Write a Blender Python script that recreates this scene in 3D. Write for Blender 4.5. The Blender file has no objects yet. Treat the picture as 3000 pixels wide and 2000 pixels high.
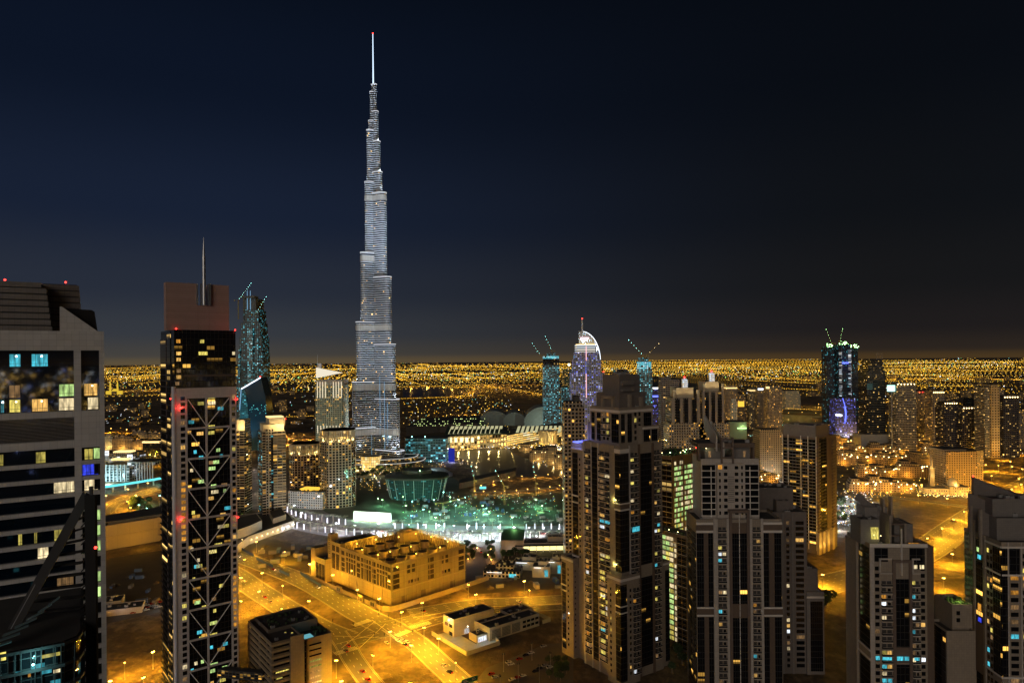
import bpy, math, random
from mathutils import Vector
rnd = random.Random(11)
SC = bpy.context.scene
COL = SC.collection
PI = math.pi

def lin(h, a=1.0):
    h = h.lstrip('#')
    r = [int(h[i:i+2], 16)/255 for i in (0, 2, 4)]
    return tuple([c/12.92 if c <= .04045 else ((c+.055)/1.055)**2.4 for c in r]) + (a,)

# ---------------------------------------------------------------- camera
F, HY, CAMZ, ROLL = 2000.0, 1052.0, 200.0, math.radians(.5)
cd = bpy.data.cameras.new('camera'); cam = bpy.data.objects.new('camera', cd); COL.objects.link(cam)
cam.location = (0, 0, CAMZ); cam.rotation_euler = (PI/2, ROLL, 0)
cd.sensor_width = 36; cd.lens = 24; cd.shift_y = (HY-1000)/3000
cd.clip_start = 1; cd.clip_end = 200000
SC.camera = cam
# ---------------------------------------------------------------- world: night sky over a bright city
W = bpy.data.worlds.new('World'); SC.world = W; W.use_nodes = True
nt = W.node_tree; nt.nodes.clear(); N = nt.nodes.new; L = nt.links.new
out = N('ShaderNodeOutputWorld'); bg1 = N('ShaderNodeBackground'); bg2 = N('ShaderNodeBackground'); addsh = N('ShaderNodeAddShader')
sky = N('ShaderNodeTexSky'); sky.sky_type = 'NISHITA'; sky.sun_disc = False
SUN_EL, SUN_AZ = math.radians(11), math.radians(200)
sky.sun_elevation = SUN_EL; sky.sun_rotation = SUN_AZ; sky.altitude = 200
L(sky.outputs[0], bg1.inputs[0]); bg1.inputs[1].default_value = .00015
tc = N('ShaderNodeTexCoord'); sep = N('ShaderNodeSeparateXYZ'); L(tc.outputs['Generated'], sep.inputs[0])
def ramp(stops, src):
    r = N('ShaderNodeValToRGB'); r.color_ramp.interpolation = 'EASE'
    e = r.color_ramp.elements
    e[0].position, e[0].color = stops[0][0], lin(stops[0][1])
    e[1].position, e[1].color = stops[-1][0], lin(stops[-1][1])
    for p, c in stops[1:-1]:
        k = e.new(p); k.color = lin(c)
    L(src, r.inputs[0]); return r
wl = ramp([(0, '#5a4e3a'), (.01, '#42403d'), (.04, '#34383f'), (.10, '#262c39'), (.2, '#172033'), (.36, '#0c1424'), (.55, '#060b15')], sep.outputs[2])
wr = ramp([(0, '#46351f'), (.01, '#2a231e'), (.04, '#1d1a1b'), (.10, '#151517'), (.2, '#0e1014'), (.36, '#080b11'), (.55, '#05080e')], sep.outputs[2])
mr = N('ShaderNodeMapRange'); mr.inputs[1].default_value = -.45; mr.inputs[2].default_value = .5; mr.interpolation_type = 'SMOOTHSTEP'
L(sep.outputs[0], mr.inputs[0])
mx = N('ShaderNodeMixRGB'); L(mr.outputs[0], mx.inputs[0]); L(wl.outputs[0], mx.inputs[1]); L(wr.outputs[0], mx.inputs[2])
L(mx.outputs[0], bg2.inputs[0]); bg2.inputs[1].default_value = 1.0
L(bg1.outputs[0], addsh.inputs[0]); L(bg2.outputs[0], addsh.inputs[1]); L(addsh.outputs[0], out.inputs[0])
# ---------------------------------------------------------------- one weak, very soft sun lamp added for the city glow behind the camera
sd = bpy.data.lights.new('city_glow_sun', 'SUN'); sd.energy = .72; sd.angle = math.radians(40); sd.color = (1, .87, .74)
so = bpy.data.objects.new('city_glow_sun', sd); COL.objects.link(so)
sdir = Vector((math.sin(SUN_AZ)*math.cos(SUN_EL), math.cos(SUN_AZ)*math.cos(SUN_EL), math.sin(SUN_EL)))
so.rotation_euler = sdir.to_track_quat('Z', 'Y').to_euler()
SC.view_settings.view_transform = 'Standard'; SC.view_settings.look = 'None'
SC.view_settings.exposure = 0; SC.view_settings.gamma = 1
SC.cycles.use_denoising = True; SC.cycles.use_light_tree = True
SC.cycles.max_bounces = 5; SC.cycles.diffuse_bounces = 2; SC.cycles.glossy_bounces = 3; SC.cycles.transmission_bounces = 2
SC.cycles.sample_clamp_indirect = 3; SC.cycles.caustics_reflective = False; SC.cycles.caustics_refractive = False
SC.cycles.use_adaptive_sampling = False

# ---------------------------------------------------------------- survey helpers: bearings of the photo to ground points
cR, sR = math.cos(ROLL), math.sin(ROLL)
def ray(px, py):
    a = (px-1500)/F; b = (HY-py)/F
    return (a*cR+b*sR, -a*sR+b*cR)
def G(px, py, z=0.0):
    x, zz = ray(px, py); t = (z-CAMZ)/zz
    return (x*t, t)
def X(px, Y, py=1200): return ray(px, py)[0]*Y
def Z(py, px, Y): return CAMZ+ray(px, py)[1]*Y
def Yg(px, py, z=0.0): return G(px, py, z)[1]

# ---------------------------------------------------------------- materials
MATS = {}
class NT:
    def __init__(s, m): s.t = m.node_tree; s.t.nodes.clear()
    def n(s, typ, **k):
        x = s.t.nodes.new('ShaderNode'+typ)
        for a, b in k.items(): setattr(x, a, b)
        return x
    def l(s, a, b): s.t.links.new(a, b)
    def m(s, op, a, b=None, c=None):
        x = s.n('Math', operation=op)
        for i, v in enumerate((a, b, c)):
            if v is None: continue
            if isinstance(v, (int, float)): x.inputs[i].default_value = v
            else: s.l(v, x.inputs[i])
        return x.outputs[0]
    def mix(s, f, a, b):
        x = s.n('MixRGB')
        for i, v in enumerate((f, a, b)):
            if isinstance(v, (int, float)): x.inputs[i].default_value = v
            elif isinstance(v, tuple): x.inputs[i].default_value = v
            else: s.l(v, x.inputs[i])
        return x.outputs[0]
def newmat(name):
    m = bpy.data.materials.new(name); m.use_nodes = True; MATS[name] = m
    return m, NT(m)
def noemit(m): m.cycles.emission_sampling = 'NONE'
def plain(name, col, rough=.75, metal=0.0, mottle=.25, scale=.15, bump=0.0):
    m, t = newmat(name)
    o = t.n('OutputMaterial'); p = t.n('BsdfPrincipled'); t.l(p.outputs[0], o.inputs[0])
    c = tuple(col)+(1,) if len(col) == 3 else col
    tc = t.n('TexCoord'); nz = t.n('TexNoise'); nz.inputs['Scale'].default_value = scale; nz.inputs['Detail'].default_value = 8; nz.inputs['Roughness'].default_value = .65
    t.l(tc.outputs['Object'], nz.inputs[0])
    f = t.m('MULTIPLY_ADD', nz.outputs[0], 2*mottle, 1-mottle)
    mul = t.n('VectorMath', operation='SCALE'); mul.inputs[0].default_value = c[:3]; t.l(f, mul.inputs['Scale'])
    t.l(mul.outputs[0], p.inputs['Base Color'])
    p.inputs['Roughness'].default_value = rough; p.inputs['Metallic'].default_value = metal
    if rough < .1: p.inputs['Specular IOR Level'].default_value = 1.0
    if bump:
        b = t.n('Bump'); b.inputs['Strength'].default_value = bump; t.l(nz.outputs[0], b.inputs['Height']); t.l(b.outputs[0], p.inputs['Normal'])
    return m
def emit(name, col, st, vary=0.0, sample=False):
    m, t = newmat(name)
    o = t.n('OutputMaterial'); e = t.n('Emission'); t.l(e.outputs[0], o.inputs[0])
    e.inputs[0].default_value = tuple(col)+(1,); e.inputs[1].default_value = st
    if vary:
        oi = t.n('ObjectInfo'); t.l(t.m('MULTIPLY_ADD', oi.outputs['Random'], 2*vary*st, st*(1-vary)), e.inputs[1])
    if not sample: noemit(m)
    return m
def litwin(name, col, st):
    """a lit room behind glass: curtains, furniture and a brighter ceiling lamp read as soft uneven patches"""
    m, t = newmat(name)
    o = t.n('OutputMaterial'); p = t.n('BsdfPrincipled'); t.l(p.outputs[0], o.inputs[0])
    p.inputs['Base Color'].default_value = (.03, .03, .03, 1); p.inputs['Roughness'].default_value = .1
    g = t.n('TexCoord'); oi = t.n('ObjectInfo'); va = t.n('VectorMath', operation='ADD')
    sc = t.n('VectorMath', operation='SCALE'); cb = t.n('CombineXYZ'); t.l(oi.outputs['Random'], cb.inputs[0]); t.l(oi.outputs['Random'], cb.inputs[2])
    sc.inputs['Scale'].default_value = 50; t.l(cb.outputs[0], sc.inputs[0]); t.l(g.outputs['Object'], va.inputs[0]); t.l(sc.outputs[0], va.inputs[1])
    mp = t.n('Mapping'); mp.inputs['Scale'].default_value = (1.3, 1.3, .35); t.l(va.outputs[0], mp.inputs[0])
    nz = t.n('TexNoise'); nz.inputs['Scale'].default_value = 1.1; nz.inputs['Detail'].default_value = 3; t.l(mp.outputs[0], nz.inputs[0])
    f = t.m('POWER', t.m('MULTIPLY', nz.outputs[0], 1.8), 2.0)
    s = t.m('MULTIPLY', t.m('MULTIPLY_ADD', oi.outputs['Random'], .9, .35), t.m('MULTIPLY', f, st))
    p.inputs['Emission Color'].default_value = tuple(col)+(1,); t.l(s, p.inputs['Emission Strength'])
    noemit(m); return m
PAL = {'warm': [(1, .52, .09), (1, .64, .18), (1, .8, .4), (.9, .74, .14), (.35, .85, .8)],
       'gold': [(1, .62, .16), (1, .7, .25), (1, .78, .36), (1, .58, .12), (1, .85, .55)],
       'cool': [(.12, .62, .75), (.25, .8, .9), (.6, .92, 1), (.15, .5, .68), (1, .75, .35)],
       'mix': [(1, .62, .18), (1, .78, .36), (.35, .8, .95), (.8, .9, 1), (1, .5, .1)],
       'blue': [(.16, .2, 1), (.5, .56, 1), (.85, .88, 1), (1, .85, .65), (.2, .24, 1)],
       'white': [(.8, .9, 1), (1, .95, .85), (.7, .85, 1), (1, .85, .6), (.9, 1, 1)]}
def facade(name, wall, glass, cw, ch, fx, fz, p, st, pal='warm', rough=.7, metal=0.0, jitter=.5, grp=1):
    """a wall of glazed cells laid out in metres (UV): frame, dark pane, and a share p of rooms with the light on"""
    m, t = newmat(name)
    o = t.n('OutputMaterial'); b = t.n('BsdfPrincipled'); t.l(b.outputs[0], o.inputs[0])
    uv = t.n('UVMap'); sp = t.n('SeparateXYZ'); t.l(uv.outputs[0], sp.inputs[0])
    u = t.m('DIVIDE', sp.outputs[0], cw); v = t.m('DIVIDE', sp.outputs[1], ch)
    fu = t.m('FRACT', u); fv = t.m('FRACT', v); cu = t.m('FLOOR', u); cv = t.m('FLOOR', v)
    mu = t.m('MULTIPLY', t.m('GREATER_THAN', fu, .5-fx/2), t.m('LESS_THAN', fu, .5+fx/2))
    mv = t.m('MULTIPLY', t.m('GREATER_THAN', fv, .5-fz/2), t.m('LESS_THAN', fv, .5+fz/2))
    mask = t.m('MULTIPLY', mu, mv)
    oi = t.n('ObjectInfo'); cb = t.n('CombineXYZ'); t.l(t.m('FLOOR', t.m('DIVIDE', u, float(grp))) if grp > 1 else cu, cb.inputs[0]); t.l(cv, cb.inputs[1]); t.l(t.m('MULTIPLY', oi.outputs['Random'], 97.0), cb.inputs[2])
    wn = t.n('TexWhiteNoise', noise_dimensions='3D'); t.l(cb.outputs[0], wn.inputs[0])
    sc = t.n('SeparateColor'); t.l(wn.outputs['Color'], sc.inputs[0])
    lit = t.m('MULTIPLY', mask, t.m('LESS_THAN', wn.outputs['Value'], p))
    if grp > 1: lit = t.m('MULTIPLY', lit, t.m('MULTIPLY', t.m('GREATER_THAN', fv, .22), t.m('LESS_THAN', fv, .8)))
    cr = t.n('ValToRGB'); cr.color_ramp.interpolation = 'CONSTANT'; e = cr.color_ramp.elements
    cs = PAL[pal]; pos = (0, .33, .6, .78, .9)
    e[0].position, e[0].color = 0, cs[0]+(1,); e[1].position, e[1].color = .9, cs[4]+(1,)
    for q in (1, 2, 3):
        k = e.new(pos[q]); k.color = cs[q]+(1,)
    t.l(sc.outputs[0], cr.inputs[0]); t.l(cr.outputs[0], b.inputs['Emission Color'])
    va = t.m('MULTIPLY_ADD', t.m('POWER', sc.outputs[1], 3.0), 1.5*st, st*.22) if p < .9 else t.m('MULTIPLY_ADD', sc.outputs[1], .5*st, st*.6)
    low = t.m('MULTIPLY', t.m('GREATER_THAN', sc.outputs[2], .45), t.m('LESS_THAN', fv, .5)) if p < .9 else 0.0
    va = t.m('MULTIPLY', va, t.m('SUBTRACT', 1.0, t.m('MULTIPLY', low, .8)))
    t.l(t.m('MULTIPLY', lit, va), b.inputs['Emission Strength'])
    tc = t.n('TexCoord'); nz = t.n('TexNoise'); nz.inputs['Scale'].default_value = .08; nz.inputs['Detail'].default_value = 7; t.l(tc.outputs['Object'], nz.inputs[0])
    ws = t.n('VectorMath', operation='SCALE'); ws.inputs[0].default_value = wall; t.l(t.m('MULTIPLY_ADD', nz.outputs[0], .5, .75), ws.inputs['Scale'])
    t.l(t.mix(mask, ws.outputs[0], tuple(glass)+(1,)), b.inputs['Base Color'])
    t.l(t.m('MULTIPLY_ADD', mask, .05-rough, rough), b.inputs['Roughness']); b.inputs['Metallic'].default_value = metal
    noemit(m); return m
def panel(name, col, pw, ph, joint=.035, dark=.45, rough=.7, mottle=.18):
    """cladding panels with recessed dark joints, each panel a slightly different tone"""
    m, t = newmat(name)
    o = t.n('OutputMaterial'); b = t.n('BsdfPrincipled'); t.l(b.outputs[0], o.inputs[0])
    uv = t.n('UVMap'); sp = t.n('SeparateXYZ'); t.l(uv.outputs[0], sp.inputs[0])
    u = t.m('DIVIDE', sp.outputs[0], pw); v = t.m('DIVIDE', sp.outputs[1], ph)
    ju = t.m('LESS_THAN', t.m('FRACT', u), joint/pw); jv = t.m('LESS_THAN', t.m('FRACT', v), joint/ph)
    j = t.m('MAXIMUM', ju, jv)
    cb = t.n('CombineXYZ'); t.l(t.m('FLOOR', u), cb.inputs[0]); t.l(t.m('FLOOR', v), cb.inputs[1])
    wn = t.n('TexWhiteNoise', noise_dimensions='3D'); t.l(cb.outputs[0], wn.inputs[0])
    tc = t.n('TexCoord'); nz = t.n('TexNoise'); nz.inputs['Scale'].default_value = .3; nz.inputs['Detail'].default_value = 8; t.l(tc.outputs['Object'], nz.inputs[0])
    f = t.m('ADD', t.m('MULTIPLY_ADD', wn.outputs['Value'], mottle*.7, 1-mottle), t.m('MULTIPLY', nz.outputs[0], mottle))
    f = t.m('MULTIPLY', f, t.m('MULTIPLY_ADD', j, dark-1, 1.0))
    s = t.n('VectorMath', operation='SCALE'); s.inputs[0].default_value = col; t.l(f, s.inputs['Scale'])
    t.l(s.outputs[0], b.inputs['Base Color']); b.inputs['Roughness'].default_value = rough
    return m

# ---------------------------------------------------------------- mesh builder
class MB:
    def __init__(s): s.v = []; s.f = []; s.m = []; s.uv = []
    def face(s, pts, mat=0, uv=None):
        n = len(s.v); s.v += [tuple(p) for p in pts]; s.f.append(tuple(range(n, n+len(pts)))); s.m.append(mat)
        s.uv += uv if uv else [(p[0]+p[1]*.31, p[2]) for p in pts]
    def wall(s, p, q, z0, z1, mat=0, u0=0.0):
        l = math.hypot(q[0]-p[0], q[1]-p[1])
        s.face([(p[0], p[1], z0), (q[0], q[1], z0), (q[0], q[1], z1), (p[0], p[1], z1)], mat, [(u0, z0), (u0+l, z0), (u0+l, z1), (u0, z1)])
        return u0+l
    def prism(s, o, z0, z1, mat=0, top=None, bottom=False):
        u = 0.0
        for i in range(len(o)): u = s.wall(o[i], o[(i+1) % len(o)], z0, z1, mat, u)
        tm = mat if top is None else top
        if top != -1: s.face([(x, y, z1) for x, y in o], tm, [(x, y) for x, y in o])
        if bottom: s.face([(x, y, z0) for x, y in reversed(o)], tm, [(x, y) for x, y in reversed(o)])
    def box(s, x0, x1, y0, y1, z0, z1, mat=0, bottom=True):
        s.prism([(x0, y0), (x1, y0), (x1, y1), (x0, y1)], z0, z1, mat, mat, bottom)
    def parapet(s, o, z0, z1, t, mat=0):
        """a ring wall on outline o (CCW), t thick inwards: inner face and coping"""
        i = inset(o, t)
        for k in range(len(o)):
            a, b, c, d = o[k], o[(k+1) % len(o)], i[(k+1) % len(o)], i[k]
            s.wall(c, d, z0, z1, mat)
            s.face([(a[0], a[1], z1), (b[0], b[1], z1), (c[0], c[1], z1), (d[0], d[1], z1)], mat)
    def bar(s, p, q, w, h=None, mat=0, up=(0, 0, 1)):
        """square bar from p to q"""
        p, q = Vector(p), Vector(q); d = (q-p).normalized(); up = Vector(up)
        if abs(d.dot(up)) > .98: up = Vector((0, 1, 0))
        a = d.cross(up).normalized(); b = a.cross(d).normalized(); h = h or w
        c = [(-1, -1), (1, -1), (1, 1), (-1, 1)]
        A = [p+a*(i*w/2)+b*(j*h/2) for i, j in c]; B = [q+a*(i*w/2)+b*(j*h/2) for i, j in c]
        for k in range(4):
            n = (k+1) % 4; s.face([A[k], A[n], B[n], B[k]], mat)
        s.face(A[::-1], mat); s.face(B, mat)
    def tube(s, p, q, r0, r1=None, n=8, mat=0):
        p, q = Vector(p), Vector(q); d = (q-p).normalized(); r1 = r0 if r1 is None else r1
        up = Vector((0, 0, 1)) if abs(d.z) < .98 else Vector((0, 1, 0))
        a = d.cross(up).normalized(); b = a.cross(d).normalized()
        A = [p+(a*math.cos(2*PI*i/n)+b*math.sin(2*PI*i/n))*r0 for i in range(n)]; B = [q+(a*math.cos(2*PI*i/n)+b*math.sin(2*PI*i/n))*r1 for i in range(n)]
        for k in range(n): s.face([A[k], A[(k+1) % n], B[(k+1) % n], B[k]], mat)
        s.face(A[::-1], mat); s.face(B, mat)
    def ball(s, c, r, mat=0, sq=1.0, n=6, m=4):
        R = [[(c[0]+r*math.sin(PI*j/m)*math.cos(2*PI*i/n), c[1]+r*math.sin(PI*j/m)*math.sin(2*PI*i/n), c[2]+r*sq*math.cos(PI*j/m)) for i in range(n)] for j in range(m+1)]
        for j in range(m):
            for i in range(n):
                k = (i+1) % n
                if j == 0: s.face([R[0][0], R[1][i], R[1][k]], mat)
                elif j == m-1: s.face([R[j][i], R[m][0], R[j][k]], mat)
                else: s.face([R[j][i], R[j+1][i], R[j+1][k], R[j][k]], mat)
    def octa(s, c, r, mat=0):
        x, y, z = c; P = [(x+r, y, z), (x, y+r, z), (x-r, y, z), (x, y-r, z)]
        n = len(s.v); s.v += P+[(x, y, z+r), (x, y, z-r)]
        for i in range(4):
            k = (i+1) % 4
            s.f += [(n+i, n+k, n+4), (n+k, n+i, n+5)]; s.m += [mat, mat]; s.uv += [(0, 0)]*6
    def mesh(s, name, mats):
        me = bpy.data.meshes.new(name); me.from_pydata(s.v, [], s.f)
        for k in (mats if isinstance(mats, (list, tuple)) else [mats]): me.materials.append(MATS[k] if isinstance(k, str) else k)
        me.polygons.foreach_set('material_index', s.m)
        ul = me.uv_layers.new(name='UVMap'); ul.data.foreach_set('uv', [c for p in s.uv for c in p])
        me.update(); return me
    def build(s, name, mats, parent=None):
        if not s.f: return None
        o = bpy.data.objects.new(name, s.mesh(name, mats)); COL.objects.link(o)
        if parent is not None: o.parent = parent
        return o
def inset(o, t):
    n = len(o); r = []
    for i in range(n):
        a, b, c = Vector(o[i-1]), Vector(o[i]), Vector(o[(i+1) % n])
        d1 = (b-a).normalized(); d2 = (c-b).normalized(); n1 = Vector((-d1.y, d1.x)); n2 = Vector((-d2.y, d2.x))
        k = (n1+n2); k = k/max(.3, 1+n1.dot(n2)); r.append((b.x+k.x*t, b.y+k.y*t))
    return r
def rect(x0, x1, y0, y1): return [(x0, y0), (x1, y0), (x1, y1), (x0, y1)]
def tag(o, label, cat, group=None, kind=None):
    if label: o['label'] = label
    if cat: o['category'] = cat
    if group: o['group'] = group
    if kind: o['kind'] = kind
    return o
def struct(mb, name, mats, kind='structure', label=None):
    o = mb.build(name, mats); o['kind'] = kind
    if label: o['label'] = label
    return o
def thing(name, label, cat, loc, rz=0.0, group=None):
    o = bpy.data.objects.new(name, None); COL.objects.link(o); o.empty_display_size = 1
    o.location = loc; o.rotation_euler = (0, 0, rz); return tag(o, label, cat, group)
def inst(me, name, parent=None, loc=(0, 0, 0), rz=0.0, sc=None):
    o = bpy.data.objects.new(name, me); COL.objects.link(o); o.location = loc; o.rotation_euler = (0, 0, rz)
    if sc: o.scale = (sc, sc, sc) if isinstance(sc, (int, float)) else sc
    if parent is not None: o.parent = parent
    return o
def light(parent, loc, power, col, r=.4, spot=None, aim=(0, 0, -1), blend=.6):
    d = bpy.data.lights.new('lamp_or_fill', 'SPOT' if spot else 'POINT'); d.energy = power; d.color = col; d.shadow_soft_size = r  # serves real lamps and the fill lights added near some buildings
    if spot: d.spot_size = math.radians(spot); d.spot_blend = blend
    o = bpy.data.objects.new('lamp_or_fill', d); COL.objects.link(o); o.location = loc; o.parent = parent
    if spot: o.rotation_euler = (-Vector(aim)).to_track_quat('Z', 'Y').to_euler()
    return o
ORD = 'first second third fourth fifth sixth seventh eighth ninth tenth eleventh twelfth thirteenth fourteenth fifteenth sixteenth seventeenth eighteenth nineteenth twentieth'.split()
ORD += ['twenty-'+x for x in ORD[:9]]+['thirtieth']+['thirty-'+x for x in ORD[:9]]+['fortieth']

# ---------------------------------------------------------------- building class: walls first, then windows and balconies as parts
CACHE = {}
def cmesh(key, fn):
    if key not in CACHE: CACHE[key] = fn()
    return CACHE[key]
def pane_mesh(w, h, mat):
    def f():
        b = MB(); b.box(-w/2, w/2, -.06, .06, 0, h, 0); return b.mesh('window', [mat])
    return cmesh(('pane', round(w, 2), round(h, 2), mat), f)
def balc_mesh(w, d, mats):
    def f():
        b = MB(); b.box(-w/2, w/2, -d, 0, 0, .3, 0)
        b.box(-w/2+.05, w/2-.05, -d+.03, -d+.1, .3, 1.25, 1); b.box(-w/2+.05, -w/2+.12, -d+.1, 0, .3, 1.25, 1); b.box(w/2-.12, w/2-.05, -d+.1, 0, .3, 1.25, 1)
        b.box(-w/2, w/2, -d-.02, -d+.12, 1.25, 1.35, 0)
        return b.mesh('balcony', list(mats))
    return cmesh(('balc', round(w, 2), d)+tuple(mats), f)
class Bld:
    def __init__(s, name, label, cat, loc, rz=0.0, group=None):
        s.root = thing(name, label, cat, loc, rz, group); s.rep = {}; s.loc = Vector(loc); s.rz = rz
    def part(s, mb, name, mats): return mb.build(name, mats, s.root)
    def put(s, kind, fc, u, z, me, off):
        ox, oy, ux, uy = fc; nx, ny = uy, -ux
        p = (ox+ux*u+nx*off, oy+uy*u+ny*off, z)
        c, q = math.cos(s.rz), math.sin(s.rz)
        wx, wy = s.loc.x+p[0]*c-p[1]*q, s.loc.y+p[0]*q+p[1]*c
        d = (wx, wy, p[2]-CAMZ); dist = math.sqrt(sum(k*k for k in d))
        wn = (nx*c-ny*q, nx*q+ny*c); facing = max(0.0, -(wn[0]*wx+wn[1]*wy)/dist)
        ok = facing > .02 and -.8 < wx/max(wy, 1) < .8 and (1052-d[2]/max(wy, 1)*2000) < 2030
        s.rep.setdefault(kind, []).append((facing*1e4/dist if ok else 0, p, math.atan2(uy, ux), me))
    def win(s, fc, u0, u1, z0, z1, mat, off=.03): s.put('window', fc, (u0+u1)/2, z0, pane_mesh(u1-u0, z1-z0, mat), off)
    def finish(s, cap=95):
        for kind, L_ in s.rep.items():
            L_ = [k for k in L_ if k[0] > 0]; L_.sort(key=lambda k: -k[0])
            for _, p, rz, me in L_[:cap]: inst(me, kind, s.root, p, rz)
            rest = L_[cap:]
            if rest:
                mb = MB(); mats = []
                for _, p, rz, me in rest:
                    c, q = math.cos(rz), math.sin(rz); mm = []
                    for k in me.materials:
                        if k not in mats: mats.append(k)
                        mm.append(mats.index(k))
                    n = len(mb.v); mb.v += [(v.co.x*c-v.co.y*q+p[0], v.co.x*q+v.co.y*c+p[1], v.co.z+p[2]) for v in me.vertices]
                    for f in me.polygons:
                        mb.f.append(tuple(n+i for i in f.vertices)); mb.m.append(mm[f.material_index]); mb.uv += [(0, 0)]*len(f.vertices)
                o = mb.build(kind, mats, s.root); o['kind'] = 'stuff'
    # --- column types on a face fc=(ox,oy,ux,uy), u running from its own left end to its right end
    def windows(s, fc, u0, u1, z0, z1, fh, w, h, p=.06, n=1, sill=1.0, dark='win_dark'):
        for k in range(int((z1-z0)/fh+.01)):
            for i in range(n):
                u = u0+(i+.5)*(u1-u0)/n
                s.win(fc, u-w/2, u+w/2, z0+k*fh+sill, z0+k*fh+sill+h, pick(p, dark))
    def balconies(s, fc, u0, u1, z0, z1, fh, p=.1, mats=('white_wall', 'rail_glass'), d=1.3):
        w = u1-u0
        for k in range(int((z1-z0)/fh+.01)):
            z = z0+k*fh
            s.put('balcony', fc, (u0+u1)/2, z, balc_mesh(w, d, mats), 0)
            a = rnd.uniform(.12, .3)*w
            s.win(fc, u0+.2, u0+w*.45, z+.35, z+2.75, pick(p, 'recess'))
            if rnd.random() < .6: s.win(fc, u0+w*.55, u1-.2, z+.35, z+2.75, pick(p*.6, 'recess'))
            else: s.win(fc, u0+w*.62, u1-.5, z+.35, z+2.5, 'win_dark')
def pick(p, dark='win_dark'):
    r = rnd.random()
    if r > p: return dark
    return rnd.choice(['lit_warm', 'lit_warm', 'lit_yellow', 'lit_yellow', 'lit_cream', 'lit_cyan', 'lit_dim', 'lit_dim', 'lit_dim', 'lit_amber', 'lit_white'])
def strip(mb, fc, u0, u1, z0, z1, mat=0, d=.12):
    """a flat slab of cladding or glass lying on a face, d proud"""
    ox, oy, ux, uy = fc; nx, ny = uy, -ux
    o = [(ox+ux*u0+nx*d, oy+uy*u0+ny*d), (ox+ux*u1+nx*d, oy+uy*u1+ny*d), (ox+ux*u1-nx*.05, oy+uy*u1-ny*.05), (ox+ux*u0-nx*.05, oy+uy*u0-ny*.05)]
    mb.prism(o, z0, z1, mat, mat, True)

# ---------------------------------------------------------------- palette
plain('white_wall', (.50, .43, .36), .7, mottle=.2); panel('beige_panel', (.40, .35, .30), 2.4, 1.8); panel('beige_tile', (.26, .21, .16), 1.2, 1.2, .05, .55)
panel('grey_tile', (.18, .16, .145), 1.1, 1.1, .045, .55); panel('dark_tile', (.15, .125, .11), 1.1, 1.1, .045, .6); panel('brown_tile', (.12, .08, .055), .9, .9, .05, .6)
panel('white_panel', (.42, .365, .315), 1.6, 1.5, .05, .5); panel('terracotta', (.40, .26, .22), 60, 1.2, .12, .5); panel('plant_panel', (.25, .195, .11), 4.2, 5.5, .12, .35)
panel('office_panel', (.52, .50, .48), 1.45, 1.35, .035, .45); panel('stone_block', (.31, .24, .15), 1.6, .9, .05, .6)
plain('roof_dark', (.055, .05, .045), .9, mottle=.5, scale=.2); plain('roof_grey', (.08, .072, .065), .9, mottle=.4, scale=.2); plain('dark_metal', (.025, .025, .026), .7)
plain('steel', (.35, .36, .38), .35, .7, .1); plain('trim_white', (.60, .54, .48), .6, mottle=.15); plain('glass_dark', (.008, .01, .014), .06, mottle=.2); plain('glass_navy', (.003, .008, .017), .035, mottle=.3); plain('win_dark', (.004, .005, .007), .035, mottle=.3)
plain('recess', (.035, .03, .028), .6, mottle=.4); plain('rail_glass', (.02, .02, .022), .12); plain('frame_brown', (.13, .09, .07), .55)
plain('black_slat', (.008, .007, .007), .95)
litwin('lit_warm', (1, .56, .14), .85); litwin('lit_yellow', (.95, .78, .16), .85); litwin('lit_cream', (1, .8, .45), .9); litwin('lit_cyan', (.08, .6, .75), 1.0)
litwin('lit_dim', (.8, .45, .18), .28); litwin('lit_amber', (1, .42, .05), .7); litwin('lit_green', (.6, .9, .3), .95); litwin('lit_blue', (.05, .08, 1), .8); litwin('lit_white', (.85, .92, 1), 1.2)
emit('red_beacon', (1, .03, .02), 9); emit('lamp_sodium', (1, .58, .12), 14); emit('lamp_white', (.85, .93, 1), 12); emit('lamp_cyan', (.3, .95, .9), 12); emit('lamp_green', (.45, 1, .35), 12)
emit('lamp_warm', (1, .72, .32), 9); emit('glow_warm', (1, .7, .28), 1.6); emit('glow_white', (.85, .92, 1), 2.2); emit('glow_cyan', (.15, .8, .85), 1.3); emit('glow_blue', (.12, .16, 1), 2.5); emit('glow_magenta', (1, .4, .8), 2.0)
emit('head_light', (1, .95, .85), 10); emit('tail_light', (1, .04, .02), 5); emit('screen_teal', (.45, .95, .85), 2.2)
# ================================================================ the near towers
plain('column_pale', (.62, .6, .62), .6); panel('frame_pale', (.64, .56, .51), 1.2, 1.2, .05, .6); plain('brace_white', (.9, .84, .78), .55, mottle=.1)
def curtain(key, wall=(.02, .018, .016), p=.03, st=1.2, pal='warm', cw=1.3, ch=3.6):
    n = 'curtain_'+key
    if n not in MATS: facade(n, wall, (.008, .008, .01), cw, ch, .88, .9, p*1.5, st*1.3, pal, rough=.4, grp=3 if cw < 2 else 2)
    return n
def beacon(parent, loc, r=.5, power=0, name='beacon'):
    b = MB(); b.ball((0, 0, 0), r, 0); o = b.build(name, ['red_beacon'], parent); o.location = loc
    if power: light(parent, (loc[0], loc[1], loc[2]), power, (1, .04, .03), .5)
    return o

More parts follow.
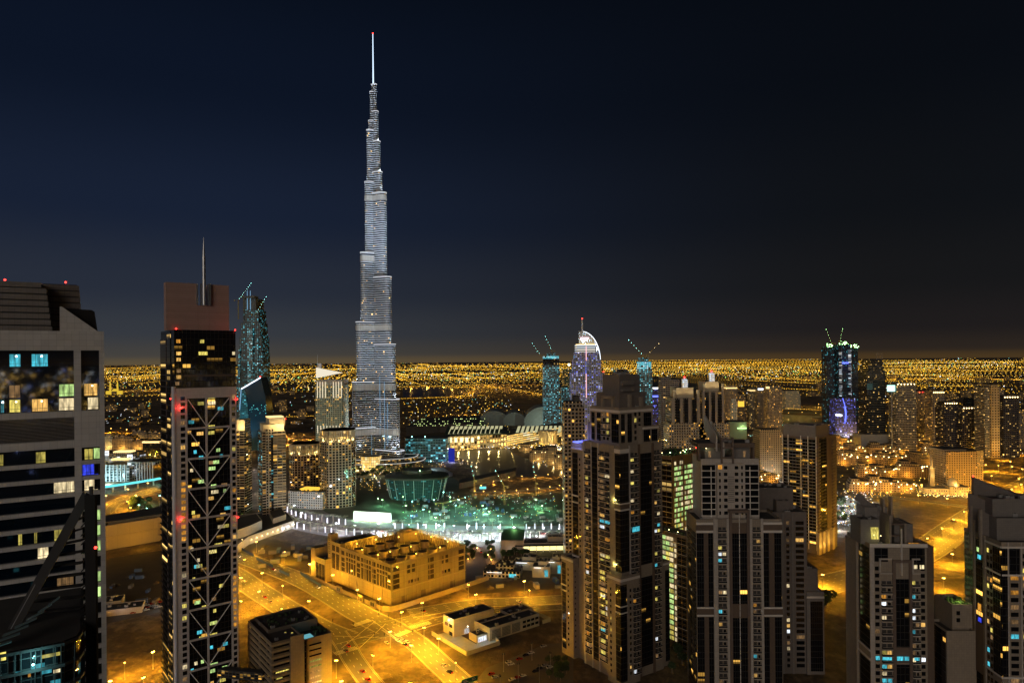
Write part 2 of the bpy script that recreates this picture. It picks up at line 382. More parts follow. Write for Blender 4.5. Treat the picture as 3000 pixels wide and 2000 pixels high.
# ---- 1. office tower in pale cladding, cut by the picture edge
def office_tower():
    B = Bld('office_tower', 'pale clad office tower with ribbon glazing and stepped louvred roof beside the slanting beam', 'tower', (-95.6, 160, 0), math.atan2(.53, .848))
    # local: x=0 is the far corner pier, the face runs to x=-60; y goes back
    FL = (-60, 0, 1, 0); U = 60.0
    t = MB()
    t.prism(rect(-60, 0, .6, 40), 0, 203, 0, 1)
    B.part(t, 'curtain_wall', ['glass_navy', 'roof_dark'])
    t = MB()      # cladding: piers, parapet, spandrels
    zs = [207.3, 202.9]
    for a, b in ((-60, -60.0+.5), (-6.0, -4.6), (-1.0, 0)): t.box(a, b, -.35, 40.0 if b == 0 else .7, 0, 203, 0)
    t.box(-60, 0, -.45, .7, 202.9, 207.3, 0)
    t.box(-60, -6, -.3, .7, 187.6, 189.0, 0); t.box(-4.6, -1, -.3, .7, 180.5, 189.0, 0); t.box(-60, -6, -.3, .7, 180.6, 182.4, 0)
    z = 180.6; k = 0
    while z > 20:
        if k: t.box(-60, -6, -.3, .7, z-.45, z+.45, 0)
        if k: t.box(-4.6, -1, -.25, .7, z-.45, z+.45, 0)
        z -= 3.58; k += 1
    B.part(t, 'cladding', ['office_panel'])
    t = MB()
    for k in range(16): t.box(-60, -6.0, -.22, .6, 182.5+k*.32, 182.66+k*.32, 0)
    B.part(t, 'louvre_band', ['grey_tile'])
    # windows: room heights seen behind the glass
    floors = [199.2, 195.7, 192.3, 189.1]
    def W(px0, px1, z, mat, h=2.9):
        def s(px):
            q = (px-1500)/2000; return (-95.6-q*160)/(.848-.53*q)
        a, b = 60-s(px0), 60-s(px1); u0, u1 = min(a, b), max(a, b)
        B.win((-60, .6, 1, 0), u0, u1, z, z+h, mat, .05)
        t = MB(); n = max(2, round((u1-u0)/.85))
        for k in range(n+1): x = -60+u0+(u1-u0)*k/n; t.box(x-.04, x+.04, .42, .5, z, z+h, 0)
        for q in (0, .24, 1): t.box(-60+u0, -60+u1, .43, .51, z+h*q-.04, z+h*q+.04, 0)
        B.part(t, 'window_frame', ['dark_metal'])
        if mat in ('lit_cyan', 'lit_warm', 'lit_yellow') and h > 2.7: t = MB(); t.ball((-60+u0+(u1-u0)*.62, .44, z+h-.5), .19, 0); B.part(t, 'room_lamp', ['lamp_white' if mat == 'lit_cyan' else 'lamp_warm'])
    for px0, px1, f, m in ((27, 60, 0, 'lit_cyan'), (92, 140, 0, 'lit_cyan'), (25, 58, 2, 'lit_dim'), (172, 216, 2, 'lit_green'), (245, 285, 2, 'lit_warm'),
                           (0, 10, 3, 'lit_cyan'), (26, 58, 3, 'lit_yellow'), (92, 139, 3, 'lit_warm'), (171, 216, 3, 'lit_cream'), (256, 287, 3, 'lit_cream')): W(px0, px1, floors[f]+.1, m, 2.8)
    for fl, lst in {0: ((-3, 7, 'lit_yellow'), (102, 131, 'lit_yellow'), (245, 270, 'lit_yellow')), 2: ((154, 215, 'lit_cream'), (244, 284, 'lit_cream')), 1: ((238, 286, 'lit_blue'),),
                    5: ((154, 193, 'lit_yellow'), (48, 60, 'lit_yellow'), (95, 104, 'lit_yellow')), 6: ((105, 137, 'lit_cream'),), 8: ((161, 210, 'lit_dim'),), 10: ((20, 46, 'lit_yellow'), (150, 215, 'lit_yellow')), 12: ((180, 205, 'lit_cream'),)}.items():
        for a, b, m in lst: W(a, b, 180.6-3.58*(fl+1)+.55, m, 2.5)
    for k in range(28):    # the narrow end strip of small lit stair windows
        z = 180.6-3.58*k-2.9
        B.win((0, 0, 0, 1), .2, 1.1, z, z+2.4, 'lit_green' if k % 3 != 1 and k > 1 else 'win_dark', .03)
        B.win((0, .6, 1, 0), -2.2, -1.05, z, z+2.4, 'lit_green' if k in (0, 4, 5, 6, 8, 9) else 'win_dark', .06)
    # stepped louvred roof
    t = MB()
    for k in range(7):
        a = .28*k; z0 = 207.3+k*1.45
        t.box(-60, -10.2-a*.6, 2+a, 30, z0, z0+1.12, 0); t.box(-60, -10.6-a*.6, 2.5+a, 29.5, z0+1.12, z0+1.45, 1)
    t.box(-60, -12.2, 3.9, 30, 217.4, 218.5, 0)
    B.part(t, 'roof_louvre', ['grey_tile', 'dark_metal'])
    t = MB()
    for k in range(8): t.box(-12.4+.02*k, -4.2-.1*k, 7+.3*k, 27, 207.3+k*1.45, 207.3+k*1.45+1.2, 0); t.box(-12.2, -4.6-.1*k, 7.6+.3*k, 26.6, 207.3+k*1.45+1.2, 208.75+k*1.45, 1)
    B.part(t, 'plant_room', ['dark_tile', 'dark_metal'])
    t = MB()      # triangular buttress
    o = [(-8.6, 207.2), (-1.0, 207.2), (-8.2, 212.9), (-8.6, 212.9)]
    t.face([(x, .2, z) for x, z in o], 0, o); t.face([(x, 1.4, z) for x, z in reversed(o)], 0)
    for k in range(4):
        a, b = o[k], o[(k+1) % 4]; t.face([(a[0], .2, a[1]), (a[0], 1.4, a[1]), (b[0], 1.4, b[1]), (b[0], .2, b[1])], 0)
    B.part(t, 'buttress', ['office_panel'])
    t = MB()
    o = [(-8.2, 212.6), (-1.2, 207.2), (-1.8, 212.0), (-2.4, 212.4)]
    t.face([(x, 1.6, z) for x, z in o], 0); t.face([(x, 5, z) for x, z in reversed(o)], 0)
    for k in range(4):
        a, b = o[k], o[(k+1) % 4]; t.face([(a[0], 1.6, a[1]), (a[0], 5, a[1]), (b[0], 5, b[1]), (b[0], 1.6, b[1])], 0)
    B.part(t, 'roof_slope', ['black_slat'])
    beacon(B.root, (-19, 5, 218.9), .22); beacon(B.root, (-7.6, 9.5, 219.4), .22)
    B.finish()
office_tower()

# ---- 2. louvred crown of the dark building below, with its long slanting beam
def louvred_crown():
    Y = 105.0
    P = lambda px, py, y=Y: (X(px, y, py), y, Z(py, px, y))
    r = thing('louvred_crown', 'dark louvred roof frame with long slanting steel beam and black mast', 'roof structure', (X(260, Y), Y, 0))
    o = r.location
    def loc(p): return (p[0]-o.x, p[1]-o.y, p[2]-o.z)
    t = MB(); t.bar(loc(P(-40, 1985, 101)), loc(P(256, 1446, 106)), 1.0, 1.35, 0); t.build('slanting_beam', ['dark_metal'], r)
    t = MB(); t.bar(loc(P(-40, 1972, 100.6)), loc(P(252, 1440, 105.6)), .12, .12, 0); t.build('beam_edge', ['steel'], r)
    t = MB(); t.box(-.8, .85, 0, .55, 90, Z(1450, 260, Y), 0); t.build('mast', ['black_slat'], r)
    t = MB(); t.box(-.1, .3, .1, .45, Z(1450, 260, Y), Z(1425, 260, Y), 0); t.build('mast_tip', ['dark_metal'], r)
    for k in range(13):
        py = 1520+k*33
        f = (py-1446)/(1985-1446); xl = 256-296*f+14
        if xl > 232: continue
        t = MB(); a, b = loc(P(xl, py+16*f, 106)), loc(P(243, py-6, 106)); t.bar(a, b, 1.2, .25, 0); t.build('louvre', ['black_slat'], r)
    # mast side slats
    for k in range(20):
        t = MB(); z = Z(1500+k*26, 250, Y); t.bar((-1.6, .4, z-1.0), (-.7, .6, z), .3, .16, 0); t.build('side_slat', ['black_slat'], r)
    beacon(r, loc(P(280, 1603)), .22); 
    # body under the frame
    b = Bld('atrium_block', 'dark glazed block with cyan lit atrium under the slanting beam', 'building', (X(120, 96), 96, 0), math.atan2(.53, .848))
    zt = 163.5
    t = MB(); o = [(-30, 0), (2.4, 0), (3.9, 1.2), (4.4, 3), (4.4, 26), (-30, 26)]; t.prism(o, 0, zt-3, 0, 1); b.part(t, 'wall', ['atrium_glass', 'roof_dark'])
    for k in range(9):
        t = MB(); z = zt-3.2-k*2.9; t.prism(inset(o, -.35-.12*(k % 3)), z-.4, z, 0, 0, True); b.part(t, 'floor_edge', ['dark_metal'])
    for k in range(16):
        t = MB(); u = -14+k*1.15; t.bar((u, -.3, zt-28), (u+.5*(k % 2), -.3, zt-3.4), .12, .2, 0); b.part(t, 'mullion', ['dark_metal'])
    fc = (0, 0, 1, 0)
    for u, z, w, h, m in ((-.6, 157.4, 1.6, .55, 'lit_cyan'), (.4, 156.4, 1.2, .8, 'lit_cyan'), (-2.8, 157.0, .7, .45, 'lit_cyan'), (.2, 153.9, 2.6, .9, 'lit_cyan'), (1.4, 154.6, 1.2, .6, 'lit_cyan'), (-3.4, 150.2, 1.8, 1.6, 'lit_cyan'), (-4.9, 150.0, .9, 1.4, 'lit_cyan'), (-2.2, 152.2, .4, .9, 'lit_cyan'), (-1.0, 152.9, 1.9, .3, 'lit_cyan'), (1.0, 152.9, 1.2, .3, 'lit_cyan'), (-3.2, 148.0, 2.8, .9, 'lit_cyan'),
                          (-4.6, 159.4, .8, 1.1, 'lit_yellow'), (1.9, 153.2, .25, 1.1, 'lit_amber'), (1.9, 151.2, .25, 1.0, 'lit_amber'), (-1.6, 156.4, .3, .5, 'lit_amber'), (-1.8, 154.5, .3, .5, 'lit_amber'), (.9, 158.6, 2.2, .45, 'lit_yellow'), (1.6, 156.2, .8, .45, 'lit_cream'), (.6, 151.6, .25, .8, 'lit_cyan')):
        b.win(fc, u-w/2, u+w/2, z, z+h, m, .05)
    t = MB(); t.ball((-1.1, -1.2, 158.4), .16, 0); t.bar((-1.1, -1.2, 158.4), (-1.1, 0, 159), .06, .06, 1); b.part(t, 'lamp', ['lamp_cyan', 'steel'])
    light(b.root, (-1.1, -1.5, 158.4), 700, (.3, .9, .9), .2)
    for k in range(7):       # roof glass fins
        t = MB(); t.bar((-7.4+k*1.3, .6+k*1.2, zt-2.6+k*.45), (-3.6+k*.9, .6+k*1.2, zt-1.9+k*.5), .9, .1, 0); b.part(t, 'roof_fin', ['fin_teal'])
    b.finish()
facade('atrium_glass', (.02, .02, .02), (.006, .008, .01), 1.3, 1.5, .9, .9, .05, .35, 'cool'); plain('fin_teal', (.10, .16, .17), .2)
louvred_crown()

# ---- 3. tower with diagonal bracing, terracotta crown and needle
def braced_tower():
    B = Bld('braced_tower', 'tall tower with white diagonal bracing, terracotta crown slab and needle spire', 'tower', (-193.0, 390, 0), math.atan2(.623, .782))
    Wd = 34.0
    t = MB(); t.prism(rect(0, Wd, 0, Wd), 0, 218.6, 0, 1); B.part(t, 'curtain_wall', [curtain('brace', p=.045, st=.8, cw=2.2, ch=3.5), 'roof_dark'])
    t = MB(); F_ = (0, 0, 1, 0); dd = .5
    for a, b in ((0, 6.6), (30.2, 34.0)): strip(t, F_, a, b, 0, 179, 0, dd)
    strip(t, F_, 0, 34, 179, 185, 0, dd+.05); strip(t, F_, 17.0-.55, 17.0+.55, 0, 181.5, 0, dd+.1)
    B.part(t, 'frame', ['frame_pale'])
    zt = 179.0; k = 0
    while zt > 0:
        zb = zt-17.5
        t = MB(); strip(t, F_, 6.6, 30.2, zb-.55, zb+.55, 0, dd); B.part(t, 'cross_beam', ['frame_pale'])
        for xa in (7.0, 29.8):
            t = MB(); t.bar((xa, -.65, zt-.6), (17.0, -.65, zb+.8), .42, .4, 0, up=(0, 1, 0)); B.part(t, 'brace', ['brace_white'])
        zt = zb; k += 1
    for k in range(51):
        z = 3+k*3.5
        B.win(F_, 3.0, 5.3, z, z+2.2, pick(.55 if 95 < z < 125 else .12, 'win_dark') if not 95 < z < 130 else 'lit_amber', dd+.03)
        B.win(F_, 31.3, 33.2, z, z+2.2, pick(.2) if z > 70 else ('lit_amber' if 75 > z > 40 else 'win_dark'), dd+.03)
        if rnd.random() < .62:
            for i in range(2 if rnd.random() < .4 else 1):
                u = rnd.uniform(7.2, 27); w = rnd.uniform(1.4, 4.2)
                if abs(u+w/2-17) < w/2+.8: u = 18
                B.win(F_, u, u+w, z+.3, z+2.3, rnd.choice(['lit_yellow', 'lit_yellow', 'lit_cream', 'lit_dim', 'lit_warm', 'lit_cyan', 'lit_green']), .04)
    # pale corner tube and side bays with slanted fins
    t = MB(); t.tube((-.4, .2, 0), (-.4, .2, 186), 1.2, 1.2, 10, 0); B.part(t, 'corner_column', ['column_pale'])
    Ls = (0, Wd, 0, -1)
    t = MB(); strip(t, Ls, 0, 15, 0, 214, 0, .4); B.part(t, 'side_bay', [curtain('side', (.10, .085, .09), .12, 1.0, 'mix', 15, 3.5)])
    t = MB(); strip(t, Ls, 17.5, 25.5, 0, 218, 0, .4); B.part(t, 'side_bay', [curtain('side2', (.05, .06, .07), .22, .8, 'mix', 4, 3.5)])
    for k in range(46):
        z = 8+k*3.5
        t = MB(); t.bar((-.5, 34-25.5, z-1.4), (-1.3, 34-17.5, z+.2), .9, .2, 0); B.part(t, 'side_fin', ['dark_metal'])
        t = MB(); t.bar((-.5, 34-15, z-1.2), (-1.3, 34-1, z+.2), .9, .2, 0); B.part(t, 'side_fin', ['dark_metal'])
    # upper box windows
    for u, z, w, m in ((14, 211, 2.2, 'lit_yellow'), (13, 204, 5, 'lit_yellow'), (1.2, 211, 2.2, 'lit_amber'), (1.2, 204, 2.5, 'lit_warm'), (1.2, 200.5, 2.2, 'lit_warm'), (1.2, 194, 2.2, 'lit_dim'), (1.2, 190.5, 2.4, 'lit_warm'), (32, 204, 1.6, 'lit_cream'), (.6, 186.8, 2, 'lit_dim')):
        B.win(F_, u, u+w, z, z+2, m, .06)
    t = MB(); strip(t, F_, 5, 33, 191.6, 192.5, 0, .2); B.part(t, 'sill_band', ['frame_brown'])
    t = MB()
    t.box(-2, 15.1, 9, 15, 218.6, 246.5, 0); t.box(21.4, 33, 9, 15, 218.6, 246.5, 0); t.box(15.1, 21.4, 9, 15, 218.6, 233.8, 0); B.part(t, 'crown_slab', ['terracotta'])
    t = MB()
    for xx in (14.3, 16.4, 20.6, 21.6): t.box(xx, xx+.7, 7.6, 9, 234, 246.6, 0)
    B.part(t, 'spire_guide', ['steel'])
    t = MB(); t.tube((18.5, 8.2, 234), (18.5, 8.2, 262), 1.05, .95, 10, 0); t.tube((18.5, 8.2, 262), (18.5, 8.2, 274.5), .95, .08, 10, 0); B.part(t, 'spire', ['steel'])
    for p, pw in (((33.6, -.6, 219), 900), ((-1.3, 4, 179), 900), ((3.2, -1.4, 174), 1600), ((34.4, -1, 177.5), 700), ((3.0, -1.2, 110), 1600), ((34.4, -1, 106.5), 900), ((3, 8.2, 219.5), 0)): beacon(B.root, p, .42, pw)
    B.finish()
braced_tower()

# ---- the four stone residential towers on the other bank
plain('roof_metal', (.26, .25, .24), .6, mottle=.3)
def wing(B, x0, x1, y0, y1, z0, z1, mat='beige_tile', par=1.3, name='wall'):
    o = rect(x0, x1, y0, y1)
    t = MB(); t.prism(o, z0, z1, 0, -1); t.parapet(o, z1-par, z1, .45, 0); B.part(t, name, [mat])
    t = MB(); t.face([(x, y, z1-par) for x, y in inset(o, .4)], 0); t.box((x0+x1)/2-1.5, (x0+x1)/2+.6, (y0+y1)/2-1, (y0+y1)/2+.8, z1-par, z1-par+1.1, 0); B.part(t, 'roof', ['roof_dark'])
    w, d = x1-x0, y1-y0
    for k in range(min(5, int(w*d/70))):
        t = MB(); cx, cy, s = rnd.uniform(x0+2, x1-3), rnd.uniform(y0+1.6, y1-3), rnd.uniform(.7, 1.3); t.box(cx, cx+s*2, cy, cy+s*1.4, z1-par, z1-par+s*1.5, 0); t.tube((cx+s, cy+s*.7, z1-par+s*1.5), (cx+s, cy+s*.7, z1-par+s*1.5+.3), s*.55, s*.55, 8, 1); B.part(t, 'roof_unit', ['roof_metal', 'dark_metal'])
def band(B, fc, u0, u1, z, h=1.0, d=.45, mat='trim_white'):
    t = MB(); strip(t, fc, u0, u1, z, z+h, 0, d); B.part(t, 'cornice', [mat])
def glass(B, fc, u0, u1, z0, z1, key='tower', p=.02, d=.12, **k):
    t = MB(); strip(t, fc, u0, u1, z0, z1, 0, d); B.part(t, 'glazed_strip', [curtain(key, p=p, **k)])
def pier(B, fc, u0, u1, z0, z1, mat='white_panel', d=.5):
    t = MB(); strip(t, fc, u0, u1, z0, z1, 0, d); B.part(t, 'pier', [mat])

panel('crown_tile', (.15, .13, .12), .9, .9, .05, .6)
def tower_a():
    B = Bld('residential_tower', 'tallest stepped stone residential tower with slab crown and blue lit terrace', 'tower', (66, 420, 0), math.atan2(.55, .83))
    fh = 3.62; T = 146.0
    wing(B, 0, 36, 0, 36, 0, T); wing(B, 2, 15, 36, 50, 0, 143.5); wing(B, -2.5, 12, 44, 57, 0, 66.6); wing(B, -3.5, 12, -3.5, 9, 0, 67); wing(B, 34, 44, 2, 15, 0, 68)
    wing(B, 4, 33, 5, 33, T-1.3, 169); wing(B, 6, 27, 24, 38, 143, 158, 'dark_tile'); wing(B, 7, 30, 8, 30, 167.6, 178, 'dark_tile'); wing(B, 9, 27, 10, 26, 176.6, 189.5, 'crown_tile', .4); wing(B, 20, 34, 1, 14, T-1.3, 157)
    t = MB(); t.box(10, 20, 8.2, 10, 183, 185.5, 0); t.box(10, 20, 7.8, 10, 179, 180.5, 0); B.part(t, 'crown_ledge', ['grey_tile'])
    for x0, y0, x1, y1, z0, z1 in ((5.5, 12, 8, 14, 169, 176), (5.5, 22, 8, 24, 169, 176), (5.5, 12, 6.5, 24, 174.2, 176), (14, 6, 16, 8, 169, 177), (24, 6, 26, 8, 169, 175)):
        t = MB(); t.box(x0, x1, y0, y1, z0, z1, 0); B.part(t, 'roof_frame', ['beige_tile'])
    Ls = (0, 36, 0, -1); Fr = (0, 0, 1, 0)
    B.balconies(Ls, 2.5, 8, 8, T-2, fh, .4); glass(B, Ls, 9.2, 14.5, 6, T-3, 'brown', .02); B.balconies(Ls, 16.5, 26, 8, T-2, fh, .5); pier(B, Ls, 27, 31, 0, T, 'beige_tile', .35); glass(B, Ls, 31.5, 36.1, 68, T-5, 'bay', .02, .3)
    pier(B, Ls, 15, 16.2, 0, T, 'white_panel'); pier(B, Ls, .3, 2.0, 0, T, 'white_panel'); pier(B, Ls, 8.3, 9.1, 0, T, 'white_panel')
    glass(B, Fr, 0, 6.8, 68, T-5, 'bay', .02, .3); B.balconies(Fr, 8.2, 14.6, 8, T-2, fh, .35); pier(B, Fr, 7, 8, 0, T, 'white_panel'); pier(B, Fr, 14.8, 16.4, 0, T, 'brown_tile', .6); glass(B, Fr, 16.6, 26.4, 70, T-6, 'wide', .03, .2); glass(B, Fr, 16.6, 26.4, 6, 62, 'wide', .03, .2)
    pier(B, Fr, 26.6, 28.4, 0, T, 'brown_tile', .6); B.balconies(Fr, 28.6, 33.8, 8, T-2, fh, .16)
    for fc, a, b in ((Ls, 31, 36.3), (Fr, -.3, 7)):
        band(B, fc, a, b, T-4.5, 2.4); band(B, fc, a, b, 106, 1.0, .7); band(B, fc, a, b, 110, .8, .7)
        t = MB(); strip(t, fc, a, b, 107, 110, 0, .45); B.part(t, 'spandrel', ['brown_tile'])
    # left wing
    Lw = (2, 50, 0, -1); glass(B, Lw, .6, 6.2, 60, 137, 'purple', .01); B.windows(Lw, 7, 9.4, 66, 138, fh, 1.2, 1.5, .03); band(B, Lw, 0, 14, 139, 1.2); band(B, Lw, 0, 6.6, 103, .9, .6); band(B, Lw, 0, 6.6, 107.5, .9, .6); band(B, Lw, 0, 6.6, 66.8, 1.1, .6)
    t = MB(); t.box(2.4, 14.6, 44, 49.5, 143.6, 144.1, 0); B.part(t, 'terrace_light', ['glow_blue']); light(B.root, (0.5, 44, 147), 5000, (.2, .25, 1), .5)
    Lo = (-2.5, 57, 0, -1); glass(B, Lo, .8, 5, 4, 62, 'purple', .01); B.windows(Lo, 6, 9, 6, 62, fh, 1.3, 1.5, .02); band(B, Lo, 0, 13, 64.2, 1.4); band(B, Lo, 0, 6, 46.5, .8, .6); band(B, Lo, 0, 6, 42.8, .8, .6)
    Fo = (-2.5, 44, 1, 0); B.windows(Fo, 1, 2.2, 6, 62, fh, .7, 1.2, .02)
    # corner bump
    Lb = (-3.5, 9, 0, -1); Fb = (-3.5, -3.5, 1, 0)
    for fc, a in ((Lb, 12.5), (Fb, 15.5)): band(B, fc, 0, a, 64, 1.5); band(B, fc, (7.8 if fc is Lb else -.2), (12.7 if fc is Lb else 5), 44.5, .8, .6); band(B, fc, (7.8 if fc is Lb else -.2), (12.7 if fc is Lb else 5), 48.5, .8, .6)
    B.windows(Lb, .8, 5.5, 5, 62, fh, 1.3, 1.7, .04); glass(B, Lb, 8, 12.6, 3, 62, 'bay2', .01, .3); glass(B, Fb, 0, 4.6, 3, 62, 'bay2', .01, .3); B.windows(Fb, 6.4, 9, 5, 62, fh, 1.3, 1.7, .05); B.balconies(Fb, 10, 15.3, 5, 62, fh, .1)
    Rb = (34, 2, 1, 0); B.windows(Rb, 1, 4.2, 5, 62, fh, 1.3, 1.7, .05); glass(B, Rb, 6, 9.8, 3, 62, 'bay2', .01); band(B, Rb, 0, 10, 65.6, 1.2)
    # upper core
    Lc = (4, 33, 0, -1); Fc = (4, 5, 1, 0)
    for fc, W_ in ((Lc, 28), (Fc, 29)):
        for u0, u1, m in ((1.5, 4.5, .2), (7, 10.5, .55), (21, 27.6, .1)): glass(B, fc, u0, u1, 147, 165, 'core', .04, .2, cw=1.6)
        B.windows(fc, 12, 19, 147, 166, 3.8, 1.8, 2.4, .35, 2)
        band(B, fc, 0, W_, 165.8, 1.6)
    for z in (150.2, 154, 158): 
        B.put('balcony', Lc, 15.5, z, balc_mesh(8, 1.3, ('white_wall', 'rail_glass')), 0)
    Rc = (20, 1, 1, 0); glass(B, Rc, 1, 6.5, 147, 154.5, 'core', .011, .2, cw=1.6); glass(B, Rc, 8, 13, 147, 154.5, 'core', .09, .2, cw=1.6); band(B, Rc, 0, 14, 155, 1.2)
    # two yellow wall washers on the blank strip, and lit balconies
    for z in (112, 72, 40): light(B.root, (-1.2, 5.2, z), 900, (1, .9, .25), .3)
    B.win(Fr, 8.4, 14.4, 92.2, 95.2, 'lit_cyan', 1.45)
    for z in (71.6, 49.8, 42.4, 28): B.win(Ls, 16.8, 20, z, z+2.6, 'lit_yellow', .12)
    B.finish(100)
tower_a()

def tower_b():
    B = Bld('residential_tower', 'flat fronted stone residential tower with dark central bay and slanting roof fins', 'tower', (104, 389, 0), math.radians(-1.5))
    fh = 3.62; T = 108.0; Fr = (0, 0, 1, 0); Ls = (0, 22, 0, -1)
    wing(B, 0, 48.4, 0, 24, 0, T); wing(B, 4.4, 37.5, 5, 26, T-1.3, 141.6, 'white_panel'); wing(B, 3.0, 35.5, 6, 26, 148, 150.5, 'brown_tile', .3); wing(B, 8, 18, 10, 24, 140, 148, 'grey_tile'); wing(B, 23.5, 34, 10, 24, 140, 148, 'grey_tile')
    for xx in (3.0, 34.3): 
        t = MB(); t.box(xx, xx+1.2, 6, 10, 140.3, 148, 0); B.part(t, 'penthouse_column', ['brown_tile'])
    def bays(T0, z0):
        glass(B, Fr, .3, 4.3, z0, T0, 'bay', .01); pier(B, Fr, 4.3, 6.8, z0, T0, 'brown_tile', .3); glass(B, Fr, 6.8, 9.6, z0, T0, 'bay', .01)
        glass(B, Fr, 38.0, 41, z0, T0, 'bay', .01); pier(B, Fr, 41, 44, z0, T0, 'brown_tile', .3); glass(B, Fr, 44, 48.1, z0, T0, 'bay', .01)
    bays(100.4, 57.5); bays(52.4, 2)
    for z in (57.3, 53): 
        for a, b in ((0, 9.6), (37.9, 48.4)): band(B, Fr, a, b, z, .9, .7)
    for z in (105, 100.4):
        for a, b in ((0, 9.6), (37.9, 48.4)): band(B, Fr, a, b, z, 1.3, .7)
    for z0, z1 in ((101.7, 105), (53.9, 57.3)):
        for a, b in ((0, 9.6), (37.9, 48.4)):
            t = MB(); strip(t, Fr, a, b, z0, z1, 0, .4); B.part(t, 'spandrel', ['brown_tile'])
    for a, b in ((9.7, 12.1), (17.1, 18.5), (30.2, 31.6), (36.4, 37.8)): pier(B, Fr, a, b, 0, T+.4, 'white_panel', .7)
    B.balconies(Fr, 12.3, 17, 3, T-2, fh, .22); B.balconies(Fr, 31.8, 36.2, 3, T-2, fh, .22)
    for a, b in ((18.7, 20.2), (28.6, 30.1)): pier(B, Fr, a, b, 0, 113, 'frame_brown', .8)
    t = MB(); strip(t, Fr, 18.7, 30.1, 111.6, 113.2, 0, .9); t.box(18.7, 30.1, 0, 5, 111.6, 113.2, 0); B.part(t, 'bay_head', ['frame_brown'])
    for z0, z1 in ((6, 52), (60, 100)): glass(B, Fr, 20.2, 28.6, z0, z1, 'core_b', .01, .2, cw=1.4)
    t = MB(); strip(t, Fr, 20.2, 28.6, 100, 106, 0, .3); strip(t, Fr, 20.2, 28.6, 52, 60, 0, .3); B.part(t, 'spandrel', ['brown_tile'])
    t = MB()
    for k in range(30): strip(t, Fr, 24.2, 24.6, 2+k*3.62, 2+k*3.62+3.3, 0, .45)
    B.part(t, 'bay_mullion', ['trim_white'])
    # upper block
    Fu = (4.4, 5, 1, 0)
    pier(B, Fu, 8.5, 24.5, T, 139, 'white_panel', 2.2); Fp = (4.4, 2.8, 1, 0)
    for k in range(8):
        z = T+2+k*3.7
        for u, w in ((9.6, 1.0), (12.4, 2.0), (18.6, 2.0), (22.2, 1.0)): B.win(Fp, u, u+w, z, z+1.9, pick(.05), .04)
        for a, b in ((0.6, 8), (25, 32.6)): B.win(Fu, a, b, z-.8, z+2.2, pick(.03), .1)
        for a, b in ((0, 8.4), (24.7, 33)): band(B, Fu, a, b, z-1.3, .4, .3)
    t = MB()
    for k in range(14): strip(t, Fp, 14.8, 18.2, T+9+k*1.1, T+9.5+k*1.1, 0, .12)
    B.part(t, 'vent_louvre', ['grey_tile'])
    for a, b in ((5.4, 5.9), (27.6, 28.1)): pier(B, Fu, a, b, T, 137, 'trim_white', .3)
    for u, z in ((10, 141.9), (30, 141.9)): B.win((8, 10, 1, 0), u-8, u-6.6, z, z+3.4, 'lit_dim', .05)
    for u, m in ((9.2, 'lit_amber'), (10.4, 'lit_amber')): B.win(Fu, u, u+1, 136, 138.4, m, 2.3)
    # roof fins
    for xx, zz in ((13.0, 163), (17.0, 159)):
        t = MB(); o = [(5, zz-17), (32, zz-7), (32, zz+2), (5, zz-8)]
        t.face([(xx, y, z) for y, z in o][::-1], 0); t.face([(xx+.9, y, z) for y, z in o], 0)
        for k in range(4):
            a, b = o[k], o[(k+1) % 4]; t.face([(xx, a[0], a[1]), (xx+.9, a[0], a[1]), (xx+.9, b[0], b[1]), (xx, b[0], b[1])], 0)
        B.part(t, 'roof_fin', ['white_panel'])
    for xx in (15.6, 22.0):
        t = MB(); t.box(xx, xx+.9, 3.6, 5.2, T, 154, 0); B.part(t, 'roof_column', ['frame_brown'])
    t = MB(); 
    for z in (142, 147.5, 152.5): t.box(16.5, 22, 3.8, 5, z, z+.8, 0)
    B.part(t, 'roof_beam', ['frame_brown'])
    light(B.root, (8.5, 8.8, 147.3), 350, (.9, .9, .4), .2); t = MB(); t.ball((8.5, 9, 147.2), .22, 0); B.part(t, 'lamp', ['lamp_warm'])
    glass(B, Ls, .4, 21.6, 2, 100, 'bay', .01)
    B.finish(100)
tower_b()

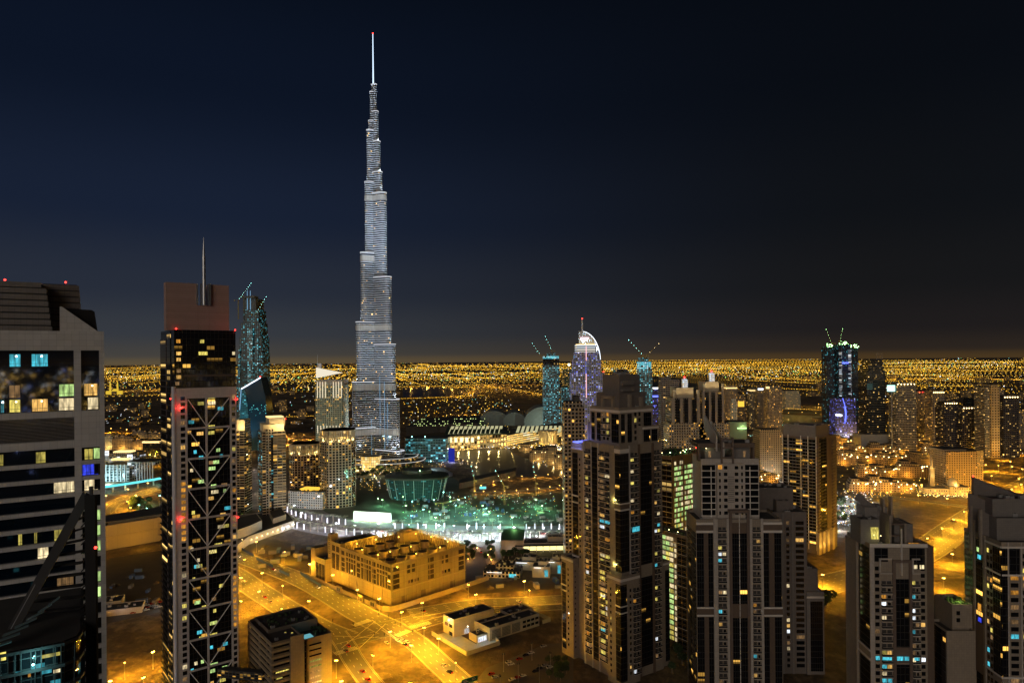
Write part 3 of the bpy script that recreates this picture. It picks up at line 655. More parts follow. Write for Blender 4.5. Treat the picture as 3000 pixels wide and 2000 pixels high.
def tower_c():
    B = Bld('residential_tower', 'stone residential tower with blank flank, boxed penthouse and one glowing yellow roof window', 'tower', (184, 353, 0), math.radians(-3))
    fh = 3.6; T = 103.0; Fr = (0, 0, 1, 0); Ls = (0, 26, 0, -1)
    wing(B, 0, 28.7, 0, 26, 0, T); wing(B, 28.7, 33, 1.6, 24, 0, T-1.5, 'brown_tile')
    wing(B, -2.2, 7.5, 5, 17, T-1.3, 114.5, 'grey_tile'); wing(B, 4, 16, 14, 24, T-1.3, 119, 'grey_tile'); wing(B, 16.5, 26, 8, 22, T-1.3, 111.5, 'grey_tile')
    pier(B, Ls, 0, 13, 0, T-2, 'beige_tile', 1.2); glass(B, Ls, 14, 25.6, 48, T-2, 'brown', .01); glass(B, Ls, 14, 25.6, 4, 42, 'brown', .01)
    for z in (47.5, 43): band(B, Ls, 13, 26, z, .9, .5)
    pier(B, Fr, 0, 2.2, 0, T, 'white_panel', .3); B.windows(Fr, 2.3, 5, 2, T-10, fh, 2.1, 2.0, .10); B.balconies(Fr, 5.7, 11, 2, T-15, fh, .5); B.balconies(Fr, 21, 24.8, 2, T-15, fh, .5); B.windows(Fr, 25, 28.2, 2, T-10, fh, 2.0, 2.0, .16)
    for z0, z1 in ((6, 41), (50, T-18)): glass(B, Fr, 12.8, 19.6, z0, z1, 'core_c', .12, .3, cw=2.2, st=1.1)
    for a, b in ((11.3, 12.8), (19.6, 21)): pier(B, Fr, a, b, 0, T-8, 'frame_brown', .7)
    t = MB(); strip(t, Fr, 12.8, 19.6, 42, 50, 0, .5); strip(t, Fr, 11.3, 21, T-9.5, T-8, 0, .9); B.part(t, 'spandrel', ['frame_brown'])
    # big top openings
    for a, b in ((2.4, 9.2), (20, 27.6)): glass(B, Fr, a, b, T-13 if a > 10 else T-9, T-2, 'top', .0, .2, cw=3.4)
    for a, b in ((4.5, 11), (21, 25)):
        t = MB(); strip(t, Fr, a, b, T-15.2, T-14.6, 0, 1.2); strip(t, Fr, a, a+.8, T-15, T-7.5, 0, .8); strip(t, Fr, a, b, T-8, T-7.2, 0, .8); B.part(t, 'balcony_frame', ['white_panel'])
    t = MB(); strip(t, Fr, 15.6, 16.1, T-16, T+8, 0, .9); B.part(t, 'bay_mullion', ['trim_white'])
    for u, w in ((20.6, 3.2), (25, 2.2)): B.win(Fr, u, u+w, T-12.6, T-10.6, 'lit_cream', .35)
    for k, u0, u1, fc in ((43.2, 2.6, 4.6, Fr), (43.2, 6, 10.6, Fr), (43.4, 13, 16, Fr), (43.4, 16.6, 19, Fr), (43.2, 22, 24.5, Fr)): B.win(fc, u0, u1, k, k+2, 'lit_cyan', .85 if 11 < u0 < 20 else .2)
    band(B, Fr, 0, 29, T-1.6, 1.8, .5)
    # penthouse window, fins
    B.win((-2.2, 5, 1, 0), 5.2, 9.2, T+1.2, T+7.4, 'lit_yellow', .1); light(B.root, (5.2, 3.4, T+3), 260, (1, .9, .3), .2)
    t = MB(); t.ball((7.2, 3.2, T+3.4), .22, 0); B.part(t, 'lamp', ['lamp_warm'])
    for xx, z in ((11.6, T+14), (19.2, T+10), (12.8, T+21), (16.8, T+22)):
        t = MB(); t.box(xx, xx+1.0, 3 if z < T+16 else 12, 15, T-12 if z < T+16 else T, z, 0); B.part(t, 'roof_fin', ['beige_tile'])
    t = MB(); t.bar((12, 13, T+12), (4, 24, T+20), 1, 4, 0); B.part(t, 'roof_slope', ['grey_tile'])
    t = MB()
    for z in (T+3, T+9): t.box(12.6, 19.2, 3.2, 4.6, z, z+.8, 0)
    B.part(t, 'roof_beam', ['frame_brown'])
    t = MB(); t.box(22, 27, 3, 5, T-1.2, T-.6, 0); B.part(t, 'terrace_light', ['lit_amber'])
    B.finish(100)
tower_c()

def tower_d():
    B = Bld('residential_tower', 'stone residential tower with many lit windows and sloping roof under a red beacon', 'tower', (240, 336, 0), math.radians(-3))
    fh = 3.6; T = 108.0; Fr = (0, 0, 1, 0); Ls = (0, 30, 0, -1)
    wing(B, 0, 34, 0, 30, 0, T); wing(B, 3, 34, 8, 30, T-1.3, 118, 'grey_tile'); wing(B, 6, 34, 16, 32, 116, 126, 'grey_tile')
    def slope(x0, x1, y0, y1, z0, za, zb):
        t = MB(); o = [(x0, z0), (x1, z0), (x1, zb), (x0, za)]
        t.face([(x, y0, z) for x, z in o], 0); t.face([(x, y1, z) for x, z in o][::-1], 0)
        for k in range(4):
            a, b = o[k], o[(k+1) % 4]; t.face([(a[0], y0, a[1]), (a[0], y1, a[1]), (b[0], y1, b[1]), (b[0], y0, b[1])], 0)
        B.part(t, 'roof_slope', ['dark_tile'])
    slope(-2, 14, 22, 23.2, T-1, T+20, T+12); slope(-2, 10, 14, 15, T-1, T+13, T+7); slope(4, 30, 28, 30, 125, 135, 124)
    for y in (14, 22): 
        t = MB(); t.box(-1.5, -.4, y-.3, y+1, T-10, T+13, 0); B.part(t, 'roof_column', ['beige_tile'])
    beacon(B.root, (4, 28.5, 135.6), .4, 1500)
    # left flank, from far to near: white grid, dark bay, white grid, glass corner
    glass(B, Ls, .4, 8, 6, T-2, 'flank', .02, .2, cw=2.6); pier(B, Ls, 8.2, 9.6, 0, T+6, 'beige_tile', .6)
    for z0, z1 in ((6, 36), (62, T-3)): glass(B, Ls, 10, 16, z0, z1, 'core_d', .06, .15, cw=1.8)
    t = MB(); strip(t, Ls, 9.6, 16.4, 36, 62, 0, .3); B.part(t, 'spandrel', ['frame_brown'])
    for k, m in ((2, 'lit_cyan'), (9, 'lit_amber'), (11, 'lit_blue'), (1, 'lit_green'), (9.4, 'lit_amber')): B.win(Ls, 11+rnd.random(), 14.5, T-6-k*3.6, T-3.8-k*3.6, m, .4)
    pier(B, Ls, 16.4, 18, 0, T, 'beige_tile', .6); B.windows(Ls, 18.4, 23.4, 2, T-4, fh, 1.5, 2.1, .16, 2); glass(B, Ls, 24, 30.2, 42, T-3, 'corner_d', .14, .4, cw=1.8, st=1.0)
    B.windows(Ls, 24, 29.6, 2, 40, fh, 2.2, 2.2, .25, 2)
    glass(B, Fr, 0, 2.6, 42, T-3, 'corner_d', .14, .4, cw=1.8, st=1.0); B.windows(Fr, 3.4, 8.8, 2, T-14, fh, 3.6, 2.1, .3); glass(B, Fr, 3.6, 8.6, T-16, T-3, 'top', 0, .25, cw=2.5); B.windows(Fr, 9.4, 13.6, 2, T-4, fh, 2.8, 2.1, .25); B.windows(Fr, 15, 33, 2, T-4, fh, 2.6, 2.1, .2, 4)
    for z in (T-3, T-16.6, 41): band(B, Fr, 0, 34, z, .9, .5); band(B, Ls, 16, 30, z, .9, .5)
    for a in (2.7, 8.9, 14): pier(B, Fr, a, a+.7, 0, T, 'white_panel', .4)
    B.finish(100)
    # lower planted wing
    C = Bld('garden_wing', 'lower blank stone wing with lit planted terrace below the sloping roof tower', 'building', (X(2768, 345), 345, 0), math.radians(-3))
    wing(C, 0, 14, 0, 16, 0, 61); wing(C, 5, 15, 4, 20, 0, 73)
    glass(C, (0, 16, 0, -1), 1, 15, 4, 60, 'bay', .02); C.windows((5, 4, 1, 0), 1, 5, 63, 71, 3.6, 1.8, 2, .1)
    t = MB()
    for k in range(40): t.ball((5.6+rnd.random()*8.6, 5+rnd.random()*8, 72.2+rnd.random()*1.4), rnd.uniform(.4, .9), 0)
    C.part(t, 'terrace_foliage', ['leaf_lit']); light(C.root, (9, 5, 75.5), 900, (.8, 1, .3), .3)
    C.finish(60)
plain('leaf_lit', (.06, .10, .025), .8, mottle=.6, scale=1.0); plain('leaf_dark', (.035, .06, .02), .85, mottle=.6, scale=1.0)
tower_d()

# ---- green lit office slabs between the towers
def office_slab(name, label, loc, rz, W_, D_, H_, lit_u, left=True, floors=None, tint='lit_green'):
    B = Bld(name, label, 'building', loc, rz)
    o = rect(0, W_, 0, D_); t = MB(); t.prism(o, 0, H_, 0, -1); t.parapet(o, H_-1.2, H_, .5, 0); B.part(t, 'wall', ['frame_brown'])
    t = MB(); t.face([(x, y, H_-1.2) for x, y in inset(o, .4)], 0); B.part(t, 'roof', ['roof_dark'])
    return B
def offices():
    B = office_slab('office_block', 'glass office block with rows of greenish lit floors and planted roof', (121, 520, 0), math.atan2(.65, .75), 42, 30, 125, None)
    Fr = (0, 0, 1, 0); Ls = (0, 30, 0, -1)
    t = MB(); strip(t, Ls, 0, 29.6, 0, 122, 0, .2); B.part(t, 'glazed_strip', [curtain('red', (.05, .03, .02), .05, .7, 'mix', 5, 3.9)])
    for k in range(29):
        z = 118-k*4.0
        t = MB(); strip(t, Ls, 0, 30, z-.2, z+.15, 0, .4); B.part(t, 'floor_edge', ['trim_white'])
        if k == 0:
            for u in (3, 10, 13, 31): B.win(Fr, u, u+2.2, z, z+2.6, 'lit_cream', .2)
            continue
        for i in range(3):
            for j in range(5):
                u = 2.6+i*13.2+j*2.25
                B.win(Fr, u, u+1.9, z, z+2.5, rnd.choice(['lit_green', 'lit_green', 'lit_cream', 'lit_yellow' if k > 9 else 'lit_green', 'lit_dim' if rnd.random() < .5 else 'lit_green']), .2)
        t = MB(); strip(t, Fr, 0, 42, z-1.2, z-.5, 0, .5); B.part(t, 'floor_edge', ['frame_brown'])
    for i in range(4): pier(B, Fr, [0, 13.9, 27.1, 40.4][i], [2.3, 15.5, 28.7, 42][i], 0, 122, 'frame_brown', .6)
    t = MB()
    for k in range(60): t.ball((rnd.uniform(1, 41), rnd.uniform(1, 28), 124.5+rnd.random()*.8), rnd.uniform(.5, 1.3), 0)
    B.part(t, 'roof_foliage', ['leaf_dark'])
    for k in range(7):
        p = (3+k*6, 2+rnd.random()*14, 126.3); t = MB(); t.ball(p, .35, 0); B.part(t, 'lamp', ['lamp_green' if k % 2 else 'lamp_warm']); light(B.root, (p[0], p[1], p[2]+.6), 260, (.7, 1, .45), .3)
    beacon(B.root, (40, 5, 127.5), .5, 900)
    B.finish(100)
    C = office_slab('office_block', 'lower office block with yellow green lit floor strips and roof planting', (118.7, 460, 0), math.atan2(.58, .815), 13, 40, 79, None)
    Ls = (0, 40, 0, -1); Fr = (0, 0, 1, 0)
    glass(C, Fr, 0, 13, 2, 77, 'plain_c', .04, .2, cw=3, ch=3.6, pal='cool'); t = MB(); strip(t, Ls, 29, 39.8, 2, 77, 0, .2); C.part(t, 'glazed_strip', [curtain('amber', (.16, .09, .03), .0, .5, 'warm', 4, 3.6)])
    for k in range(20):
        z = 73.5-k*3.6
        for j in range(7): C.win(Ls, 2+j*3.4, 5.2+j*3.4, z, z+2.5, rnd.choice(['lit_yellow', 'lit_green', 'lit_green', 'lit_cream']), .15)
        C.win(Ls, 26.8, 28.4, z, z+2.5, 'lit_cream' if k % 4 else 'lit_dim', .3)
        t = MB(); strip(t, Ls, 0, 40, z-.55, z-.3, 0, .5); strip(t, Fr, 0, 13, z-.55, z-.3, 0, .5) if k % 2 == 0 else None; C.part(t, 'floor_edge', ['frame_brown' if k % 2 else 'trim_white'])
    t = MB()
    for k in range(40): t.ball((rnd.uniform(1, 12), rnd.uniform(1, 38), 78.2+rnd.random()*.8), rnd.uniform(.4, 1.0), 0)
    C.part(t, 'roof_foliage', ['leaf_dark'])
    for k in range(4):
        p = (2, 4+k*8, 80); t = MB(); t.ball(p, .3, 0); C.part(t, 'lamp', ['lamp_warm']); light(C.root, (2, 4+k*8, 80.5), 150, (1, .8, .5), .3)
    C.finish(100)
offices()

def dark_block():
    B = Bld('apartment_block', 'unlit dark stone apartment block wedged behind the flat fronted tower', 'building', (X(2262, 432), 432, 0), math.radians(-2))
    wing(B, 0, 21, 0, 22, 0, 102, 'dark_tile'); wing(B, -8, 17, 12, 30, 0, 115, 'dark_tile'); wing(B, 19, 28, 1, 18, 0, 66, 'dark_tile'); wing(B, 20, 31, -1, 14, 0, 52, 'grey_tile'); wing(B, 4, 12, 5, 11, 100, 108, 'dark_tile')
    Fr = (0, 0, 1, 0)
    B.windows(Fr, 1, 5, 3, 98, 3.6, 2, 1.9, .05, 1); B.windows(Fr, 7, 11, 3, 98, 3.6, 1.8, 2.1, .35, 1); B.windows(Fr, 13, 20, 3, 98, 3.6, 5, 2.2, .06, 1)
    pier(B, Fr, 5.4, 6.6, 0, 101, 'grey_tile', .4); pier(B, Fr, 11.4, 12.6, 0, 101, 'grey_tile', .4)
    F2 = (20, -1, 1, 0); glass(B, F2, 2.4, 10, 2, 46, 'bay', .02); pier(B, F2, 0, 2.2, 0, 52, 'grey_tile', .4); band(B, F2, 0, 11, 48, 1.2)
    B.finish(90)
    E_ = Bld('residential_tower', 'balconied tower with scattered yellow windows and lit stone portal at its foot', 'tower', (307, 690, 0), math.atan2(.66, .75))
    wing(E_, 0, 46, 0, 36, 0, 118, 'brown_tile'); wing(E_, 0.5, 30, 1, 35, 116.5, 130, 'dark_tile', 1.0)
    Ls = (0, 36, 0, -1); Fr = (0, 0, 1, 0)
    glass(E_, Ls, 1, 35, 10, 116, 'east', .09, .3, cw=3.4, ch=3.3, st=1.1, pal='warm')
    for a in (0, 6, 19.5, 27, 35.4): pier(E_, Ls, a, a+.6, 4, 119, 'trim_white', .5)
    t = MB()
    for k in range(32): strip(t, Ls, 0, 36, 10+k*3.3, 10.5+k*3.3, 0, .6)
    E_.part(t, 'balcony_edge', ['grey_tile'])
    glass(E_, Fr, 5, 22, 10, 117, 'east2', .05, .3, cw=3.4, ch=3.3); 
    for a, b in ((0, 5), (22.5, 28)): pier(E_, Fr, a, b, 16, 119, 'brown_tile', .6)
    for k in range(31): E_.put('balcony', Fr, 2.5, 12+k*3.3, balc_mesh(4.4, 1.6, ('beige_tile', 'brown_tile')), .6); E_.put('balcony', Fr, 37, 12+k*3.3, balc_mesh(6, 1.6, ('beige_tile', 'brown_tile')), 0)
    for a in (-1, 8, 18, 30): 
        t = MB(); strip(t, Fr, a, a+5, 0, 22, 0, 2.5); E_.part(t, 'portal', ['stone_block'])
    for a in (3, 14, 27): light(E_.root, (a, -9, 4), 9000, (1, .62, .15), .5, 120, (0, .5, 1))
    E_.finish(80)
dark_block()
# ================================================================ the very tall tower
facade('sky_glass', (.30, .31, .33), (.012, .014, .018), 2.4, 4.2, .92, .6, .032, 1.8, 'mix', rough=.3, metal=.3)
plain('sky_fin', (.2, .22, .26), .4, .2, .1, .05); plain('sky_band', (.62, .67, .76), .5, .1, .15, .05); panel('sky_mech', (.45, .43, .40), 3, 10, .5, .6)
def very_tall_tower():
    Y0 = 1311.0; cx = X(1103, Y0, 1340)
    B = Bld('skyscraper', 'extremely tall stepped silver skyscraper tapering to a needle spire with white lit bands', 'skyscraper', (cx, Y0, 0))
    zz = lambda py: Z(py, 1100, Y0)
    def lobe(ang, L, w, n=9):
        """outline of one wing: a bar of half width w with a round nose, pointing along ang"""
        d = Vector((math.cos(ang), math.sin(ang))); p = Vector((-d.y, d.x)); c = d*max(L-w, 0)
        o = [(-p*w)-d*2, c-p*w]
        for k in range(1, n): a = -PI/2+PI*k/n; o.append(c+d*(w*math.cos(a))+p*(w*math.sin(a)))
        o += [c+p*w, p*w-d*2]
        return [(v.x, v.y) for v in o]
    def segment(ang, L, w, z0, z1, mech=None, top=True):
        o = lobe(ang, L, w); oi = inset(o, .55)
        t = MB(); t.prism(oi, z0, z1, 0, 2)
        z = math.floor(z0/4.2)*4.2
        b = MB()
        while z < z1-1:
            if z >= z0-.1 and not (mech and mech[0]-2 < z < mech[1]):
                b.parapet(o, z, z+1.0, .6, 0)
                b.prism(o, z, z+1.0, 0, -1)
                b.face([(x, y, z) for x, y in reversed(o)], 0)
            z += 4.2
        if mech:
            m = MB(); m.prism(inset(o, -.3), mech[0], mech[1], 0, 0, True); B.part(m, 'mechanical_floor', ['sky_mech'])
        f_ = MB()
        for k in range(1, len(o)-1):
            if k % 2 == 0 or len(o) < 8: f_.box(o[k][0]-.35, o[k][0]+.35, o[k][1]-.35, o[k][1]+.35, z0, z1, 0)
        for q in range(3):
            for s_ in (0, -2):
                a_, b_ = Vector(o[0 if s_ == 0 else -1]), Vector(o[1 if s_ == 0 else -2]); p_ = a_.lerp(b_, (q+1)/4); f_.box(p_.x-.3, p_.x+.3, p_.y-.3, p_.y+.3, z0, z1, 0)
        if z0 < 120: B.part(f_, 'fin', ['sky_fin'])
        B.part(t, 'wing_glazing', ['sky_glass', 'sky_band', 'roof_grey']); B.part(b, 'floor_band', ['sky_band'])
        if top:
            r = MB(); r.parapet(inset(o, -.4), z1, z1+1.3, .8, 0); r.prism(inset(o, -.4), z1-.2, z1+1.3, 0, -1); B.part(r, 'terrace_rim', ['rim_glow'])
    s6 = math.radians(30)
    # (top py, lateral half extent m, half width) from the ground up; seen extents of the two forward wings
    LW = [(1250, 48, 10.5), (1118, 41.3, 10), (945, 34, 9.2), (743, 25.5, 8.2), (537, 17, 6.6), (385, 13, 5.4), (357, 9.4, 4.6), (272, 6.6, 3.6)]
    RW = [(1315, 58, 10.5), (1168, 49, 10), (1010, 42, 9.6), (815, 34.5, 9), (570, 25.5, 8), (508, 17, 6.6), (418, 13.4, 5.6), (330, 10, 4.8), (250, 7, 3.8)]
    mechs = [(1270, 1253), (1141, 1125), (968, 953), (768, 752), (590, 576)]
    for W_, ang in ((LW, PI+s6), (RW, -s6)):
        z0 = 16.0
        for py, ext, w in W_:
            z1 = zz(py); L_ = (ext-w)/math.cos(s6)+w
            mm = None
            for a, b in mechs:
                if z0 <= zz(a) and zz(b) <= z1+1: mm = (zz(a), zz(b))
            segment(ang, L_, w, z0, z1, mm)
            d = Vector((math.cos(ang), math.sin(ang)))
            # uplight standing on the terrace, washing the wing above it
            if z1 < 640:
                nx_ = d*(L_-.6*w); k = max(.35, w/10)
                light(B.root, (nx_.x, nx_.y, z1+2.5), 17000*k, (.82, .92, 1), 1.0, 100, tuple(Vector((-d.x*.12, -d.y*.12, 1))))
            z0 = z1
    for py, L_, w in ((1200, 50, 10.5), (1080, 42, 10), (880, 34, 9), (650, 25, 8), (450, 14, 5.5)):
        segment(PI/2, L_, w, 16, zz(py), None)
    # core
    hexo = lambda r: [(r*math.cos(PI/6+k*PI/3+.26), r*math.sin(PI/6+k*PI/3+.26)) for k in range(6)]
    for r, za, zb in ((12, 16, 200), (10, 200, 330), (8.2, 330, 470), (6, 470, 560), (4.6, 560, 610)):
        t = MB(); t.prism(hexo(r), za, zb, 0, 0); B.part(t, 'core', ['sky_glass'])
    t = MB()
    for za, zb, r in ((590, 622, 4.2), (622, 660, 3.4), (660, 690, 2.6), (690, 712, 2.0)):
        t.tube((0, 0, za), (0, 0, zb), r, r*.95, 10, 0)
    for k in range(30): t.tube((0, 0, 598+k*3.8), (0, 0, 599+k*3.8), 4.6-k*.085, 4.6-k*.085, 10, 1)
    B.part(t, 'spire_base', ['sky_mech', 'rim_glow'])
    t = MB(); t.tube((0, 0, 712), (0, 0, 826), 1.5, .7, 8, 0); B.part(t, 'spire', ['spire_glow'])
    beacon(B.root, (0, 0, 827.5), 1.2)
    # vertical lit fins at lower level
    for x, za, zb in ((20.5, 30, 160), (11, 60, 170), (27, 40, 120), (-6, 20, 90)):
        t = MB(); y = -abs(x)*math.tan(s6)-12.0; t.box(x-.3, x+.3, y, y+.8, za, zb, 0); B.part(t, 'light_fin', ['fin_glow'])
    for x, y, tx, p, hz, sp in ((4, -165, -14, 1.9e6, 330, 46), (120, -180, 14, 2.0e6, 330, 46), (20, -175, 0, 1.5e7, 590, 19), (90, -190, 0, 1.1e7, 540, 21)):
        d = Vector((tx-x, -10-y, hz)); r = thing('added_floodlight', ORD[int(hz > 400)*2+int(x > 50)]+' ground lamp added in the garden to brighten the skyscraper', 'added_floodlight', (cx+x, Y0+y, 0), 0, 'added floodlights'); light(r, (0, 0, 6), p, (.72, .86, 1), 3, sp, tuple(d), .9); t = MB(); t.box(-1.5, 1.5, -1, 1, 0, 4, 0); t.build('housing', ['dark_metal'], r)  # fixtures added in the garden to light the tower evenly
    for x, p in ((-46, 170000), (-30, 50000), (0, 30000), (30, 50000), (52, 170000)): light(B.root, (x, -62, 8), p, (.9, .95, 1), 1.5, 75, (-x*.004, .42, 1))
    # podium: three swept tiers and glowing entrance
    for r0, z0, z1 in ((92, 0, 10), (78, 10, 17)):
        o = [(r0*math.cos(PI+PI*k/24)*1.0, r0*.62*math.sin(PI+PI*k/24)-6) for k in range(25)]+[(r0, 20), (-r0, 20)]
        t = MB(); t.prism(o, z0, z1, 0, 1); B.part(t, 'podium', ['podium_face', 'roof_grey'])
        t = MB(); t.parapet(inset(o, -.4), z1-.5, z1+.2, .8, 0); t.prism(inset(o, -.4), z1-.5, z1+.2, 0, -1); B.part(t, 'podium_edge', ['podium_rim'])
    t = MB(); o = [(17*math.cos(PI+PI*k/12), 8*math.sin(PI+PI*k/12)-58) for k in range(13)]; t.prism(o+[(17, -40), (-17, -40)], 0, 24, 0, 1); B.part(t, 'entrance_pavilion', ['entrance_glow', 'roof_grey'])
    for x in (-24, 0, 24): light(B.root, (x, -76, 3), 9000, (1, .75, .35), .6)
    B.finish()
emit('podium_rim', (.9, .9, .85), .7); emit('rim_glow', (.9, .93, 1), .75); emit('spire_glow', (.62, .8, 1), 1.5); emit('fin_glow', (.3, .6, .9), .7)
facade('podium_face', (.2, .19, .17), (.02, .02, .02), 4, 3.2, .9, .6, .45, .9, 'warm'); facade('entrance_glow', (.3, .24, .12), (.02, .02, .02), 4, 4.5, .86, .86, .97, 1.3, 'gold')
very_tall_tower()

# ================================================================ cooling plant at the crossroads
def cooling_plant():
    rz = PI/4; B = Bld('cooling_plant', 'sodium lit stone cooling plant with open roof of fans beside the crossroads', 'industrial building', (-100, 556, 0), rz)
    LX, LY, H = 80.0, 78.0, 34.0
    o = rect(0, LX, 0, LY)
    t = MB(); t.prism(o, 0, H, 0, -1); t.parapet(o, H-9, H, 1.0, 0); B.part(t, 'wall', ['plant_panel'])
    t = MB(); t.face([(x, y, H-9) for x, y in inset(o, .9)], 0); B.part(t, 'roof', ['roof_grey'])
    Ls = (0, LY, 0, -1); Fr = (0, 0, 1, 0)
    t = MB()
    for fc, W_ in ((Ls, LY), (Fr, LX)):
        strip(t, fc, -.3, W_+.3, H-.9, H+.2, 0, .8); strip(t, fc, 0, W_, 11.2, 12, 0, .5); strip(t, fc, 0, W_, H-7.6, H-7.2, 0, .25)
    B.part(t, 'cornice', ['stone_block'])
    def louvre(fc, u0, u1, z0, z1): B.win(fc, u0, u1, z0, z1, 'plant_louvre', .1)
    for g0 in (10, 34, 58):      # left wall: groups of four tall vents and a broad bay
        for i in range(4):
            u = g0+i*4.0; louvre(Fr if False else Ls, u, u+2.6, 13, 22.5); louvre(Ls, u, u+2.6, 23.6, 26.4); louvre(Ls, u, u+2.6, 27.6, 30.8)
    for u in (2, 27, 51, 73.2):
        for z in (13, 17.3, 21.6): louvre(Ls, u, u+4.2 if u > 60 else u+5, z, z+3.4)
        louvre(Ls, u, u+4.6, 27.4, 31)
    for u in (2, 38, 72):
        for z in (13, 17.3, 21.6): louvre(Fr, u, u+6, z, z+3.4)
        louvre(Fr, u, u+6, 27.4, 31)
    for u in (16, 21, 52, 57):
        for z in (23, 27): louvre(Fr, u, u+3, z, z+2.8)
    for u in (17, 20, 23.5, 26, 53, 56, 60): B.win(Fr, u, u+1.8, 14.5, 17, 'lit_dim' if u % 2 else 'win_dark', .1)
    for u in (10, 30, 62): B.win(Fr, u, u+5, .2, 5.5, 'frame_brown', .12)
    for fc in (Ls, Fr):
        for k in range(7):
            u = .6+k*12.9; t = MB(); strip(t, fc, u, u+.5, 0, H-1, 0, .35); B.part(t, 'pilaster', ['stone_block'])
    # fans
    def fan():
        b = MB(); n = 18
        for k in range(n):
            a, c = 2*PI*k/n, 2*PI*(k+1)/n
            P = lambda r, t_, z: (r*math.cos(t_), r*math.sin(t_), z)
            b.face([P(4.6, a, 0), P(4.6, c, 0), P(4.1, c, 3.6), P(4.1, a, 3.6)], 0); b.face([P(4.1, a, 3.6), P(4.1, c, 3.6), P(4.5, c, 5.6), P(4.5, a, 5.6)], 0)
            b.face([P(4.5, a, 5.6), P(4.5, c, 5.6), P(4.25, c, 5.6), P(4.25, a, 5.6)], 0); b.face([P(4.25, c, 5.6), P(4.25, a, 5.6), P(3.9, a, 2.6), P(3.9, c, 2.6)], 1)
            b.face([P(3.9, a, 2.6), P(3.9, c, 2.6), (0, 0, 2.6)], 1)
        for k in range(6): b.bar((0, 0, 3.1), (3.8*math.cos(k*PI/3), 3.8*math.sin(k*PI/3), 3.2), .7, .12, 1)
        return b.mesh('cooling_fan', ['stone_block', 'dark_metal'])
    fm = fan()
    for r, y in ((0, 14), (1, 40), (2, 62)):
        for k in range(6 if r < 2 else 4): inst(fm, 'cooling_fan', B.root, (9+k*11.2, y, H-6.2))
    for y in (14, 40, 62):
        t = MB(); t.box(3, 72, y-6, y+6, H-8.95, H-6.2, 0); B.part(t, 'fan_deck', ['roof_grey'])
    # open steel trusses round the roof edge
    for x0, y0, x1, y1 in ((3, 74, 77, 74), (76, 5, 76, 74), (3, 4, 76, 4), (3, 4, 3, 74)):
        t = MB(); n = 13
        hi = H+3.5 if y0 == 74 or x0 == 76 else H-1.5
        for k in range(n+1):
            f = k/n; p = (x0+(x1-x0)*f, y0+(y1-y0)*f); t.bar((p[0], p[1], H-9), (p[0], p[1], hi), .45, .45, 0)
            if k < n:
                g = (k+1)/n; q = (x0+(x1-x0)*g, y0+(y1-y0)*g)
                t.bar((p[0], p[1], H-8.5), (q[0], q[1], hi-.3), .3, .3, 0); t.bar((q[0], q[1], H-8.5), (p[0], p[1], hi-.3), .3, .3, 0); t.bar((p[0], p[1], hi), (q[0], q[1], hi), .5, .5, 0)
        B.part(t, 'roof_truss', ['steel_yellow'])
    t = MB()
    for y in (27, 51):
        t.box(4, 76, y-.5, y+.5, H-6, H-5.4, 0)
        for k in range(10): t.bar((6+k*7.4, y, H-9), (6+k*7.4, y, H-.5), .25, .25, 0)
    B.part(t, 'pipe_gantry', ['steel_yellow'])
    t = MB(); t.prism(rect(60, 77, 66, 77), H-9, H+2.5, 0, 0); t.box(63, 72, 68, 76, H+2.5, H+4.2, 0); B.part(t, 'stair_house', ['plant_panel'])
    for x, y in ((12, 70), (32, 70), (52, 62), (70, 60), (73, 40), (73, 16), (40, 27), (18, 27), (56, 6), (30, 6), (5, 50), (5, 26)):
        t = MB(); t.ball((x, y, H+1.5), .42, 0); B.part(t, 'roof_lamp', ['lamp_sodium']); light(B.root, (x, y, H+1.0), 6500, SOD, .4)
    B.finish(100)
    # lower annex with a slim sign tower
    C = Bld('plant_annex', 'stepped lower annex with dark bays joining the fan roofed plant', 'building', (B.root.location.x-.707*78, 556+.707*78, 0), rz)
    wing(C, 0, 40, .3, 16, 0, 36, 'plant_panel'); wing(C, -6, 22, 16, 34, 0, 20, 'plant_panel'); wing(C, 0, 7, 16, 22, 0, 42, 'plant_panel'); wing(C, -6, 16, 34, 42, 0, 27, 'plant_panel'); wing(C, 16, 50, 16, 40, 0, 24, 'plant_panel')
    La = (-6, 34, 0, -1)
    for u in (1.4, 7, 12.4): C.win(La, u, u+4.4, 1, 15, 'plant_louvre', .1)
    Lb = (0, 16, 0, -1); 
    for u in (2, 9): C.win(Lb, u, u+5, 12, 26, 'plant_louvre', .1); C.win(Lb, u, u+5, 28, 33, 'plant_louvre', .1)
    for z in (24, 28, 32, 36):
        t = MB(); fc = (0, 22, 0, -1); strip(t, fc, 1.6, 4.2, z, z+.5, 0, .15); strip(t, fc, 1.6, 4.2, z+2.2, z+2.7, 0, .15); strip(t, fc, 1.6, 2.1, z+.5, z+2.2, 0, .15); strip(t, fc, 3.7, 4.2, z+.5, z+2.2, 0, .15); C.part(t, 'vent_frame', ['dark_metal'])
    C.finish()
    # boundary wall
    w = thing('boundary_wall', 'low stone boundary wall wrapping the corner of the cooling plant', 'wall', (-100, 556, 0), rz)
    pts = [(-11, 120), (-11, -4), (-8, -9), (-3, -11), (60, -11), (100, -9)]
    for a, b in zip(pts, pts[1:]):
        t = MB(); d = Vector(b)-Vector(a); d.normalize(); n = Vector((-d.y, d.x))*.3; A, Bq = Vector(a), Vector(b)
        t.prism([tuple(A-n), tuple(Bq-n), tuple(Bq+n), tuple(A+n)], 0, 4.2 if a[1] < 40 else 3.4, 0, 0); t.build('wall_panel', ['stone_block'], w)
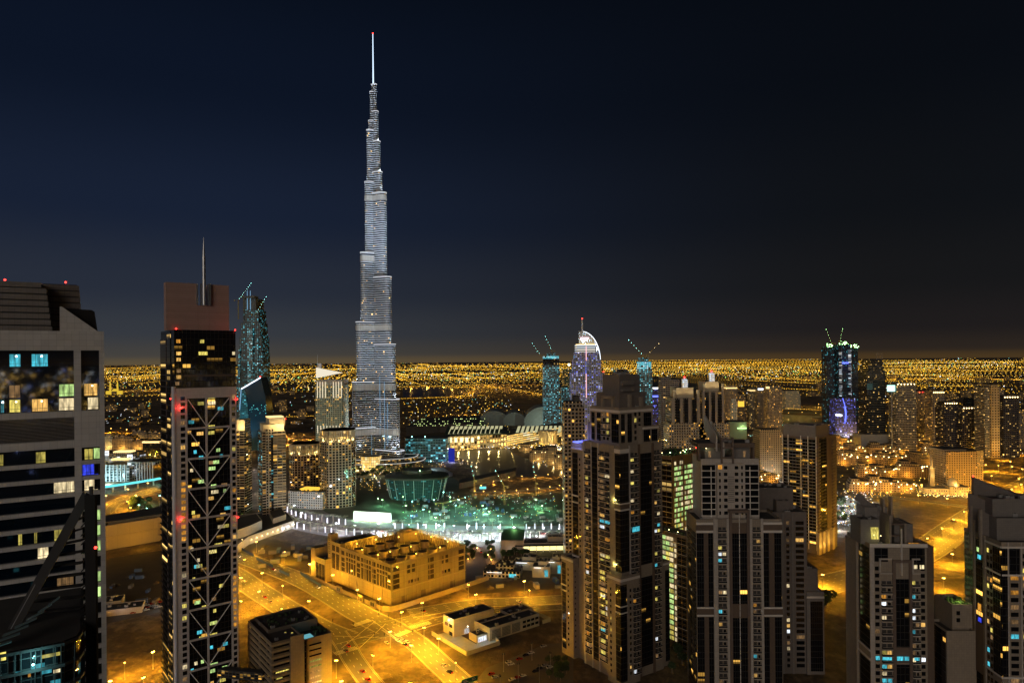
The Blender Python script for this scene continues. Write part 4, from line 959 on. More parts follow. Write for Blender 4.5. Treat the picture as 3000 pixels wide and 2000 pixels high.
    for y in (8, 26, 60):
        t = MB(); t.box(-13, -11.4, y-3.5, y+3.5, 0, 5.5, 0); t.box(-13.1, -13.0, y-2.6, y-.3, 1.5, 4.4, 1); t.box(-13.1, -13.0, y+.3, y+2.6, 1.5, 4.4, 1); t.build('gatehouse', ['stone_block', 'dark_metal'], w)
SOD = (1.0, .47, .02)
plain('steel_yellow', (.42, .36, .22), .5, .2); facade('plant_louvre', (.10, .075, .04), (.018, .014, .01), 9, .55, 1, .6, 0, 0, rough=.6)
cooling_plant()

# ================================================================ low white hall by the car park
def white_hall():
    c = G(1451, 1892); B = Bld('low_hall', 'low cream hall with dark flat roofs and white lit forecourt near the crossroads', 'building', (c[0]-4, c[1]+8, 0), math.radians(38))
    wing(B, 0, 46, 0, 13, 0, 9.5, 'cream_wall', .9); wing(B, 2, 40, 13, 24, 0, 8, 'cream_wall', .9); wing(B, -16, 20, 22, 36, 0, 13, 'cream_wall', .9); wing(B, -9, 0, 3, 13, 0, 5.5, 'cream_wall', .6); wing(B, 28, 50, 12, 26, 0, 9.2, 'cream_wall', .9)
    Fr = (0, 0, 1, 0)
    for i in range(3): B.win(Fr, 2+i*9, 9.4+i*9, 1.2, 7.6, 'grid_glass', .06)
    for i in range(4): B.win(Fr, 30+i*4, 33+i*4, 5.5, 7.2, 'win_dark', .06); B.win(Fr, 30+i*4, 33+i*4, 2.0, 3.8, 'win_dark', .06)
    Lf = (-16, 36, 0, -1); B.win(Lf, 2, 6, 6, 8.4, 'lit_dim', .06); B.win(Lf, 8, 12, 6, 8.4, 'win_dark', .06); B.win(Lf, 8, 12, .3, 3, 'win_dark', .06); B.win((-16, 22, 1, 0), 9, 13, .3, 4, 'lit_white', .06); B.win((-9, 3, 1, 0), 1, 8, .6, 4, 'lit_white', .06)
    t = MB(); t.ball((-17, 27, 11.6), .5, 0); t.ball((-8, 16, 8), .35, 0); B.part(t, 'flood_lamp', ['lamp_white'])
    light(B.root, (-18.2, 27, 11.4), 900, (.85, .95, 1), .3); light(B.root, (-6, -3, 6.5), 900, (.8, .95, 1), .3); light(B.root, (-21, 12, 5), 700, (.8, .9, 1), .3)
    t = MB(); t.box(-24, -10, -8, 34, .05, .12, 0); t.box(-10, 4, -8, 2.5, .05, .12, 0); B.part(t, 'forecourt', ['paving'])
    for a, b in (((-26, 36), (-26, -9)), ((-26, -9), (2, -9)), ((2, -9), (4.4, -1)), ((50, 1), (58, 1)), ((58, 1), (58, 24))):
        t = MB(); d = (Vector(b)-Vector(a)).normalized(); n = Vector((-d.y, d.x))*.2; A, Q = Vector(a), Vector(b); t.prism([tuple(A-n), tuple(Q-n), tuple(Q+n), tuple(A+n)], 0, 3, 0, 0); B.part(t, 'yard_wall', ['cream_wall'])
    B.finish()
panel('cream_wall', (.33, .29, .22), 5, 2.4, .06, .6); facade('grid_glass', (.35, .32, .26), (.08, .085, .08), 1.1, 1.0, .86, .84, 0, 0)
plain('paving', (.34, .32, .29), .8, mottle=.25, scale=.3); plain('asphalt', (.12, .105, .085), .75, mottle=.35, scale=.08, bump=.05)
white_hall()

# ================================================================ dark roofed office block near the bridge
def slit_block():
    B = Bld('office_block', 'tan office block with dark planted roof and narrow horizontal slit windows', 'building', (-138, 388, 0), math.atan2(.61, .79))
    wing(B, 0, 18, 0, 44, 0, 40, 'brown_stone', 1.2); wing(B, 18, 37, 3, 40, 0, 36, 'brown_stone', 1.2); wing(B, 4, 34, 18, 44, 34, 41, 'brown_stone', 1.0)
    Fr = (0, 0, 1, 0); Ls = (0, 44, 0, -1); F2 = (18, 3, 1, 0)
    pier(B, Fr, 10.6, 18.6, 0, 41, 'slit_stone', .6)
    for k in range(10):
        z = 3+k*3.6
        t = MB(); strip(t, Ls, 0, 44, z+2.3, z+3.5, 0, .25); strip(t, Fr, 0, 10.4, z+2.3, z+3.5, 0, .25); B.part(t, 'spandrel', ['slit_stone'])
        B.win(Fr, 1, 10, z+1.0, z+2.2, 'lit_cream' if k in (4, 6) and False else 'win_dark', .04)
        if k in (4, 5): B.win(Fr, 2.2, 9.8 if k == 5 else 6, z+1.2, z+1.9, 'lit_yellow', .12)
        B.win(Ls, 3, 20, z+1.2, z+2.1, 'win_dark', .04); B.win(Ls, 24, 40, z+1.2, z+2.1, 'win_dark', .04)
    for k in range(10):
        z = 2+k*3.25; B.win(F2, 5, 12.4, z, z+.9, 'lit_cream' if 1 < k < 5 else ('lit_green' if k in (5, 6) else 'win_dark'), .12)
    pier(B, F2, 3.6, 19, 0, 36, 'slit_stone', .1); glass(B, F2, .8, 3.2, 0, 35, 'slot', .05, .1)
    t = MB()
    for k in range(46): t.ball((rnd.uniform(28, 36), rnd.uniform(6, 39), 35.4+rnd.random()*1.2), rnd.uniform(.5, 1.3), 0)
    for k in range(30): t.ball((rnd.uniform(6, 32), rnd.uniform(20, 42), 40.6), rnd.uniform(.4, 1.0), 0)
    B.part(t, 'roof_foliage', ['leaf_dark'])
    t = MB(); t.box(21, 27, 5, 12, 34.9, 35.15, 0); B.part(t, 'roof_pool', ['glow_pool']); light(B.root, (24, 7, 37.5), 120, (.5, .9, 1), .3)
    for x, y in ((12, 12), (15, 9)):
        t = MB(); t.tube((x, y, 38.8), (x, y, 39.4), .9, .9, 10, 0); t.tube((x, y, 39.4), (x, y, 39.45), .6, .6, 10, 1); B.part(t, 'roof_vent', ['steel', 'lit_yellow'])
    B.finish()
    r = thing('footbridge', 'covered footbridge with lit windows joining braced tower and tan block', 'bridge', (-150, 402, 0), 0)
    a, b = Vector((-175, 405, 0)), Vector((-146, 399, 0)); d = (b-a).normalized(); n = Vector((-d.y, d.x, 0))*2.2
    L_ = lambda v: (v.x+150, v.y-402)
    t = MB(); t.prism([L_(a-n), L_(b-n), L_(b+n), L_(a+n)], 14, 15, 0, 0, True); t.prism([L_(a-n), L_(b-n), L_(b+n), L_(a+n)], 18.2, 19, 0, 0, True); t.build('deck', ['dark_metal'], r)
    t = MB(); t.prism([L_(a-n*.9), L_(b-n*.9), L_(b+n*.9), L_(a+n*.9)], 15, 18.2, 0, 0); t.build('glazing', ['bridge_glass'], r)
panel('brown_stone', (.17, .135, .10), 2.2, 1.2, .05, .6); panel('slit_stone', (.36, .28, .17), 1.4, .7, .05, .6); emit('glow_pool', (.25, .75, .85), .5); facade('bridge_glass', (.05, .05, .05), (.02, .02, .02), 2.4, 1.6, .8, .7, .5, .9, 'warm')
slit_block()

# ================================================================ generic tower of stacked boxes surveyed by bearing
def tower(name, label, Y, steps, mat, cat='tower', depth=None, rz=0.0, base=0.0, roof='roof_dark', group=None):
    """steps: (left bearing, right bearing, top) in photo pixels at distance Y, ground upwards"""
    x0, x1, _ = steps[0][:3]; c = X((x0+x1)/2, Y, 1200)
    B = Bld(name, label, cat, (c, Y, 0), rz, group); B.Y = Y; z0 = base
    for st in steps:
        a, b, py = st[:3]; m = st[3] if len(st) > 3 else mat
        xa, xb = X(a, Y, py)-c, X(b, Y, py)-c; d = depth or (xb-xa)*.9; z1 = Z(py, (a+b)/2, Y)
        if z1-z0 < .5: continue
        w0 = X(x1, Y)-X(x0, Y); off = max(0, (w0-(xb-xa))*.35)
        t = MB(); t.prism(rect(xa, xb, off, off+d), z0, z1, 0, 1); B.part(t, 'wall', [m, roof]); z0 = z1-.02
    B.z = lambda py, px=(x0+x1)/2: Z(py, px, Y); B.x = lambda px, py=1200: X(px, Y, py)-c
    return B
def crown(B, a, b, pt, pb, mat='glow_warm', d=.5, y0=0, y1=None, name='crown'):
    t = MB(); t.box(B.x(a, pt), B.x(b, pt), y0-d, (y1 if y1 is not None else (B.x(b)-B.x(a))*.9), B.z(pb), B.z(pt), 0); B.part(t, name, [mat])
FAC = [('stone_few', (.24, .20, .15), (.012, .012, .012), 3.4, 3.5, .6, .6, .12, 1.3, 'warm'), ('stone_many', (.26, .21, .15), (.012, .012, .012), 3.2, 3.5, .5, .55, .2, 1.4, 'warm'),
       ('cyan_site', (.14, .17, .17), (.01, .03, .035), 4.2, 4.2, .6, .5, .62, 1.1, 'cool'), ('cyan_dim', (.05, .08, .09), (.01, .02, .025), 5.0, 4.2, .55, .5, .32, .9, 'cool'), ('blue_hotel', (.32, .32, .36), (.012, .012, .03), 5.2, 4.4, .55, .5, .6, 1.2, 'blue'),
       ('balcony_warm', (.26, .21, .15), (.014, .014, .014), 6.0, 3.4, .92, .62, .16, 1.2, 'warm'), ('balcony_mix', (.24, .21, .16), (.014, .016, .018), 3.0, 3.4, .8, .5, .16, 1.2, 'mix'), ('glass_mix', (.05, .045, .05), (.01, .012, .018), 3.6, 4.0, .7, .5, .14, 1.1, 'mix'),
       ('tan_grid', (.50, .36, .17), (.02, .018, .014), 5.4, 5.2, .5, .42, .02, .8, 'warm'), ('grey_tower', (.20, .17, .15), (.012, .012, .012), 4.5, 4.0, .86, .45, .05, .9, 'mix'), ('white_grid', (.42, .44, .38), (.02, .022, .02), 3.4, 3.3, .5, .5, .22, 1.4, 'warm'),
       ('dark_glass', (.02, .022, .025), (.006, .008, .01), 3, 4, .92, .9, .03, .9, 'mix'), ('hotel_fin', (.30, .34, .34), (.03, .05, .06), 7.0, 4.5, .72, .7, .4, 1.0, 'white'), ('old_town', (.36, .25, .12), (.02, .015, .01), 3.6, 3.4, .42, .5, .06, 1.3, 'warm'),
       ('blue_glass', (.015, .05, .09), (.01, .035, .06), 2.0, 80, .8, 1, 0, 0, 'cool'), ('purple_tower', (.10, .09, .12), (.012, .012, .02), 3.5, 4, .6, .6, .35, 1.3, 'blue'), ('crescent', (.34, .29, .20), (.012, .016, .016), 4.4, 3.7, .66, .7, .17, 1.3, 'warm'), ('crescent_dark', (.26, .17, .10), (.012, .012, .012), 4.4, 3.7, .66, .7, .15, 1.1, 'warm')]
for f in FAC: facade(*f)

def mid_towers():
    # lit crown apartment towers by the boulevard
    B = Bld('apartment_tower', 'tan apartment tower with brightly floodlit crown standing on a pale podium', 'tower', (-312, 850, 0), math.radians(30))
    t = MB(); t.prism(rect(0, 28.5, 0, 30), 8, 112, 0, 1); B.part(t, 'wall', ['balcony_warm', 'roof_dark'])
    pier(B, (0, 0, 1, 0), 4, 13, 8, 116, 'stone_few', .8); glass(B, (0, 30, 0, -1), 2, 28, 10, 110, 'mid', .14, .3, pal='cool')
    glass(B, (0, 0, 1, 0), 10.2, 13, 10, 108, 'mid', .14, 1.0, pal='cool')
    t = MB(); t.box(2, 27, 2, 26, 112, 121, 0); t.box(9, 28, 3, 24, 121, 129, 0); B.part(t, 'crown', ['crown_stone'])
    for x, y, p in ((20, -4, 6500), (11, -4, 2500), (26, -3, 4500)): light(B.root, (x, y, 117.5), p, (1, .72, .3), .4)
    t = MB(); t.box(8, 27, 4, 20, 129, 130.4, 0); B.part(t, 'roof_light', ['glow_warm']); beacon(B.root, (28.5, 0, 127), .6, 900)
    t = MB()
    for k in range(28): strip(t, (0, 0, 1, 0), 13.4, 28.5, 10+k*3.6, 10.9+k*3.6, 0, 1.0)
    B.part(t, 'balcony_edge', ['slit_stone'])
    B.finish()
    o = Vector(G(780, 1570)); B = Bld('podium_building', 'low cream podium building with lamp lit side wall under the crowned tan tower', 'building', (o.x, o.y, 0))
    def poly(P, z0, z1, nm, m):
        q = [G(*p) for p in P]; q = [(x-o.x, y-o.y) for x, y in q]; A = sum(q[i-1][0]*q[i][1]-q[i][0]*q[i-1][1] for i in range(len(q))); q = q if A > 0 else q[::-1]
        t = MB(); t.prism(q, z0, z1-.8, 0, 1); t.parapet(q, z1-.8, z1, .5, 0); t.prism(q, z1-.8, z1, 0, -1); B.part(t, nm, [m, 'roof_dark'])
    poly([(640, 1645), (690, 1626), (729, 1594), (862, 1545), (836, 1512), (690, 1530)], 0, 9, 'wall', 'cream_wall'); poly([(694, 1604), (731, 1590), (768, 1572), (752, 1548), (692, 1562)], 9, 19, 'corner_block', 'cream_wall'); poly([(800, 1556), (838, 1543), (826, 1522), (790, 1534)], 9, 15, 'roof_block', 'plant_panel')
    for k in range(9):
        p = G(735+(860-735)*k/8, 1590-(1590-1545)*k/8); x, y = p[0]-o.x+1.2, p[1]-o.y-1.2
        t = MB(); t.ball((x, y, 4.5), .45, 0); B.part(t, 'wall_lamp', ['lamp_warm']); light(B.root, (x+.6, y-.6, 4), 1500 if k > 4 else 1000, (1, .68, .25) if k < 6 else (.9, .85, 1), .3)
    for k in range(4):
        p = G(652+k*20, 1640-k*10); x, y = p[0]-o.x, p[1]-o.y-1.6; t = MB(); t.ball((x, y, 11.5), .5, 0); B.part(t, 'wall_lamp', ['lamp_warm']); light(B.root, (x, y-.8, 11), 2200, (1, .66, .25), .3)
    B.finish()
    B = tower('apartment_tower', 'slim tan apartment tower with two tier floodlit crown just behind braced tower', 905, [(688, 718, 1278), (688, 716, 1262), (688, 714, 1229)], 'balcony_warm', depth=22)
    for z, w in ((126, 5000), (113, 6000)): light(B.root, (2, -5, z), w, (1, .72, .3), .4)
    t = MB(); t.box(B.x(688), B.x(717), -.4, 0, B.z(1262), B.z(1230), 0); B.part(t, 'crown', ['crown_stone']); B.finish()
    # curved hotel pair
    def curved(label, Y, xs, tops, base, mat, side, crownmat, capz):
        n = len(xs); c = (X(xs[0], Y), Y)
        B = Bld('curved_hotel', label, 'hotel', (c[0], c[1], 0)); P = []
        for i, px in enumerate(xs): 
            yy = Y+side[i]; P.append((X(px, yy)-c[0], yy-Y))
        back = [(P[-1][0]-6, P[-1][1]+30), (P[0][0]+2, P[0][1]+34)]
        o = P+back; zt = [Z(tp, px, Y+s) for tp, px, s in zip(tops, xs, side)]; z = sum(zt)/len(zt)
        t = MB(); t.prism(o, base, z-capz, 0, 1); B.part(t, 'wall', [mat, 'roof_dark'])
        t = MB(); t.prism(inset(o, 1.2), z-capz, z, 0, 1); B.part(t, 'crown', [crownmat, 'roof_dark'])
        t = MB(); t.prism(inset(o, -.6), z-capz-1.0, z-capz, 0, 0, True); t.prism(inset(o, .2), z-.9, z, 0, 0, True); B.part(t, 'cornice', ['stone_block'])
        t = MB()
        for k in range(len(P)-1):
            for q in range(5):
                f = (q+.5)/5; p = (P[k][0]+(P[k+1][0]-P[k][0])*f, P[k][1]+(P[k+1][1]-P[k][1])*f)
                t.bar((p[0], p[1]-.2, z-capz), (p[0], p[1]-.2, z), 1.0, .8, 0)
        B.part(t, 'colonnade', ['crown_stone'])
        for k in range(len(P)-1):
            p = ((P[k][0]+P[k+1][0])/2, (P[k][1]+P[k+1][1])/2-2.2); light(B.root, (p[0], p[1], z-capz+1.5), 1500, (1, .78, .35), .3)
        B.finish(); return B
    curved('near curved hotel slab with colonnaded lit crown and rows of balconies', 924, (935, 958, 982, 1008, 1030, 1040), (1272, 1268, 1262, 1256, 1252, 1250), 0, 'crescent', (14, 0, 2, 7, 14, 22), 'crown_lit', 15)
    curved('brown curved hotel slab behind the larger one with colonnaded lit crown', 1010, (846, 860, 890, 915, 936), (1304, 1302, 1300, 1298, 1298), 0, 'crescent_dark', (8, 0, 2, 6, 14), 'crown_lit', 15)
    A = tower('hotel_annex', 'low white balconied hotel annex in front of the brown curved slab', 925, [(838, 950, 1440)], 'white_grid', 'hotel', depth=36, rz=math.radians(-14))
    t = MB(); t.box(-14, 12, 8, 24, A.z(1440), A.z(1440)+2.4, 0); A.part(t, 'roof_pavilion', ['glow_amber']); light(A.root, (0, 4, A.z(1440)+4), 2500, SOD, .4)
    t = MB()
    for k in range(60): t.ball((rnd.uniform(-22, 22), rnd.uniform(2, 30), A.z(1440)+.6), rnd.uniform(.6, 1.4), 0)
    A.part(t, 'roof_foliage', ['leaf_dark']); A.finish()
    # white tower with sloping lit crown
    B = tower('hotel_tower', 'pale cyan tinged tower with sloping white lit crown beside the skyscraper', 1150, [(924, 1004, 1128), (927, 1003, 1112, 'white_panel')], 'white_tower', depth=40)
    z0, zl, zr = B.z(1112), B.z(1076), B.z(1092); x0, x1 = B.x(927), B.x(1003)
    t = MB(); o = [(x0, z0+3), (x1, z0+12), (x1, zr), (x0, zl)]
    t.face([(x, -.6, z) for x, z in o], 0); t.face([(x, 3, z) for x, z in o][::-1], 0)
    for k in range(4):
        a, b = o[k], o[(k+1) % 4]; t.face([(a[0], -.6, a[1]), (a[0], 3, a[1]), (b[0], 3, b[1]), (b[0], -.6, b[1])], 0)
    B.part(t, 'crown', ['glow_crown']); t = MB(); t.tube((x0+2, 2, zl-4), (x0+2, 2, B.z(1038)), .7, .2, 6, 0); t.box(x0+3, x0+8, 2, 6, zl-6, zl+7, 0); B.part(t, 'mast', ['steel'])
    for k in range(10):
        if k in (4, 5): continue
        xx = x0+2+k*4.5; t = MB(); t.bar((xx, -.6, B.z(1165)), (xx, -.6, B.z(1118)), .8, .5, 0); B.part(t, 'light_fin', ['fin_warm'])
    for k in range(8): xx = x0+2+k*5.2; t = MB(); t.bar((xx, -.6, B.z(1268)), (xx, -.6, B.z(1246)), .8, .5, 0); B.part(t, 'light_fin', ['fin_warm'])
    light(B.root, (-14, -36, 5), 22000, (.75, .95, .8), 1, 100, (.05, .4, 1)); light(B.root, (16, -36, 5), 22000, (.75, .95, .8), 1, 100, (-.05, .4, 1)); B.finish()  # two added fill spots with no fixture, brighten the pale front
    # dark blue curved glass tower
    Y = 1500.0; c = X(742, Y); B = Bld('glass_tower', 'dark blue curved glass tower with slanted bright edge', 'tower', (c, Y, 0))
    def sail(pts, d0, d1, mat, nm):
        t = MB(); q = [(X(a, Y, b)-c, Z(b, a, Y)) for a, b in pts]
        t.face([(x, d0, z) for x, z in q], 0); t.face([(x, d1, z) for x, z in q][::-1], 0)
        for k in range(len(q)):
            a, b = q[k], q[(k+1) % len(q)]; t.face([(a[0], d0, a[1]), (a[0], d1, a[1]), (b[0], d1, b[1]), (b[0], d0, b[1])], 0)
        B.part(t, nm, [mat])
    sail([(786, 1320), (784, 1240), (777, 1160), (764, 1106), (716, 1136), (722, 1160), (729, 1230), (732, 1320)], 0, 40, 'blue_glass', 'main_face')
    sail([(732, 1320), (729, 1228), (722, 1160), (716, 1138), (708, 1140), (703, 1200), (702, 1320)], -1, 40, 'sail_lit', 'curved_face')
    t = MB(); t.bar((X(708, Y)-c, -1.4, Z(1139, 708, Y)), (X(764, Y)-c, -1.4, Z(1106, 764, Y)), 2.2, 2.2, 0); B.part(t, 'edge_light', ['glow_white'])
    t = MB(); t.bar((X(703, Y)-c, -2, Z(1200, 703, Y)), (X(708, Y)-c, -2, Z(1140, 708, Y)), 1.4, 1.4, 0); B.part(t, 'edge_strip', ['fin_glow'])
    beacon(B.root, (X(764, Y)-c, -1, Z(1103, 764, Y)), 1.3)
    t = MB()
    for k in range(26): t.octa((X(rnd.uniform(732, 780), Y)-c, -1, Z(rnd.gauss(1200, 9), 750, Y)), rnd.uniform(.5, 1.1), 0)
    B.part(t, 'facade_glints', ['glow_cyan']).name = 'facade_glint'; light(B.root, (-28, -30, 5), 260000, (.2, .75, .9), 2, 100, (0, .3, 1)); B.finish()  # glowing beads painted as glints on the glass; the spot is an added fill
    # tower under construction with cranes on top
    B = tower('unfinished_tower', 'tall stepped unfinished tower glowing cyan with bare core and two cranes on top', 1750, [(690, 772, 1205), (692, 770, 1100), (694, 767, 1035), (699, 764, 985), (702, 758, 945), (707, 752, 906), (706, 744, 872, 'site_core')], 'cyan_dim', depth=56)
    for a, b, p, q in ((724, 740, 1290, 960), (752, 756, 1290, 990), (698, 702, 1280, 1020)): crown(B, a, b, q, p, 'cyan_site', .8, 0, 2, 'hoist_bay')
    for px in (722, 731):
        t = MB(); t.tube((B.x(px), 12, B.z(906)), (B.x(px), 12, B.z(850)), .8, .6, 6, 0); B.part(t, 'core_mast', ['fin_glow'])
    crown(B, 706, 744, 866, 872, 'site_core', 0, 4, 30, 'core_cap'); B.finish()
    crane((X(701, 1742), 1742, 0), Z(935, 701, 1742), Z(880, 701, 1742), 54, math.radians(55), math.radians(10), 'luffing crane with strung lamps on the core of the stepped unfinished tower', 9)
    crane((X(751, 1745), 1745, Z(930, 751, 1745)), 4, 8, 52, math.radians(60), math.radians(12), 'short luffing crane leaning out from the shoulder of the stepped unfinished tower', 7)
def crane(loc, zbase, ztop, jib, elev, az, label, n=6, mat='crane_yellow', bead='lamp_cyan'):
    r = thing('tower_crane', label, 'crane', (loc[0], loc[1], loc[2]))
    t = MB(); z0 = zbase if loc[2] == 0 else 0
    for dx, dy in ((-.8, -.8), (.8, -.8), (.8, .8), (-.8, .8)): t.bar((dx, dy, z0), (dx, dy, ztop), .45, .45, 0)
    for k in range(int((ztop-z0)/3)+1): t.bar((-.8, -.8, z0+k*3), (.8, -.8, min(z0+k*3+3, ztop)), .3, .3, 0)
    t.build('mast', [mat], r)
    d = Vector((math.cos(elev)*math.cos(az), math.cos(elev)*math.sin(az), math.sin(elev))); p0 = Vector((0, 0, ztop)); p1 = p0+d*jib
    t = MB(); t.bar(p0+Vector((0, 0, .8)), p1, .5, .5, 0); t.bar(p0-Vector((0, 0, .8)), p1, .5, .5, 0); t.build('jib', [mat], r)
    t = MB(); q = p0-Vector((d.x, d.y, 0)).normalized()*9; t.bar(p0, q+Vector((0, 0, 1)), 1, .8, 0); t.box(q.x-1.2, q.x+1.2, q.y-1.2, q.y+1.2, q.z-1.5, q.z+1.2, 0); t.build('counter_jib', [mat], r)
    for k in range(n):
        p = p0+d*jib*((k+1)/n); o = inst(cmesh(('crane_lamp', bead), lambda: bead_mesh(bead)), 'lamp', r, tuple(p))
def bead_mesh(mat):
    b = MB(); b.octa((0, 0, 0), .62, 0); return b.mesh('lamp', [mat])
plain('crane_yellow', (.35, .25, .06), .6); plain('crown_stone', (.45, .38, .26), .7); emit('glow_amber', (1, .55, .06), 1.3); emit('glow_crown', (1, .9, .7), .9); emit('fin_warm', (1, .85, .6), 1.2)
facade('crown_lit', (.34, .27, .16), (.02, .02, .02), 4.4, 7.5, .62, .7, .8, 1.5, 'warm'); facade('white_tower', (.34, .38, .30), (.015, .02, .022), 3.6, 3.5, .5, .55, .28, 1.4, 'warm')
facade('sail_lit', (.04, .16, .2), (.02, .10, .14), 4, 4.2, .8, .6, .3, .7, 'cool'); plain('site_core', (.12, .13, .13), .8)
mid_towers()
# ================================================================ far towers
def far_towers():
    # hotel with the quarter-round fin
    Y = 1600.0
    B = tower('hotel_tower', 'blue and white lit stepped hotel tower with quarter round fin and mast', Y, [(1674, 1772, 1091, 'blue_hotel'), (1681, 1761, 1053, 'blue_hotel'), (1686, 1755, 1031, 'blue_hotel'), (1691, 1746, 1009, 'hotel_stripe')], 'blue_hotel', depth=50)
    q = [(B.x(1701), B.z(1012)), (B.x(1701), B.z(969))]
    for k in range(13):
        a = PI/2*(1-k/12); q.append((B.x(1709)+(B.x(1764)-B.x(1709))*math.cos(a), B.z(1058)+(B.z(970)-B.z(1058))*math.sin(a)))
    q += [(B.x(1764), B.z(1091)), (B.x(1752), B.z(1091)), (B.x(1752), B.z(1012))]
    t = MB(); t.face([(x, 26, z) for x, z in q][::-1], 0); t.face([(x, 30, z) for x, z in q], 0)
    for k in range(len(q)):
        a, b = q[k], q[(k+1) % len(q)]; t.face([(a[0], 26, a[1]), (a[0], 30, a[1]), (b[0], 30, b[1]), (b[0], 26, b[1])][::-1], 0)
    B.part(t, 'fin', ['fin_white'])
    t = MB()
    for k in range(2, 15): t.bar((q[k][0]+.6, 27, q[k][1]+.6), (q[k+1][0]+.6, 27, q[k+1][1]+.6), 1.3, 1.3, 0)
    B.part(t, 'fin_edge', ['glow_white'])
    t = MB(); t.tube((B.x(1711), 24, B.z(985)), (B.x(1711), 24, B.z(934)), 2.2, 1.5, 8, 0); B.part(t, 'mast', ['mast_white']); beacon(B.root, (B.x(1711), 24, B.z(931)), 1.6)
    t = MB(); t.box(B.x(1705), B.x(1731), 23, 24, B.z(992), B.z(987), 0); B.part(t, 'sign', ['sign_pink'])
    light(B.root, (B.x(1718), 14, B.z(1007)), 60000, (.55, .8, 1), 1.5, 110, (0, .8, 1)); light(B.root, (B.x(1752), 12, B.z(1030)), 40000, (.75, .85, 1), 1.5, 110, (0, .7, 1))
    for a, b in ((1056, 1014), (1165, 1094)): crown(B, 1716, 1718.5, b, a, 'glow_pinkish', .6, 0, 1, 'light_fin')
    crown(B, 1690, 1747, 1007, 1009, 'glow_warm', .8, 10, 30); beacon(B.root, (B.x(1769), 0, B.z(1089)), 1.3); B.finish()
    B = tower('unfinished_tower', 'cyan lit unfinished tower with dark upper floors between mall dome and hotel', 1900, [(1591, 1639, 1070), (1591, 1638, 1050, 'dark_glass'), (1592, 1637, 1042, 'glow_site'), (1603, 1627, 1034, 'cyan_site')], 'cyan_site', depth=44); B.finish()
    crane((X(1586, 1900), 1900, Z(1044, 1586, 1900)), 0, 2, 42, math.radians(55), math.radians(165), 'crane leaning out from the cyan lit unfinished tower near the mall dome', 5)
    crane((X(1618, 1905), 1905, Z(1034, 1618, 1905)), 0, 6, 44, math.radians(66), math.radians(160), 'crane standing on the middle of the cyan lit unfinished tower roof', 5)
    B = tower('unfinished_tower', 'greenish lit unfinished tower with one bright floodlamp beside the fin topped hotel', 1950, [(1645, 1682, 1135, 'cyan_site'), (1649, 1680, 1082, 'site_green')], 'cyan_site', depth=34)
    t = MB(); t.ball((B.x(1668), -3, B.z(1068)), 3.4, 0, 1, 8, 6); t.tube((B.x(1668), -3, B.z(1082)), (B.x(1668), -3, B.z(1071)), .6, .6, 6, 1); B.part(t, 'flood_lamp', ['lamp_flood', 'steel']); B.finish()
    B = tower('office_tower', 'slim banded grey tower behind brown slab crown of the tallest stone tower', 1250, [(1802, 1846, 1092, 'grey_tower'), (1803, 1840, 1082, 'dark_glass')], 'grey_tower', depth=26); beacon(B.root, (B.x(1798), 0, B.z(1100)), 1); B.finish()
    B = tower('unfinished_tower', 'round topped cyan lit unfinished tower with twin crane jibs', 1500, [(1872, 1911, 1080), (1873, 1908, 1060, 'glow_site'), (1876, 1900, 1048, 'cyan_site')], 'cyan_site', depth=28); B.finish()
    crane((X(1888, 1500), 1500, Z(1048, 1888, 1500)), 0, 4, 48, math.radians(47), math.radians(172), 'long jib crane leaning away from round topped unfinished tower', 6)
    crane((X(1892, 1502), 1502, Z(1048, 1892, 1502)), 0, 3, 42, math.radians(42), math.radians(8), 'second crane on round topped unfinished tower with few lamps', 3, bead='lamp_warm')
    B = tower('office_tower', 'low white and violet lit tower with blue lit cap', 1750, [(1912, 1941, 1160, 'purple_tower'), (1914, 1938, 1138, 'purple_tower')], 'purple_tower', depth=20); crown(B, 1912, 1941, 1158, 1163, 'glow_blue', 1, 0, 20); crown(B, 1914, 1930, 1135, 1139, 'glow_white', 1, 0, 10); B.finish()
    B = tower('apartment_tower', 'wide brownish horizontally banded tower with rounded shoulders', 1350, [(1936, 1990, 1112, 'grey_tower'), (1940, 1968, 1104, 'grey_tower')], 'grey_tower', depth=26); B.finish()
    B = tower('apartment_tower', 'greenish grey apartment tower with stepped dark top standing behind the tallest stone tower', 640, [(1652, 1712, 1192, 'stone_few'), (1656, 1706, 1176, 'stone_few'), (1684, 1700, 1162, 'roof_grey')], 'stone_few', depth=26); B.finish()
    for xl, xr, py0, pyb, lab in ((1968, 2054, 1136, 1166, 'stone tower with lantern top, red starred beacon and floodlit crown'), (2058, 2124, 1118, 1146, 'taller stone tower with glazed lantern top and warm crown lights')):
        w = xr-xl; c = (xl+xr)/2; Y = 900
        B = tower('apartment_tower', lab, Y, [(xl-8, xr+14, 1238, 'stone_many'), (xl, xr, pyb, 'stone_few'), (xl+w*.2, xr-w*.2, py0, 'crown_stone')], 'stone_few', depth=34)
        for f in (.14, .42, .7):
            t = MB(); t.box(B.x(xl+w*f), B.x(xl+w*(f+.14)), -.5, .2, B.z(1238), B.z(pyb+3), 0); B.part(t, 'glazed_strip', [curtain('lantern', p=.05, cw=2.4)])
        for f in (0, .28, .56, .86):
            t = MB(); t.box(B.x(xl+w*f), B.x(xl+w*(f+.1)), -1.2, .2, B.z(1238), B.z(pyb), 0); B.part(t, 'pilaster', ['beige_tile'])
        t = MB(); zz0, zz1 = B.z(py0), B.z(py0-28); t.tube((0, 14, zz0), (0, 14, zz1-2.4), 4.4, 4.4, 10, 0); t.tube((0, 14, zz1-2.4), (0, 14, zz1), 4.2, .6, 10, 0); B.part(t, 'lantern', ['lantern_glow'])
